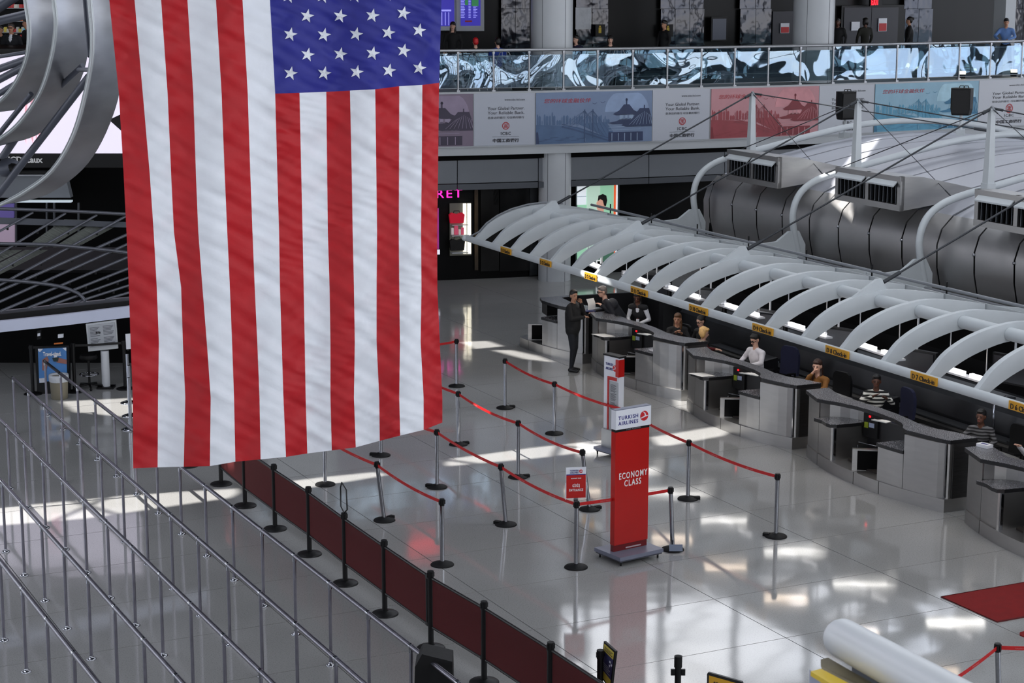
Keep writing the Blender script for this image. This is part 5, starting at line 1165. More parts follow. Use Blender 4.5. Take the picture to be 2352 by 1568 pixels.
# 6 blond woman from behind
cb_ = at_head(1615, 768, 1.20)
person('blond woman in a dark red top seen from behind', cb_, rz_face(pi * .82), arms=(((.24, .05, .86), (.16, .22, .80)), ((-.25, .06, .86), (-.2, .24, .86))), top=(96, 16, 24), skin='light', hair='bob', hcol=(206, 164, 104), head=(0, -.2), seat=.44, female=True, voxel=.014)
T = thing('woven_stool', 'round woven stool beside the blond woman', 'stool', at_head(1665, 800, .5)); MB().lathe((0, 0, 0), [(.17, 0), (.20, .22), (.21, .46), (.19, .5)], 18).build('seat', mat('woven_tan', (120, 96, 70), .8, 0, .3, 30), T, local=True); MB().lathe((0, 0, .46), [(.205, 0), (.215, .03), (.2, .05)], 18).build('rim', mat('woven_pale', (150, 126, 96), .8), T, local=True)
# 7 clerk in white shirt
cw = at_head(1742, 788, 1.24)
person('seated clerk in a white shirt and dark glasses looking down', cw, rz_face(.1), arms=(((.27, .12, .88), (.16, .36, .80)), ((-.26, .14, .86), (-.10, .38, .80))), top=(222, 218, 224), skin='light', hair='short', hcol=(26, 22, 20), head=(.1, -.4), seat=.47, glasses=True, voxel=.014, lean=(0, .06), scale=1.04)
office_chair(cw + Vector((.28, -.14, 0)) - Vector((math.cos(FR), math.sin(FR), 0)) * .2, rz_face(.3), 'navy office chair behind the clerk in the white shirt', M_NAVYF, .7)
T = thing('crumpled_bag', 'small crumpled clear bag lying beside the clerk in white', 'bag', at_head(1782, 838, .5) + Vector((0, 0, .52))); MB().ell((0, 0, .05), (.12, .08, .05), 10).ell((.08, .02, .05), (.08, .06, .045), 8).build('bag_body', mat('clear_film', (150, 160, 170), .2, 0, .3, 20, bump=2, bs=12), T, local=True)
# 8 clerk in mustard, chin on hand
cm = at_head(1876, 856, 1.20)
person('seated clerk in a mustard jumper with her chin on her hand', cm + Vector((.08, .05, 0)), rz_face(.35), arms=(((.22, .22, .90), (.05, .20, 1.12)), ((-.24, .22, .88), (.06, .34, .93))), top=(128, 84, 34), skin='light', hair='long', hcol=(52, 32, 24), head=(.25, -.12), seat=.46, female=True, voxel=.014, lean=(0, .08), scale=1.06)
office_chair(at_head(1912, 872, 1.0), rz_face(.2), 'black office chair right of the clerk in mustard', None, .66)
# 9 clapping clerk
cc = at_head(2013, 880, 1.24)
CL = person('laughing seated clerk in a bold black and white striped jumper clapping', cc, rz_face(.9), arms=(((.27, .16, .92), (.06, .30, 1.06)), ((-.30, .16, .92), (-.20, .34, 1.04))), top=(20, 20, 22), topmat=STR, skin='dark', hair='short', hcol=(16, 14, 14), head=(.0, -.05), seat=.48, female=True, voxel=.014, hands='flat',
            shoe=(150, 92, 52), legs=[((.13, .42, .52), (.12, .42, .09)), ((-.13, .42, .52), (-.18, .30, .09))])
bt = MB()
for sx, ay in ((.12, .42), (-.18, .30)): bt.lathe((sx, ay, .08), [(.066, 0), (.07, .16), (.074, .24)], 14)
bt.build('boot_shaft', mat('tan_suede', (140, 84, 46), .9), CL, local=True); bt = MB()
for sx, ay in ((.12, .42), (-.18, .30)): bt.lathe((sx, ay, .30), [(.08, 0), (.095, .03), (.09, .10), (.07, .11)], 14)
bt.build('boot_cuff', mat('cream_fleece', (214, 196, 150), 1, bump=1, bs=60), CL, local=True)
office_chair(cc + Vector((.25, .0, 0)) - Vector((math.cos(FR), math.sin(FR), 0)) * .12, rz_face(-.1), 'navy office chair of the clapping clerk', M_NAVYF, .66)
# 10 clerk in grey stripes
c2 = at_head(2256, 958, 1.24)
person('smiling seated clerk in a charcoal and grey striped jumper', c2, rz_face(.6), arms=(((.26, .16, .92), (.10, .38, .88)), ((-.26, .10, .88), (-.2, .34, .82))), top=(30, 30, 34), topmat=STR2, skin='dark', hair='short', hcol=(14, 12, 12), head=(-.1, -.02), seat=.47, female=True, voxel=.014, lean=(0, .05))
office_chair(c2 + Vector((.32, -.1, 0)) - Vector((math.cos(FR), math.sin(FR), 0)) * .15, rz_face(.1), 'black office chair behind the clerk in grey stripes', None, .62)
T = thing('tissue_packet', 'white packet on the near corner of the last desk but one', 'packet', DL(4, -.05, .30, 1.19)); q = DL(4, .0, .32, 1.187); MB().box(q + Vector((0, 0, .025)), (.22, .14, .05), Rz(ANG + .2)).build('packet_body', M_SIGNW, T); MB().box(q + Vector((0, 0, .052)), (.12, .05, .004), Rz(ANG + .2)).build('packet_print', M_NAVY, T)
# 11 hand at the picture edge
c3 = at_head(2400, 1015, 1.22)
person('seated clerk at the picture edge of whom only a white cuff and hand show', c3, rz_face(.0), arms=(((.26, .14, .98), (.12, .42, 1.17)), ((-.26, .12, .88), (-.2, .3, .84))), top=(216, 216, 222), skin='light', hair='short', seat=.5, voxel=.02)
# dark low divider wings seen beside clerks
for i, (x, y) in enumerate(((1962, 905), (2352, 1020))):
    p = at_head(x, y, .95)
# papers on low shelves
for i, (d_, lb) in enumerate(((1, 'white form lying over the edge of the shelf on the desk under the lanyard clerk'), (2, 'white form hanging off the shelf on the desk before the white-shirted clerk'))):
    T = thing('paper_form', lb, 'paper', DL(d_, .9, -.2, .856)); P_ = [DL(d_, u, v, z) for u, v, z in ((.68, -.36, .862), (1.12, -.30, .862), (1.15, -.02, .858), (.74, -.06, .858))]
    MB().prism(P_, (0, 0, .004)).build('sheet', mat('white_paper', (232, 232, 230), .7), T)
# ================================================================== QUEUE: RAILS, STANCHIONS, BELTS, PANELS, SIGNS
# --- fixed steel handrails
RH = 1.075
def hrail(pa, pb, label, kstart, kend, posts_px=None, n_ext=(0, 0)):
    A = F(pa[0], pa[1], RH); B = F(pb[0], pb[1], RH); d = (B - A).normalized(); d.z = 0; L = (B - A).length
    T = thing('queue_handrail', label, 'handrail', (A.x, A.y, 0), 0, 'fixed steel queue handrails')
    a = A + d * kstart; b = A + d * kend
    mb = MB().tube([a, b], .030, 12); mb.build('top_rail', M_RAIL, T)
    MB().ell(a, (.034, .034, .034), 10).build('end_cap', M_CHROME, T)
    s = RSP; x = 0.0 if kstart >= 0 else -math.floor(-kstart / s) * s
    while x <= kend + .01:
        p = A + d * x; g = Vector((p.x, p.y, 0))
        o = MB().cyl(g + Vector((0, 0, .0)), g + Vector((0, 0, RH - .02)), .0215, n=12).build('post', M_RAIL, T)
        MB().lathe(g, [(.062, .0), (.062, .012), (.045, .022), (.026, .03), (.026, .05)], 18).build('foot_flange', M_CHROME, o)
        MB().cyl(p - d * .03, p + d * .03, .0325, n=12).build('joint_sleeve', M_CHROME, T); MB().cyl(g + Vector((0, 0, RH - .075)), g + Vector((0, 0, RH - .02)), .026, n=12).build('post_collar', M_CHROME, T)
        x += s
    return T
_a = F(462, 1108.5, RH); _b = F(832.5, 1396, RH); RSP = (_b - _a).length / 5
_s1 = F(103, 830, RH); _n1 = (_a - _s1).length / RSP
hrail((103, 830), (966, 1501), 'steel queue handrail closest to the red panels', 0, 24)
hrail((30, 868), (672, 1426), 'steel queue handrail, second from the red panels', 0, 24)
hrail((16, 979), (513, 1459), 'steel queue handrail, third from the red panels', -3, 20)
hrail((5, 1107), (271, 1403), 'steel queue handrail, fourth from the red panels', -3, 15)
hrail((0, 1288), (181, 1514), 'steel queue handrail cut by the lower picture corner', -5, 10)
# --- retractable belt posts
M_BELTR = mat('red_belt_webbing', (190, 18, 22), .55, 0, .1, 30); M_BELTK = mat('black_belt_webbing', (14, 14, 16), .7)
def stanchion(base, top=None, label='', kind='chrome', h=1.0, notch=None, group='chrome belt posts with red belts'):
    g = F(*base); T = thing('belt_post', label, 'belt post', g, 0, group)
    t = g + Vector((0, 0, h))
    if top: q = PY(top[0], top[1], g.y); t = Vector((q.x, q.y, min(max(q.z, .93), 1.04)))
    ax = (t - g).normalized(); m = M_CHROME if kind == 'chrome' else M_BLACK; R = ax.to_track_quat('Z', 'Y').to_matrix() if (t - g).to_2d().length > .03 else None
    br_ = .172 if kind == 'chrome' else .185
    MB().lathe(g, [(br_, 0), (br_, .012), (br_ * .93, .024), (br_ * .45, .045), (.05, .055)], 28).build('base', M_RUBBER if kind == 'chrome' else M_BLACK, T)
    if notch is not None:
        c = g + Vector((math.cos(notch), math.sin(notch), 0)) * .15; MB().box(c + Vector((0, 0, .024)), (.10, .08, .045), Rz(notch)).build('base_notch', M_RUBBER, T)
    MB().cyl(g + ax * .04, t - ax * .07, .032 if kind == 'chrome' else .036, n=20).build('post', m, T)
    MB().cyl(t - ax * .10, t, .037 if kind == 'chrome' else .042, n=20).build('cap', M_BLACK, T)
    for a in range(4):
        c = t - ax * .05 + Vector((math.cos(a * pi / 2 + .5), math.sin(a * pi / 2 + .5), 0)) * .036; MB().box(c, (.03, .02, .06), Rz(a * pi / 2 + .5)).build('belt_clip', M_BLACK, T)
    return T, t
def belt(a, b, label, sag=.05, m=None, txt=False, group='red belts of the queue', T0=None):
    T = thing('queue_belt', label, 'belt', a, 0, group); z = Vector((0, 0, .024)); o = Vector((0, 0, -.05)); rows = [[], []]; N = 10
    for i in range(N + 1):
        t = i / N; p = a.lerp(b, t) + o - Vector((0, 0, 4 * sag * t * (1 - t))); rows[0].append(p - z); rows[1].append(p + z)
    d = (b - a).normalized(); nn = Vector((-d.y, d.x, 0)) * .003; MB().slab(rows, nn).build('webbing', m or M_BELTR, T)
    L = (b - a).length
    if txt or L > 1.2:
        for f in ((.3, .7) if not txt else (.35, .75)):
            c = a.lerp(b, f) + o - Vector((0, 0, 4 * sag * f * (1 - f))); q = a.lerp(b, f + .1) + o - Vector((0, 0, 4 * sag * (f + .1) * (.9 - f))); dd = (q - c).normalized(); up = Vector((0, 0, 1)); ux = dd; n_ = -Vector((-dd.y, dd.x, 0)).normalized()
            if n_.y > 0: ux = -dd; n_ = -n_
            text('belt_print', 'TURKISH AIRLINES', .022, mat('pale_belt_print', (214, 120, 120), .6), T, c + n_ * .005 - Vector((0, 0, .008)), ux, up, 'CENTER', .0006)
    return T
S = {}
for key, base, top, lb, nt_ in (
    ('H', (1049, 887), None, 'chrome belt post farthest back beside the flag', None),
    ('A', (1160, 937), None, 'chrome belt post where the far red belt begins, nearest the standing man', .3),
    ('B', (1273, 996), None, 'chrome belt post on the far red belt, second from its start', None),
    ('X', (1437, 1062), None, 'chrome belt post hidden behind the big red sign', None),
    ('C', (1580, 1146), None, 'chrome belt post right of the big red sign on the far belt', 0),
    ('D', (1782, 1232), None, 'chrome belt post at the end of the far red belt near the desks', 2.8),
    ('J', (1053, 1021), None, 'chrome belt post on the second belt next to the flag', .4),
    ('I', (1190, 1096), None, 'chrome belt post in the middle of the second belt', .2),
    ('N', (1354, 1170), (1337, 1032), 'tilted chrome belt post behind the small entrance sign', .4),
    ('K', (1004, 1119), None, 'chrome belt post on the third belt beside the flag corner', 2.8),
    ('L', (1162, 1205), (1150, 1065), 'tilted chrome belt post in the middle of the third belt', 2.7),
    ('E', (1323, 1303), None, 'chrome belt post carrying the small entrance sign', None),
    ('G_', (1545, 1262), (1540, 1118), 'chrome belt post right behind the big red sign with a plate on its foot', None),
    ('M', (883, 1195), (865, 1060), 'tilted chrome belt post under the flag on the fourth belt', .9),
    ('G', (1016, 1297), None, 'chrome belt post at the end of the fourth belt by the red panels', None),
    ('Q', (747, 1113), None, 'chrome belt post below the flag in the sunlit strip', None),
    ('R', (875, 1046), None, 'chrome belt post whose foot shows just below the flag', 3.0),
    ('Z', (2295, 1652), (2290, 1505), 'chrome belt post in the bottom corner with two red belts', None)):
    T, t = stanchion(base, top, lb, notch=nt_); S[key] = t
for a, b, lb, sg in (('A', 'B', 'red belt between the first two posts of the far line', .05), ('B', 'X', 'red belt running behind the tall white sign', .05), ('X', 'C', 'red belt emerging right of the big red sign', .04), ('C', 'D', 'red belt at the near end of the far line by the desks', .05),
                     ('J', 'I', 'red belt of the second line beside the flag', .06), ('I', 'N', 'red belt of the second line ending at the tilted post', .06), ('K', 'L', 'red belt of the third line beside the flag corner', .04), ('L', 'E', 'red belt of the third line ending at the entrance sign', .05),
                     ('E', 'G_', 'red belt passing behind the big red sign', .01), ('M', 'G', 'red belt of the fourth line ending by the red panels', .05)):
    belt(S[a], S[b], lb, sg)
def ext(k, px, py, lb, sg=.05): 
    t = S[k]; g = PY(px, py, t.y * 1.0); q = F(px, py, .96); belt(q, t, lb, sg)
ext('H', 940, 792, 'red belt from behind the flag to the farthest post', .02); ext('J', 880, 820, 'red belt coming from behind the flag to the second line', .04); ext('K', 850, 930, 'red belt coming from behind the flag to the third line', .02); ext('M', 720, 985, 'red belt coming from behind the flag to the fourth line', .04)
q = F(2140, 1580, .94); belt(S['Z'], q, 'red belt leaving the corner post towards the white pipe', .03, txt=True); q = F(2460, 1478, .97); belt(S['Z'], q, 'red belt leaving the corner post past the picture edge', .01, txt=True)
p = S['G_']; T = thing('foot_plate', 'clear plate leaning on the foot of the belt post behind the red sign', 'plate', F(1548, 1262) + Vector((0, -.05, .05))); q = F(1548, 1266); MB().box(q + Vector((.02, -.08, .08)), (.20, .012, .10), Matrix.Rotation(-.5, 3, 'X')).build('plate_sheet', mat('clear_grey_plate', (120, 130, 150), .15, spec=.8), T)
# --- black posts with red banner panels
M_BAN = mat('dark_red_banner_fabric', (84, 3, 8), .8, 0, .05, 30, bump=.2, bs=200); M_FRM = mat('black_tube_frame', (13, 13, 16), .35)
BB = [(432, 1070), (508, 1112), (563, 1162), (632, 1215), (711, 1273), (793, 1340), (884, 1410), (990, 1489), (1112, 1567), (1264, 1672), (1425, 1790)]
bt_ = []
for i, b in enumerate(BB):
    T, t = stanchion(b, None, ['black belt post whose foot peeks out under the flag', 'black belt post just below the flag', 'black belt post at the flag end of the red panels', 'black belt post on the red panels, third below the flag', 'black belt post on the red panels before the one with the wire frame', 'black belt post topped by an empty wire sign frame', 'black belt post after the one with the wire frame', 'black belt post where a gap splits the red panels', 'black belt post beside the black loudspeaker box', 'black belt post of which only the top shows by the tilted sign', 'black belt post below the frame'][i], 'black', 1.04, group='black belt posts with red panels')
    bt_.append((F(*b), T))
for i in range(1, len(BB) - 1):
    a, b = bt_[i][0], bt_[i + 1][0]; d = (b - a).normalized(); a = a + d * (.05 if i != 7 else .06); b = b - d * (.05 if i != 6 else .11); nn = Vector((-d.y, d.x, 0)); z0, z1 = .30, .95
    T = thing('banner_panel', 'dark red banner panel in a black frame, ' + ['', 'just below the flag', 'with a sun streak near the flag', 'before the post with bright sun streaks', 'left of the wire sign frame', 'right of the wire sign frame', 'ending at the gap', 'right of the gap', 'above the tilted yellow sign', 'running out of the picture'][i], 'banner', a, 0, 'red banner panels')
    for z in (z0, z1): MB().cyl(a + Vector((0, 0, z)), b + Vector((0, 0, z)), .019, n=8).build('frame_rail', M_FRM, T)
    if i in (6, 8): MB().cyl(b + Vector((0, 0, z0)), b + Vector((0, 0, z1)), .018, n=8).build('frame_upright', M_FRM, T)
    Q = [a + Vector((0, 0, z0)), b + Vector((0, 0, z0)), b + Vector((0, 0, z1)), a + Vector((0, 0, z1))]; MB().prism([q - nn * .004 for q in Q], nn * .008).build('fabric', M_BAN, T)
    for z in (z0 + .01, z1 - .01): MB().box(b + Vector((0, 0, z)) + d * .02, (.07, .04, .05), Rz(rz_of(d))).build('bracket', M_FRM, T)
g = bt_[5][0]; T = thing('wire_sign_frame', 'empty black wire sign frame on top of a black post', 'sign frame', g + Vector((0, 0, 1.04)))
w_ = Vector((.42, -.9, 0)).normalized() * .13; z = g + Vector((0, 0, 1.04)); MB().tube([z, z - w_ + Vector((0, 0, .06)), z - w_ + Vector((0, 0, .34)), z - w_ * .6 + Vector((0, 0, .42)), z + w_ * .8 + Vector((0, 0, .36)), z + w_ + Vector((0, 0, .08)), z], .011, 6).build('wire', M_FRM, T)
# --- wheeled sign towers
def emblem(T, c, r, ux, uy, n, m1=M_LETR, m2=M_SIGNW):
    P = lambda x, y, l: c + ux * (x * r) + uy * (y * r) + n * l
    MB().prism([P(math.cos(i * pi / 18), math.sin(i * pi / 18), 0) for i in range(36)], n * .003).build('emblem_disc', m1, T)
    MB().prism([P(x, y, .0035) for x, y in ((-.92, -.30), (-.30, -.12), (.10, .02), (.02, .45), (-.42, .86), (-.30, .90), (.18, .62), (.38, .25), (.34, .08), (.92, .02), (.94, -.08), (.2, -.22), (-.3, -.34), (-.84, -.48))], n * .002).build('emblem_bird', m2, T)
def casters(T, pts):
    for p in pts:
        o = MB().box(p + Vector((0, 0, .075)), (.035, .045, .05)).build('caster_fork', M_CHROME, T); MB().cyl(p + Vector((-.012, 0, .035)), p + Vector((.012, 0, .035)), .035, n=12).build('wheel', M_BLACK, o)
# big sign
FL, FR_ = F(1424, 1303), F(1523.5, 1281); LL = F(1377, 1276)
ux = (FR_ - FL).normalized(); wd = (FR_ - FL).length; uy = Vector((0, 0, 1)); n = Vector((ux.y, -ux.x, 0)); dp = .62
BSN = thing('sign_tower', 'tall red airline sign tower on a wheeled grey base', 'sign', FL + ux * wd / 2 - n * dp / 2)
M_BASE = mat('grey_hammered_base', (128, 132, 150), .4, .3, .06, 8)
c0 = FL + ux * wd / 2 - n * dp / 2
R_ = Matrix((ux, -n, uy)).transposed()
MB().box(c0 + uy * .118, (wd, dp, .055), R_).build('base_plate', M_BASE, BSN)
MB().box(c0 + uy * .082, (wd * .96, dp * .96, .03), R_).build('base_skirt', mat('dark_grey_skirt', (74, 76, 88), .4), BSN)
casters(BSN, [FL + ux * .06 - n * .06, FR_ - ux * .06 - n * .06, FL + ux * .06 - n * (dp - .06), FR_ - ux * .06 - n * (dp - .06)])
bl = F(1406.5, 1272, .145); brt = F(1496, 1262, .145); pw = (brt - bl).length; bl = c0 - ux * pw / 2 + n * .05 + uy * .145
zT = ZA(1409, 943, bl); zH = ZA(1409, 987, bl); zB = ZA(1408, 993.5, bl)
def face_box(T, a, w_, z0, z1, th, m, nm, off=0): return MB().prism([a + n * off + uy * (z0 - a.z), a + n * off + ux * w_ + uy * (z0 - a.z), a + n * off + ux * w_ + uy * (z1 - a.z), a + n * off + uy * (z1 - a.z)], -n * th).build(nm, m, T)
face_box(BSN, bl, pw, .145, .245, .07, mat('dark_red_foot', (110, 22, 24), .3), 'panel_foot', -.02); face_box(BSN, bl, pw, .245, zB, .10, M_RED, 'red_panel'); face_box(BSN, bl, pw, zB, zH, .10, M_BLACK, 'black_band', .002); face_box(BSN, bl - ux * .012, pw + .024, zH, zT, .11, M_SIGNW, 'header', .02)
face_box(BSN, bl - ux * .008, pw + .016, zT, zT + .012, .10, M_BASE, 'header_cap', .015)
hh = zT - zH; fo = bl + n * .022
text('lettering', 'TURKISH', hh * .27, M_NAVY, BSN, fo + ux * pw * .345 + uy * (zH + hh * .50 - bl.z), ux, uy, 'CENTER', .002, bold=.0012, fit=pw * .58)
text('lettering', 'AIRLINES', hh * .27, M_NAVY, BSN, fo + ux * pw * .345 + uy * (zH + hh * .22 - bl.z), ux, uy, 'CENTER', .002, bold=.0012, fit=pw * .58)
emblem(BSN, fo + ux * pw * .815 + uy * (zH + hh * .52 - bl.z), hh * .26, ux, uy, n)
text('lettering', 'STAR ALLIANCE', .03, mat('grey_lettering', (150, 152, 160), .5), BSN, bl + n * .004 + ux * pw * .52 + uy * ((zB + zH) / 2 - .009 - bl.z), ux, uy, 'CENTER', .001, fit=pw * .42)
z1 = ZA(1454, 1103, bl); z2 = ZA(1454, 1121, bl); hL = (ZA(1454, 1085, bl) - z1)
text('lettering', 'ECONOMY', hL * 1.12, M_LETW, BSN, bl + n * .004 + ux * pw * .53 + uy * (z1 - bl.z), ux, uy, 'CENTER', .002, bold=.0015, fit=pw * .84)
text('lettering', 'CLASS', hL * 1.12, M_LETW, BSN, bl + n * .004 + ux * pw * .52 + uy * (z2 - bl.z), ux, uy, 'CENTER', .002, bold=.0015, fit=pw * .50)
face_box(BSN, bl + ux * pw * .36, pw * .46, .165, .185, .002, mat('pale_plate', (190, 170, 176), .4), 'foot_label', -.015)
# second tower
a1 = F(1385, 1040); a2 = F(1423, 1054); ux = (a2 - a1).normalized(); ux = Vector((.62, -.78, 0)).normalized(); n = Vector((ux.y, -ux.x, 0)); pw = .40
g0 = F(1385.5, 1040)
ST2 = thing('sign_tower', 'tall white airline sign tower with a text sheet, behind the big red one', 'sign', g0 + ux * pw / 2)
c0 = g0 + ux * pw / 2 - n * .05; R_ = Matrix((ux, -n, uy)).transposed()
MB().box(c0 + uy * .115, (.52, .46, .05), R_).build('base_plate', M_BASE, ST2); MB().box(c0 + uy * .08, (.47, .41, .03), R_).build('base_skirt', MATS['dark_grey_skirt'], ST2)
casters(ST2, [c0 + ux * a + n * b_ for a in (-.21, .21) for b_ in (-.18, .18)])
bl = g0 + uy * .14; zT = ZA(1384, 815, g0); zS = ZA(1384, 858, g0); zc = ZA(1385, 982, g0)
face_box(ST2, bl, pw * .75, .14, zc, .10, mat('bare_metal_plate', (168, 170, 172), .35, .5, .08, 3), 'lower_plate', .05)
face_box(ST2, bl, pw, .14, zT, .12, M_SIGNW, 'body'); face_box(ST2, bl + ux * pw * .82, pw * .2, zS, zT - .03, .14, M_RED, 'red_corner', .02)
face_box(ST2, bl - ux * .02, pw + .04, zT, zT + .03, .16, M_BLACK, 'top_cap', .01)
face_box(ST2, bl + ux * pw * .26, pw * .10, zc, zS - .06, .02, M_RED, 'red_stripe', .012); face_box(ST2, bl + ux * pw * .26, pw * .6, zS - .08, zS - .02, .02, M_RED, 'red_stripe', .012); face_box(ST2, bl + ux * pw * .40, pw * .56, zc, zS - .10, .02, mat('pale_text_sheet', (170, 174, 178), .4), 'text_sheet', .014)
for k in range(26):
    z = lerp(zS - .16, zS - .62, k / 26)
    if k % 9 == 8: continue
    face_box(ST2, bl + ux * pw * .48, pw * (.34 + .06 * math.sin(k * 2.3)), z, z + .006, .002, M_LETB, 'text_line', .017)
fo = bl + n * .004; hh = zT - zS
text('lettering', 'TURKISH', hh * .19, M_NAVY, ST2, fo + ux * pw * .36 + uy * (zS + hh * .52 - bl.z), ux, uy, 'CENTER', .002, bold=.0008, fit=pw * .48); text('lettering', 'AIRLINES', hh * .19, M_NAVY, ST2, fo + ux * pw * .36 + uy * (zS + hh * .28 - bl.z), ux, uy, 'CENTER', .002, bold=.0008, fit=pw * .48)
emblem(ST2, fo + ux * pw * .74 + uy * (zS + hh * .42 - bl.z), hh * .17, ux, uy, n)
# small entrance sign on the belt post
e = S['E']; sx = Vector((.985, .16, 0)).normalized(); n = Vector((sx.y, -sx.x, 0)); zt_ = ZA(1325, 1076, e); zb_ = ZA(1325, 1145, e); w_ = .285
ES = thing('entrance_sign', 'small red and white entrance sign on top of a belt post', 'sign', e + uy * .0)
b0 = e - sx * w_ / 2 - n * .0; b0.z = zb_; b0 = b0 - n * .045
def fb(x0, x1, z0, z1, m, nm, off=0, th=.012): return MB().prism([b0 + sx * x0 + n * off + uy * (z0 - zb_), b0 + sx * x1 + n * off + uy * (z0 - zb_), b0 + sx * x1 + n * off + uy * (z1 - zb_), b0 + sx * x0 + n * off + uy * (z1 - zb_)], -n * th).build(nm, m, ES)
H_ = zt_ - zb_; fb(-.006, w_ + .006, zb_ - .006, zt_ + .006, M_SIGNW, 'frame', -.004); fb(0, w_, zb_, zb_ + H_ * .76, M_RED, 'red_panel', .002); fb(0, w_, zb_ + H_ * .76, zb_ + H_ * .79, M_NAVY, 'dark_band', .003)
for x in (-.012, w_ + .002): fb(x, x + .01, zb_ - .02, zb_ + H_ * .5, M_SIGNW, 'side_clip', .006, .03)
fb(w_ / 2 - .03, w_ / 2 + .03, zb_ - .05, zb_, M_CHROME, 'holder', .0, .03)
tp = lambda s, size, m, x, zz, fit: text('lettering', s, size, m, ES, b0 + n * .006 + sx * (w_ * x) + uy * (H_ * zz), sx, uy, 'CENTER', .0012, bold=.001, fit=fit)
tp('TURKISH', .032, M_NAVY, .40, .89, w_ * .42); tp('AIRLINES', .032, M_NAVY, .40, .82, w_ * .42); emblem(ES, b0 + n * .004 + sx * w_ * .74 + uy * H_ * .885, .026, sx, uy, n)
tp('ECONOMY CLASS', .021, M_LETW, .5, .64, w_ * .52); tp('GİRİŞ', .055, M_LETW, .5, .37, w_ * .38); tp('ENTRANCE', .05, M_LETW, .5, .23, w_ * .72)
# --- carpets
M_CARP = mat('red_carpet_pile', (126, 6, 9), .95, 0, .08, 6, bump=.6, bs=150)
q = [F(2162, 1372), F(2290, 1429)]; far_ = F(2352, 1339); v = (far_ - q[0]).normalized() * 3.4
cp = thing('carpet', 'large plain dark red carpet by the picture edge', 'carpet', q[0]); MB().prism([q[0], q[1], q[1] + v, q[0] + v], (0, 0, .014)).build('pile', M_CARP, cp); MB().tube([q[0] + Vector((0, 0, .008)), q[1] + Vector((0, 0, .008)), q[1] + v + Vector((0, 0, .008)), q[0] + v + Vector((0, 0, .008))], .012, 6, closed=True).build('edging', mat('dark_red_edging', (90, 8, 12), .8), cp)
q0 = F(2335, 1456); v = (F(2352, 1451) - q0).normalized(); u_ = (q[1] - q[0]).normalized(); c2_ = thing('carpet', 'corner of a second red carpet below the large one', 'carpet', q0); MB().prism([q0 + u_ * .06, q0 + u_ * 1.2, q0 + u_ * 1.2 + v * 3, q0 + v * 3, q0 + v * .06], (0, 0, .014)).build('pile', M_CARP, c2_)
# --- near the lower edge
T = thing('loudspeaker', 'black loudspeaker box beside the red panels at the bottom of the picture', 'loudspeaker', PY(996, 1640, 20)); Y = 20
P_ = [PY(x, y, Y) for x, y in ((969, 1502), (1039, 1519), (1041, 1600), (1036, 1660), (960, 1660), (951, 1600), (953, 1532))]
MB().prism(P_, (0, .36, 0)).build('cabinet', M_RUBBER, T); a = PY(1003, 1514, Y - .0) ; MB().box(a + Vector((0, .1, .008)), (.02, .02, .012)).build('orange_light', mat('orange_led', (255, 120, 30), .5, emit=3), T)
a = PY(1000, 1664, Y + .18); MB().cyl(a, Vector((a.x, a.y, .05)), .03, n=10).build('pole', M_BLACK, T)
for k in range(3): t = k * 2 * pi / 3; MB().cyl((a.x, a.y, .3), (a.x + .35 * math.cos(t), a.y + .35 * math.sin(t), .015), .014, n=8).build('leg', M_BLACK, T)
MB().tube([PY(1041, 1556, Y + .2), PY(1052, 1562, Y + .3), PY(1062, 1575, Y + .4), PY(1066, 1600, Y + .4)], .012, 6).build('handle_bar', M_CHROME, T)
# tilted sign on a post
g = F(1377, 1688); T, t = stanchion((1377, 1688), None, 'dark belt post under the tilted yellow and blue sign', 'black', 1.02, group=None)
Y = t.y - .05; SG = thing('notice_sign', 'narrow tilted notice with yellow ends and a dark blue middle', 'sign', PY(1394, 1560, Y))
C4 = [PY(1378, 1551, Y + .12), PY(1402, 1585, Y - .12), PY(1413, 1495, Y - .12), PY(1387, 1472, Y + .12)]
nn = (C4[1] - C4[0]).cross(C4[3] - C4[0]).normalized(); nn = nn if nn.y < 0 else -nn
MB().prism(C4, -nn * .03).build('frame', M_BLACK, SG)
def bil(u, v, l=0.): return C4[0].lerp(C4[1], u).lerp(C4[3].lerp(C4[2], u), v) + nn * l
def pl(u0, v0, u1, v1, m, nm, l=.001): MB().prism([bil(u0, v0, l), bil(u1, v0, l), bil(u1, v1, l), bil(u0, v1, l)], nn * .002).build(nm, m, SG)
M_SY = mat('yellow_notice_print', (196, 178, 74), .45); pl(.07, .05, .93, .24, M_SY, 'yellow_band'); pl(.07, .24, .93, .76, mat('blue_notice_print', (52, 54, 92), .4), 'blue_field'); pl(.07, .76, .93, .95, M_SY, 'yellow_band')
for k in range(4): pl(.15, .30 + k * .05, .8 - .1 * (k % 2), .315 + k * .05, mat('grey_lettering', (150, 152, 160), .5), 'text_line', .003)
for k in range(3): pl(.14, .80 + k * .04, .84 - .1 * (k % 2), .815 + k * .04, M_LETB, 'text_line', .003)
for (u, v_) in ((.66, .66), (.8, .62), (.66, .56)): pl(u, v_ - .05, u + .10, v_, M_SIGNW, 'pictogram', .003)
T = thing('belt_post', 'lone black belt post top with side hooks at the bottom of the picture', 'belt post', F(1553, 1690)); g = F(1553, 1690); t = F(1558, 1506, 1.04); t = Vector((t.x, t.y, 1.04)); g = Vector((t.x - .0, t.y, 0))
MB().lathe(g, [(.185, 0), (.185, .012), (.17, .024), (.08, .045), (.05, .055)], 28).build('base', M_BLACK, T); MB().cyl(g + uy * .04, t, .036, n=20).build('post', M_BLACK, T); MB().cyl(t - uy * .13, t, .045, n=20).build('cap', M_BLACK, T); MB().cyl(t - uy * .005, t + uy * .002, .034, n=20).build('cap_disc', M_RUBBER, T)
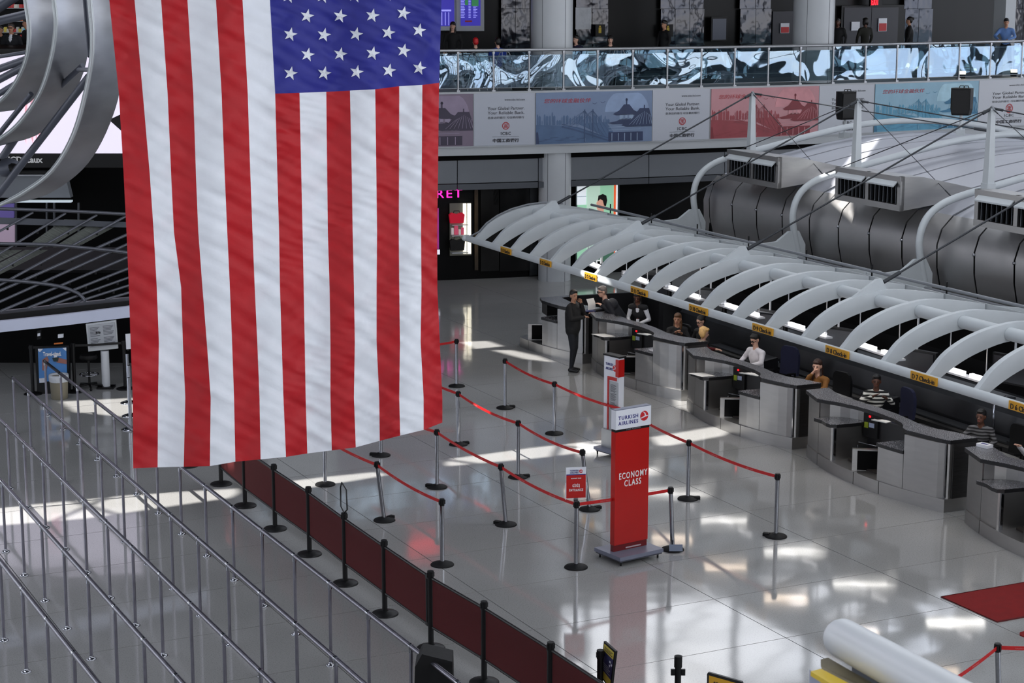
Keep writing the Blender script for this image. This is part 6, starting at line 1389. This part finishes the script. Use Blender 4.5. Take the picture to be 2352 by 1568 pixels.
for s_ in (-1, 1): MB().box(t + Vector((s_ * .058, 0, -.19)), (.045, .03, .07)).build('hook', M_BLACK, T)
Y = t.y - 1.2; YS = thing('yellow_sign', 'yellow sign in a rounded black frame cut by the bottom edge', 'sign', PY(1665, 1640, Y))
a = PY(1624, 1543, Y + .1); b = PY(1706, 1566, Y - .1); dx = (b - a); dx.z = 0; W_ = dx.length; dx.normalize(); dz = Vector((0, 0, (b.z - a.z) / W_)); ux = (dx + dz).normalized(); nn = Vector((ux.y, -ux.x, 0)).normalized(); dn = Vector((0, 0, -1))
q = lambda u, v, l=0: a + ux * (W_ * u) + dn * v + nn * l
MB().prism([q(0, .02), q(.03, 0), q(.97, 0), q(1, .02), q(1, .5), q(0, .5)], -nn * .03).build('frame', M_FRM, YS); MB().prism([q(.06, .03, .001), q(.94, .03, .001), q(.94, .48, .001), q(.06, .48, .001)], nn * .003).build('yellow_face', mat('amber_sign_face', (200, 150, 34), .45), YS)
text('lettering', 'SECURITY', .062, M_LETB, YS, q(.5, .125, .006), ux, -dn, 'CENTER', .001, bold=.003, fit=W_ * .62)
MB().cyl(q(.5, .5, -.02), Vector((q(.5, 0).x, q(.5, 0).y, .05)), .03, n=12).build('post', M_BLACK, YS); MB().lathe((q(.5, 0).x, q(.5, 0).y, 0), [(.185, 0), (.185, .012), (.08, .045), (.05, .055)], 24).build('base', M_BLACK, YS)
# ================================================================== FLAG
YF = 15.0
BX = {-560: [228, 283, 344, 404, 470, 532, 598, 655, 716, 772, 832, 890, 947, 1003], 0: [251, 309, 370, 430.5, 496, 557, 620, 679, 741, 799, 858, 916, 971, 1014], 215: [273, 328, 385, 444, 509, 569, 632, 688, 749.5, 804, 862, 917, 970, 1008],
      400: [284, 344, 393, 450, 516, 575, 637, 692, 751.5, 808, 864.5, 916.5, 968.5, 1006], 533: [290.6, 353, 399.5, 455.5, 522, 580, 641, 695, 753, 810, 866, 916, 967, 1004], 660: [296, 360, 416, 465, 528, 585, 643, 697.6, 757, 813, 865, 917, 968, 1004.5],
      786: [300, 365, 420, 475, 533, 591, 647, 700, 759, 815, 865, 918.5, 966, 1010], 913: [305, 363, 425.5, 484, 537.5, 596, 651, 702, 759, 813, 871, 917, 973, 1016], 1075: [306, 362, 422, 482, 541, 599, 658, 707, 763, 819, 873, 921, 973, 1016]}
tab = [tuple([y] + v) for y, v in sorted(BX.items())]
BOT = [1075, 1073, 1071.5, 1070, 1060, 1054.5, 1049, 1041, 1034, 1027, 1012, 1000, 987, 970]
CANT = [0] * 6 + [215, 213, 211, 208, 205, 198, 195, 190]
def col_x(u, y):
    v = interp(tab, y); i = min(12, int(u)); return v[i] + (v[i + 1] - v[i]) * (u - i)
def arr(A, u): i = min(12, int(u)); return A[i] + (A[i + 1] - A[i]) * (u - i)
def fpt(u, y, l=0):
    x = col_x(u, y)
    d = .055 * math.sin(u * .9 + 1.0) + .030 * math.sin(u * 2.3 + y * .004 + .5) + .020 * math.sin((y * .055 + u * 1.9)) * (.5 + .5 * math.sin(u * 3.1 + y * .006)) + .010 * math.sin(y * .10 - u * 3.7 + 2) * (.5 + .5 * math.sin(u * 1.7 - y * .011)) + .006 * math.sin(y * .17 - u * 6.3 + 3 * math.sin(y * .013)) + .03 * math.sin(y * .008 + u * .5) + .0035 * math.sin(y * .30 - u * 9 + 4 * math.sin(y * .021 + u)) + .003 * math.sin(y * .23 + u * 12 + 3 * math.sin(y * .017 - u))
    return PY(x, y, YF + d - l)
FLAG = thing('national_flag', 'huge hanging flag with red and white stripes and white stars on blue', 'flag', PY(640, -560, YF))
M_FR = mat('red_flag_cloth', (178, 12, 26), .62, 0, .05, 6, bump=.5, bs=9); M_FW = mat('white_flag_cloth', (228, 232, 240), .62, 0, .03, 6, bump=.5, bs=9); M_FB = mat('blue_flag_cloth', (34, 38, 136), .6, 0, .05, 6, bump=.5, bs=9)
def strip(u0, u1, yt, yb, m, nm, rows=None, l=0):
    R = []; N = rows or 230
    for j in range(N + 1):
        t = j / N; R.append([fpt(lerp(u0, u1, i / 5), lerp(yt(lerp(u0, u1, i / 5)), yb(lerp(u0, u1, i / 5)), t), l) for i in range(6)])
    return MB().slab(R, (0, .004, 0)).build(nm, m, FLAG)
for k in range(13):
    yt = (lambda u: -560) if k < 6 else (lambda u: arr(CANT, u))
    strip(k, k + 1, yt, lambda u: arr(BOT, u), M_FR if k % 2 == 0 else M_FW, 'red_stripe' if k % 2 == 0 else 'white_stripe')
R = [[fpt(lerp(6, 13, i / 35), lerp(-560, arr(CANT, lerp(6, 13, i / 35)), j / 160)) for i in range(36)] for j in range(161)]
MB().slab(R, (0, .004, 0)).build('blue_canton', M_FB, FLAG)
c_ = lambda x, y: (240 + x * .5952, y * .5952)
stars = [(718, 283), (848, 283), (973, 278), (1098, 272), (1215, 263), (784, 211), (910, 209), (1035, 206), (1155, 195), (717, 133), (847, 135), (971, 132), (1095, 126), (1214, 117), (782, 62), (909, 62), (1034, 60), (1154, 51), (711, -14), (843, -14), (968, -16), (1092, -22), (1210, -30)]
stars = [c_(*s) for s in stars]
for row in range(3, 10):
    y0 = (133 - 73.5 * row - 0) * .5952 * 1.0
    xs = [(782, 909, 1034, 1154), (711, 843, 968, 1092, 1210)][row % 2 == 0 and 1 or 0] if row > 3 else ()
    for q, x in enumerate(xs): stars.append((240 + x * .5952, y0 - q * 2.5))
def inv_u(x, y):
    v = interp(tab, y)
    for i in range(13):
        if v[i] <= x <= v[i + 1]: return i + (x - v[i]) / (v[i + 1] - v[i])
    return 12.9
for cx, cy in stars:
    P = []
    for i in range(10):
        a = math.radians(78) + i * pi / 5; r = 16.6 if i % 2 == 0 else 6.6; x = cx + r * math.cos(a); y = cy - r * math.sin(a); P.append(fpt(inv_u(x, y), y, .013))
    c = fpt(inv_u(cx, cy), cy, .013); n_ = len(P); B_ = [p + Vector((0, .008, 0)) for p in P]
    mb = MB().add(P + B_ + [c], [(i, (i + 1) % n_, 2 * n_) for i in range(n_)] + [(i, (i + 1) % n_, n_ + (i + 1) % n_, n_ + i) for i in range(n_)]); mb.build('star', M_FW, FLAG)
MB().cyl(fpt(0, -560) + Vector((-.1, 0, 0)), fpt(13, -560) + Vector((.1, 0, 0)), .03, n=10).build('hanging_pole', M_CHROME, FLAG)
for u in (0, 4, 9, 13): p = fpt(u, -560); MB().cyl(p, Vector((p.x, p.y, ROOFZ)), .006, n=5).build('hanging_wire', M_CAB, FLAG)

# ================================================================== LEFT SIDE: LED wall, ribbon sculpture, second canopy, checkpoint
YL = 46.5
def prY(pts, Y, th, m, nm, T): return MB().prism([PY(x, y, Y) for x, y in pts], (0, th, 0)).build(nm, m, T)
LED = thing('led_wall', 'huge glowing white display wall behind the steel ribbons', 'display', PY(100, 380, YL))
prY([(-500, 118), (300, 118), (300, 385), (-500, 385)], YL + .04, .3, M_BLACK, 'bezel', LED)
prY([(-500, 124), (287, 126), (287, 352), (-500, 352)], YL, .03, mat('lit_white_display', (226, 220, 234), .5, emit=.78, ecol=(226, 218, 236)), 'display', LED)
M_PNK = mat('lit_pink_display', (232, 170, 180), .5, emit=.7, ecol=(232, 170, 184))
for x0, x1 in ((60, 64), (72, 80), (86, 88), (92, 96)): prY([(x0, 200 + (x0 % 7)), (x1, 204), (x1 - 4, 330), (x0 - 6, 300)], YL - .02, .01, M_PNK, 'display_figure', LED)
text('lettering', 'JCDecaux', .20, M_LETW, LED, PY(97, 373, YL + .03), (1, 0, 0), (0, 0, 1), 'RIGHT', .004, bold=.006, fit=.86)
wl2 = thing('left_facade', 'dark recessed facade with a grey panel band under the display wall', 'facade', PY(100, 640, 47.5)); wl2['kind'] = 'structure'
prY([(-500, 385), (300, 385), (300, 640), (-500, 640)], 48.6, .2, M_VOID, 'back_panel', wl2); prY([(-500, 404), (150, 404), (162, 454), (-500, 454)], 47.2, .3, M_PANEL, 'grey_panel', wl2); prY([(-500, 394), (158, 394), (158, 399), (-500, 399)], 47.0, .3, M_BLACK, 'dark_strip', wl2); prY([(-500, 401), (100, 401), (100, 404), (-500, 404)], 47.0, .2, M_SOF, 'pale_strip', wl2)
prY([(30, 461), (163, 461), (163, 465), (30, 465)], 46.9, .2, mat('lit_pale_strip', (210, 220, 225), .5, emit=.5, ecol=(200, 215, 225)), 'pale_strip', wl2)
for x0, x1, c in ((0, 31, (108, 96, 140)), (0, 31, (196, 170, 190))): pass
prY([(-40, 468), (31, 468), (31, 500), (-40, 500)], 46.8, .1, mat('lit_violet_window', (96, 84, 150), .5, emit=.25, ecol=(96, 84, 150)), 'window_pane', wl2); prY([(-40, 512), (32, 512), (32, 560), (-40, 560)], 46.8, .1, mat('lit_mauve_window', (170, 150, 170), .5, emit=.35, ecol=(170, 150, 170)), 'window_pane', wl2)
for x in (34, 105, 122, 178): prY([(x, 466), (x + 3, 466), (x + 3, 620), (x, 620)], 46.9, .1, M_PANELD, 'mullion', wl2)
# mezzanine shop to the far left
SH = thing('shop_display', 'shelves of colourful goods above the display wall', 'shelf', PY(30, 118, 50)); SH['kind'] = 'thing'
prY([(-500, -60), (72, -60), (72, 118), (-500, 118)], 52, .2, M_GREYW, 'backboard', SH)
rg = random.Random(5); cols = [(206, 120, 60), (190, 60, 60), (214, 196, 90), (70, 150, 190), (200, 200, 196), (110, 160, 90), (220, 214, 206)]
for y in (18, 48, 74, 90): prY([(-60, y), (70, y), (70, y + 2), (-60, y + 2)], 51.6, .3, M_SOF, 'shelf', SH)
for r_, y in enumerate((18, 48, 74, 90)):
    x = -12
    while x < 64:
        w_ = rg.choice([3, 4, 5, 7]); h_ = rg.choice([8, 10, 12]); c = rg.choice(cols); o = prY([(x, y - h_), (x + w_, y - h_), (x + w_, y), (x, y)], 51.65, .12, mat('goods_%d_%d' % (c[0], c[1]), c, .5, emit=.12), 'shelf_goods', SH); x += w_ + 1  # goods glow faintly in place of shop lighting
prY([(53, 66), (64, 66), (64, 74), (53, 74)], 51.4, .1, mat('lit_blue_card', (60, 160, 210), .5, emit=.4), 'price_card', SH)
BLK = thing('floor_left_gallery', None, None, PY(30, 122, 49)); BLK['kind'] = 'structure'; prY([(-500, 112), (300, 112), (300, 119), (-500, 119)], 46.2, 6, M_BLACK, 'gallery_edge', BLK)
gz = PY(30, 150, 49.0).z
pm = PY(30, 150, 48.6); pm.z = PY(30, 118, 48.6).z - 1.05
person('man in a dark suit, white shirt and red tie on the gallery', pm, pi - .1, arms=(((.26, .02, 1.18), (.24, .12, .95)), ((-.26, .02, 1.18), (-.24, .12, .95))), top=(20, 22, 28), skin='tan', inner=(230, 232, 238), voxel=.024, glasses=True, hcol=(60, 50, 46))
tie = MB().prism([PY(28.5, 93, 48.38), PY(31, 93, 48.38), PY(32, 112, 48.38), (PY(29.5, 116, 48.38)), PY(27, 112, 48.38)], (0, .01, 0)).build('red_tie', M_LETR, bpy.data.objects[[o.name for o in bpy.data.objects if o.get('label', '').startswith('man in a dark suit, white')][0]])
pm2 = pm + Vector((.22, .7, .1)); person('dark-clothed person behind the man with the red tie', pm2, 2.2, arms=(((.26, .02, 1.18), (.24, .12, .95)), ((-.26, .02, 1.18), (-.24, .12, .95))), top=(14, 14, 16), skin='tan', voxel=.028)
pm3 = pm + Vector((-.36, .3, -.05)); person('dark-clothed person left of the man with the red tie', pm3, pi, arms=(((.26, .02, 1.18), (.24, .12, .95)), ((-.26, .02, 1.18), (-.24, .12, .95))), top=(14, 14, 16), skin='tan', voxel=.028)
# ribbon sculpture
M_RIB = mat('ribbon_steel', (150, 152, 158), .36, 1, .12, 1.5, aniso=(1, 1, 6)); M_RIBE = mat('ribbon_edge', (176, 182, 184), .4, .6)
RIBS = [([(50, -140), (57, -60), (58, 0), (66, 60), (62, 125), (38, 185), (0, 232), (-60, 270)], [(112, -140), (120, -60), (122, 0), (127, 55), (115, 130), (84, 212), (42, 248), (-10, 258), (-60, 262)][:9], 20.0),
        ([(112, -140), (120, -60), (123, 0), (128, 55), (118, 130), (92, 212), (46, 280), (0, 318), (-60, 350)], [(190, -140), (195, -60), (196, 0), (200, 60), (193, 140), (172, 200), (136, 262), (80, 310), (0, 334), (-60, 345)], 18.8),
        ([(196, -140), (203, -60), (206, 0), (212, 80), (205, 170), (172, 300), (122, 388), (60, 438), (0, 470), (-60, 492)], [(262, -140), (266, -60), (268, 0), (272, 100), (270, 200), (250, 275), (214, 350), (168, 404), (95, 450), (0, 471), (-60, 480)], 17.4)]
for i, (le, re_, Y) in enumerate(RIBS):
    T = thing('steel_ribbon', ['curved steel ribbon, innermost of the three at the picture edge', 'curved steel ribbon, middle one of three', 'curved steel ribbon nearest the flag, outermost of three'][i], 'sculpture', PY(le[0][0], -140, Y), 0, 'curved steel ribbons')
    def samp(P, n=40):
        S_ = smooth_poly([(x, y, 0) for x, y in P], 12); L = [0]
        for a, b in zip(S_, S_[1:]): L.append(L[-1] + (b - a).length)
        out = []
        for k in range(n + 1):
            t = L[-1] * k / n; j = max(0, min(len(S_) - 2, next((q for q in range(len(L) - 1) if L[q + 1] >= t), len(L) - 2))); f = (t - L[j]) / max(1e-6, L[j + 1] - L[j]); out.append(S_[j].lerp(S_[j + 1], f))
        return out
    A = samp(le); B_ = samp(re_); rows = []
    for a, b in zip(A, B_): rows.append([PY(lerp(a.x, b.x, f), lerp(a.y, b.y, f), Y + .9 * f - .10 * math.sin(f * pi)) for f in (0, .2, .4, .6, .8, 1)])
    MB().slab(rows, (.02, .03, 0)).build('band', M_RIB, T); MB().tube([r[0] for r in rows], .022, 6).build('edge_rim', M_RIBE, T)
    if i == 2: 
        for y in (26, 38): MB().prism([PY(207, y, Y - .02), PY(266, y - 1, Y + .75), PY(266, y + 2 - 1, Y + .75), PY(207, y + 2, Y - .02)], (0, -.03, 0)).build('joint_plate', M_RIBE, T)
M_STRUT = mat('dark_strut', (84, 88, 100), .45, .2, .05, 2)
SPK = thing('strut_frame', 'dark struts bracing the steel ribbons', 'struts', PY(20, 380, 19))
for (a, b, w_, Y1, Y2) in (((-30, 480), (205, 175), 5.5, 19.5, 18.5), ((-20, 345), (190, 150), 4, 20, 19), ((-20, 330), (72, 215), 4, 20, 19.6), ((-60, 55), (68, -30), 8, 20.6, 20.4), ((-20, 52), (66, 32), 7, 20.8, 20.5), ((-30, 168), (64, 135), 6, 20.8, 20.4), ((-30, 198), (60, 150), 6, 20.8, 20.4), ((-60, 250), (40, 190), 5, 20.6, 20.2), ((-20, 400), (80, 250), 6, 20, 19.4), ((-30, 135), (60, 120), 3, 20.8, 20.5), ((195, 0), (206, 130), 3, 18.6, 18.2), ((180, 160), (206, 160), 3, 18.6, 18)):
    MB().cyl(PY(a[0], a[1], Y1), PY(b[0], b[1], Y2), w_ * 1.5 / FPX * 20, n=8).build('strut', M_STRUT, SPK)
MB().ell(PY(18, 385, 19.4), (.14, .14, .10), 12).build('hub', M_STRUT, SPK); MB().cyl(PY(-12, 372, 19.4), PY(36, 388, 19.3), .05, n=10).build('hub_pipe', M_RUBBER, SPK)
prt = [(250, 275), (278, 262), (278, 300)]; MB().prism([PY(x, y, 19.5) for x, y in prt], (0, .05, 0)).build('end_fin', M_BLACK, SPK)
# second canopy
c0_, c1_, c2_ = F(0, 745, 2.8), F(295, 712, 2.8), F(290, 495, 4.2); CNR = (c1_ - c0_).cross(c2_ - c0_).normalized()
CP = lambda x, y, l=0: PP(x, y, c0_, CNR) + CNR * (l if CNR.z > 0 else -l)
LC = thing('left_canopy', 'dark slatted canopy over the checkpoint left of the flag', 'canopy', c0_)
M_ROD = mat('canopy_rod_grey', (96, 98, 106), .35, .5, .08, 4)
for (a, b, r) in (((288, 497), (-300, 818), 4.5), ((222, 494), (-300, 792), 4), ((150, 490), (-300, 765), 4), ((75, 488), (-300, 700), 4), ((420, 482), (-300, 800), 5), ((400, 512), (-260, 810), 4.5), ((400, 545), (-200, 800), 4.5), ((400, 575), (-160, 795), 4.5), ((400, 600), (-120, 785), 4), ((400, 622), (-80, 775), 4), ((400, 642), (-20, 762), 4), ((400, 660), (20, 755), 3.5), ((400, 674), (80, 742), 3.5), ((400, 686), (130, 734), 3)):
    yr = lambda x: 716 - .112 * x
    for t_ in range(400):
        t_ = t_ / 400; xx, yy = lerp(a[0], b[0], t_), lerp(a[1], b[1], t_)
        if yy > yr(xx) - 2: b = (xx, yy); break
    MB().cyl(CP(*a), CP(*b), r * .72 / FPX * 33, n=8).build('rod', M_ROD, LC)
    for f in (.15, .3, .45, .6):
        p = CP(lerp(a[0], b[0], f), lerp(a[1], b[1], f), -.05); MB().box(p, (.03, .03, .06)).build('rod_clip', M_BLACK, LC)
for pts, r in (([(-200, 480), (0, 484), (150, 489), (290, 496), (420, 503)], 4), ([(-200, 550), (-60, 560), (0, 564), (105, 566), (200, 574), (300, 586), (420, 610)], 4), ([(-200, 640), (0, 647), (120, 659), (170, 674), (186, 685), (194, 696)], 4)):
    MB().tube(smooth_poly([tuple(CP(x, y, .05)) for x, y in pts], 5), r / FPX * 33, 8).build('cross_rod', M_ROD, LC)
prY2 = lambda pts, l, m, nm: MB().prism([CP(x, y, l) for x, y in pts], -CNR * .01 if CNR.z > 0 else CNR * .01).build(nm, m, LC)
prY2([(-200, 490), (290, 508), (420, 515), (420, 524), (290, 520), (0, 512), (-200, 505)], -.02, M_PANELD, 'back_beam')
M_COR = mat('corrugated_translucent_sheet', (120, 124, 118), .3, .5, .2, 6, bump=2, bs=3, aniso=(1, 14, 1))
for q in ([(150, 498), (218, 500), (118, 560), (62, 560)], [(222, 502), (284, 505), (190, 556), (125, 562)], [(60, 568), (112, 568), (0, 625), (-80, 640)], [(-40, 570), (52, 568), (-60, 625), (-150, 660)]): prY2(q, -.06, M_COR, 'translucent_sheet')
# front beam
rows = [[F(x, y, z) for x, y in ((-300, 797), (0, 763), (150, 747), (295, 728), (460, 707))] for z in (2.62, 2.62)]
def fbeam(y0s, y1s, z, th, m, nm, dz=0):
    a = [F(x, y, z) for x, y in y0s]; b = [Vector((p.x, p.y, ZA(x, y, p))) for p, (x, y) in zip(a, y1s)]
    MB().slab([a, b], (0, th, 0), sm=False).build(nm, m, LC)
xs = (-300, 0, 150, 295, 460)
fbeam([(x, y) for x, y in zip(xs, (797, 763, 747, 729, 708))], [(x, y) for x, y in zip(xs, (772, 738, 722, 704, 684))], 2.62, .12, mat('pale_blue_grey_beam', (196, 203, 224), .4, .1, .03, 2), 'front_beam')
fbeam([(x, y) for x, y in zip(xs, (754, 722, 705, 690, 672))], [(x, y) for x, y in zip(xs, (748, 715, 698, 683, 666))], 2.78, .1, M_ROD, 'beam_rail'); fbeam([(x, y) for x, y in zip(xs, (772, 738, 722, 704, 684))], [(x, y) for x, y in zip(xs, (754, 722, 706, 691, 673))], 2.72, .05, M_RUBBER, 'dark_gap')
for x, y in ((98, 720), (238, 702)): q = F(x, y, 2.74); MB().box(q + Vector((0, -.05, 0)), (.05, .04, .09)).build('beam_bracket', M_RIBE, LC)
# checkpoint
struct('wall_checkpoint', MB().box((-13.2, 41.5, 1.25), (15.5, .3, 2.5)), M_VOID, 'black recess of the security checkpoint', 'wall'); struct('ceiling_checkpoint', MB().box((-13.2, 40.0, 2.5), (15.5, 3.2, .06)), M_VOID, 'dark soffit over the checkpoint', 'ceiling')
def gY(px, py): g = F(px, py); return g, g.y
g, Y = gY(240, 892); T = thing('info_board', 'white text board on a thick white post at the checkpoint', 'sign', g)
prY([(197, 744), (266, 735), (271, 800), (203, 807)], Y - .02, .05, mat('white_board_frame', (196, 200, 204), .4), 'board', T); prY([(201, 748), (263, 740), (267, 793), (206, 799)], Y - .045, .02, mat('pale_notice_sheet', (168, 172, 178), .45), 'notice_sheet', T)
M_GTX = mat('grey_notice_text', (84, 86, 92), .6)
for k in range(14):
    y = 753 + k * 3.2
    if k == 7: continue
    prY([(206 + k * .3, y), (228 + k * .3 - (k % 3) * 3, y - 2.6), (228 + k * .3 - (k % 3) * 3, y - 1.5), (206 + k * .3, y + 1)], Y - .05, .004, M_GTX, 'text_line', T); prY([(236 + k * .3, y - 4.4), (260 + k * .3 - (k % 4) * 2, y - 7.2), (260 + k * .3 - (k % 4) * 2, y - 6), (236 + k * .3, y - 3.3)], Y - .05, .004, M_GTX, 'text_line', T)
for k in range(3): prY([(220 + k * 4, 762), (222.5 + k * 4, 761.6), (222.5 + k * 4, 766), (220 + k * 4, 766.4)], Y - .052, .004, M_BLACK, 'pictogram', T)
a = PY(239, 806, Y); MB().cyl(Vector((a.x, a.y + .06, 0.02)), Vector((a.x, a.y + .06, a.z)), .085, n=20).build('post', M_WHITE, T); MB().box(Vector((a.x, a.y + .06, .02)), (.34, .3, .04)).build('base', M_BLACK, T)
g, Y = gY(120, 904); T = thing('poster_stand', 'black stand with a blue travel poster behind the rails', 'poster stand', g)
prY([(80, 798), (158, 793), (160, 905), (86, 912)], Y, .12, M_BLACK, 'stand', T); prY([(87, 801), (152, 798), (154, 868), (90, 879)], Y - .03, .02, mat('blue_poster', (70, 120, 178), .4, 0, .1, 4, emit=.06), 'poster', T)  # poster print is given a faint glow of its own
prY([(90, 869), (106, 867), (106, 878), (91, 879)], Y - .04, .01, M_SIGNW, 'poster_footer', T); prY([(97, 826), (108, 818), (112, 826), (106, 852), (97, 850)], Y - .045, .01, mat('skin_poster_print', (150, 100, 90), .5), 'poster_hand', T); prY([(128, 820), (153, 826), (153, 836), (130, 832)], Y - .045, .01, MATS['skin_poster_print'], 'poster_hand', T); prY([(120, 822), (135, 820), (133, 830), (123, 830)], Y - .05, .01, mat('dark_green_print', (30, 46, 44), .5), 'poster_object', T); prY([(124, 815), (131, 814), (131, 820), (124, 821)], Y - .05, .01, M_SIGNW, 'poster_object', T)
for q in ([(87, 801), (99, 801), (92, 808), (88, 806)], [(143, 799), (152, 798), (152, 806)]): prY(q, Y - .045, .01, M_SIGNW, 'poster_corner', T)
text('lettering', 'Travel-sized.', .12, M_LETW, T, PY(120, 817, Y - .055) + Vector((0, 0, 0)), (1, -.0, .03), (0, 0, 1), 'CENTER', .002, bold=.003, fit=.37)
prY([(85, 760), (94, 758), (94, 778), (85, 780)], Y + .2, .05, M_RUBBER, 'top_box', T); prY([(86, 766), (92, 765), (92, 771), (86, 772)], Y + .17, .03, M_SIGNW, 'top_label', T); prY([(133, 768), (145, 767), (145, 775), (133, 776)], Y + .2, .05, M_SIGNW, 'top_label', T); prY([(124, 788), (144, 786), (144, 789), (124, 791)], Y - .02, .02, mat('amber_strip', (170, 90, 30), .5, emit=.2), 'amber_strip', T)
g, Y = gY(137, 915); T = thing('waste_bin', 'round beige waste bin with a white liner by the blue poster', 'bin', g)
MB().lathe(g, [(.15, 0), (.165, .02), (.185, .42), (.19, .46)], 24).build('bin_body', mat('beige_bin', (126, 120, 104), .5), T); MB().lathe(g, [(.192, .36), (.200, .45), (.195, .50), (.165, .49), (.15, .40)], 20).build('liner', mat('white_liner', (190, 194, 200), .35, bump=1, bs=20), T)
g, Y = gY(206, 892); T = thing('office_stool', 'black swivel stool with a chrome foot ring by the info board', 'stool', g)
MB().cyl(g + uy * .06, g + uy * .62, .025, n=10).build('column', M_BLACK, T); MB().lathe(g + uy * .62, [(.16, 0), (.19, .03), (.17, .09)], 18).build('seat', M_RUBBER, T); MB().tube([g + Vector((.19 * math.cos(t * pi / 8), .19 * math.sin(t * pi / 8), .30)) for t in range(16)], .013, 6, closed=True).build('foot_ring', M_CHROME, T)
for k in range(3): t = k * 2 * pi / 3; MB().cyl(g + uy * .30, g + Vector((.19 * math.cos(t), .19 * math.sin(t), .30)), .008, n=5).build('ring_spoke', M_CHROME, T)
for k in range(5): t = k * 2 * pi / 5; e_ = g + Vector((.27 * math.cos(t), .27 * math.sin(t), .04)); MB().cyl(g + uy * .10, e_ + uy * .03, .02, n=6).build('base_arm', M_BLACK, T); MB().ell(e_ - uy * .005, (.03, .03, .033), 8).build('castor', M_BLACK, T)
BP = []
for b, lb in (((76, 905), 'black belt post left of the blue travel poster'), ((288, 893), 'black belt post with a pale foot beside the flag at the checkpoint'), ((172, 900), 'black belt post right of the waste bin')):
    T, t = stanchion(b, None, lb, 'black', 1.02, group='black belt posts of the checkpoint'); BP.append(t)
belt(BP[0], BP[2], 'black belt passing before the travel poster', .01, M_BELTK, group='black belts of the checkpoint'); belt(BP[2], BP[1], 'black belt between the waste bin and the flag', .01, M_BELTK, group='black belts of the checkpoint')
g, Y = gY(292, 893); T = thing('notice_board', 'small white notice half hidden by the flag at the checkpoint', 'notice', PY(292, 801, Y)); prY([(288, 767), (300, 766), (301, 801), (290, 802)], Y - .05, .02, M_SIGNW, 'sheet', T); MB().box(PY(294, 803, Y - .03), (.03, .03, .04)).build('holder', M_BLACK, T)
for i, (x, y) in enumerate(((296, 925), (300, 955), (300, 986))):
    g = F(x, y); T = thing('belt_post', ['chrome belt post foot peeking out behind the flag, upper one', 'chrome belt post foot peeking out behind the flag, middle one', 'chrome belt post foot peeking out behind the flag, lower one'][i], 'belt post', g, 0, None); MB().lathe(g, [(.17, 0), (.17, .012), (.08, .045), (.05, .055)], 24).build('base', M_CHROME, T); MB().cyl(g + uy * .04, g + uy * 1.0, .03, n=14).build('post', M_CHROME, T)
# small lit screen edge between flag and shop
T = thing('info_screen', 'narrow violet lit screen right beside the flag', 'screen', edge_at(1006, .9, 0)[0]); mb = MB(); shop_rect(mb, 985, 475, 1009, 585, .85, .06); mb.build('housing', M_BLACK, T); mb = MB(); shop_rect(mb, 987, 478, 1008, 572, .78, .02); mb.build('display', mat('lit_violet_screen', (150, 50, 130), .5, 0, .4, 3, emit=.6, ecol=(140, 40, 120)), T); mb = MB(); shop_rect(mb, 1001, 573, 1010, 584, .77, .02); mb.build('display_label', mat('lit_label', (230, 225, 240), .5, emit=.8, ecol=(230, 225, 240)), T)

# ================================================================== NEAREST: white pipe rail and its yellow-edged panel
T = thing('white_pipe_rail', 'thick white pipe rail end close to the viewer in the bottom corner', 'handrail', PY(1940, 1600, 4.6))
a = PY(1936, 1466, 4.6); b = PY(2290, 1660, 3.7)
MB().tube([a, a.lerp(b, .5), b, b + (b - a) * .6], .050, 24).build('pipe', M_WHITE, T); MB().ell(a, (.05, .05, .05), 20).build('pipe_end', M_WHITE, T)
d = (b - a).normalized()
q = lambda t, dz, dy=0: a.lerp(b, t) + Vector((0, dy, dz))
MB().prism([q(.09, -.04), q(1.6, -.04), q(1.6, -.30), q(.09, -.115)], (0, .02, 0)).build('slate_panel', mat('slate_metal', (74, 80, 88), .35, .5, .1, 3), T)  # slate-coloured panel below the pipe
T2 = thing('yellow_edged_kerb', 'pale kerb with a yellow edge strip under the white pipe rail', 'kerb', PY(1870, 1600, 4.4))
e0 = PY(1868, 1539, 4.45); e1 = PY(1965, 1598, 4.1); e2 = PY(2060, 1640, 3.9); w_ = Vector((.055, .02, .012)); mb = MB()
MB().prism([PY(1862, 1541, 4.45), PY(1886, 1535, 4.52), PY(2010, 1600, 4.2), PY(1975, 1612, 4.1)], (0, 0, -.012)).build('yellow_strip', mat('yellow_edge_paint', (222, 190, 40), .5), T2)
MB().prism([PY(1862, 1543, 4.46), PY(1975, 1614, 4.11), PY(1975, 1700, 4.11), PY(1862, 1700, 4.46)], (.0, .02, 0)).build('kerb_face', mat('lilac_grey_kerb', (160, 165, 190), .5), T2)
MB().prism([PY(1888, 1520, 4.6), PY(1905, 1516, 4.6), PY(2120, 1640, 4.1), PY(2015, 1602, 4.2), PY(1888, 1536, 4.55)], (0, .02, 0)).build('brown_ledge', mat('ochre_ledge', (120, 112, 90), .5, 0, .15, 8), T2)
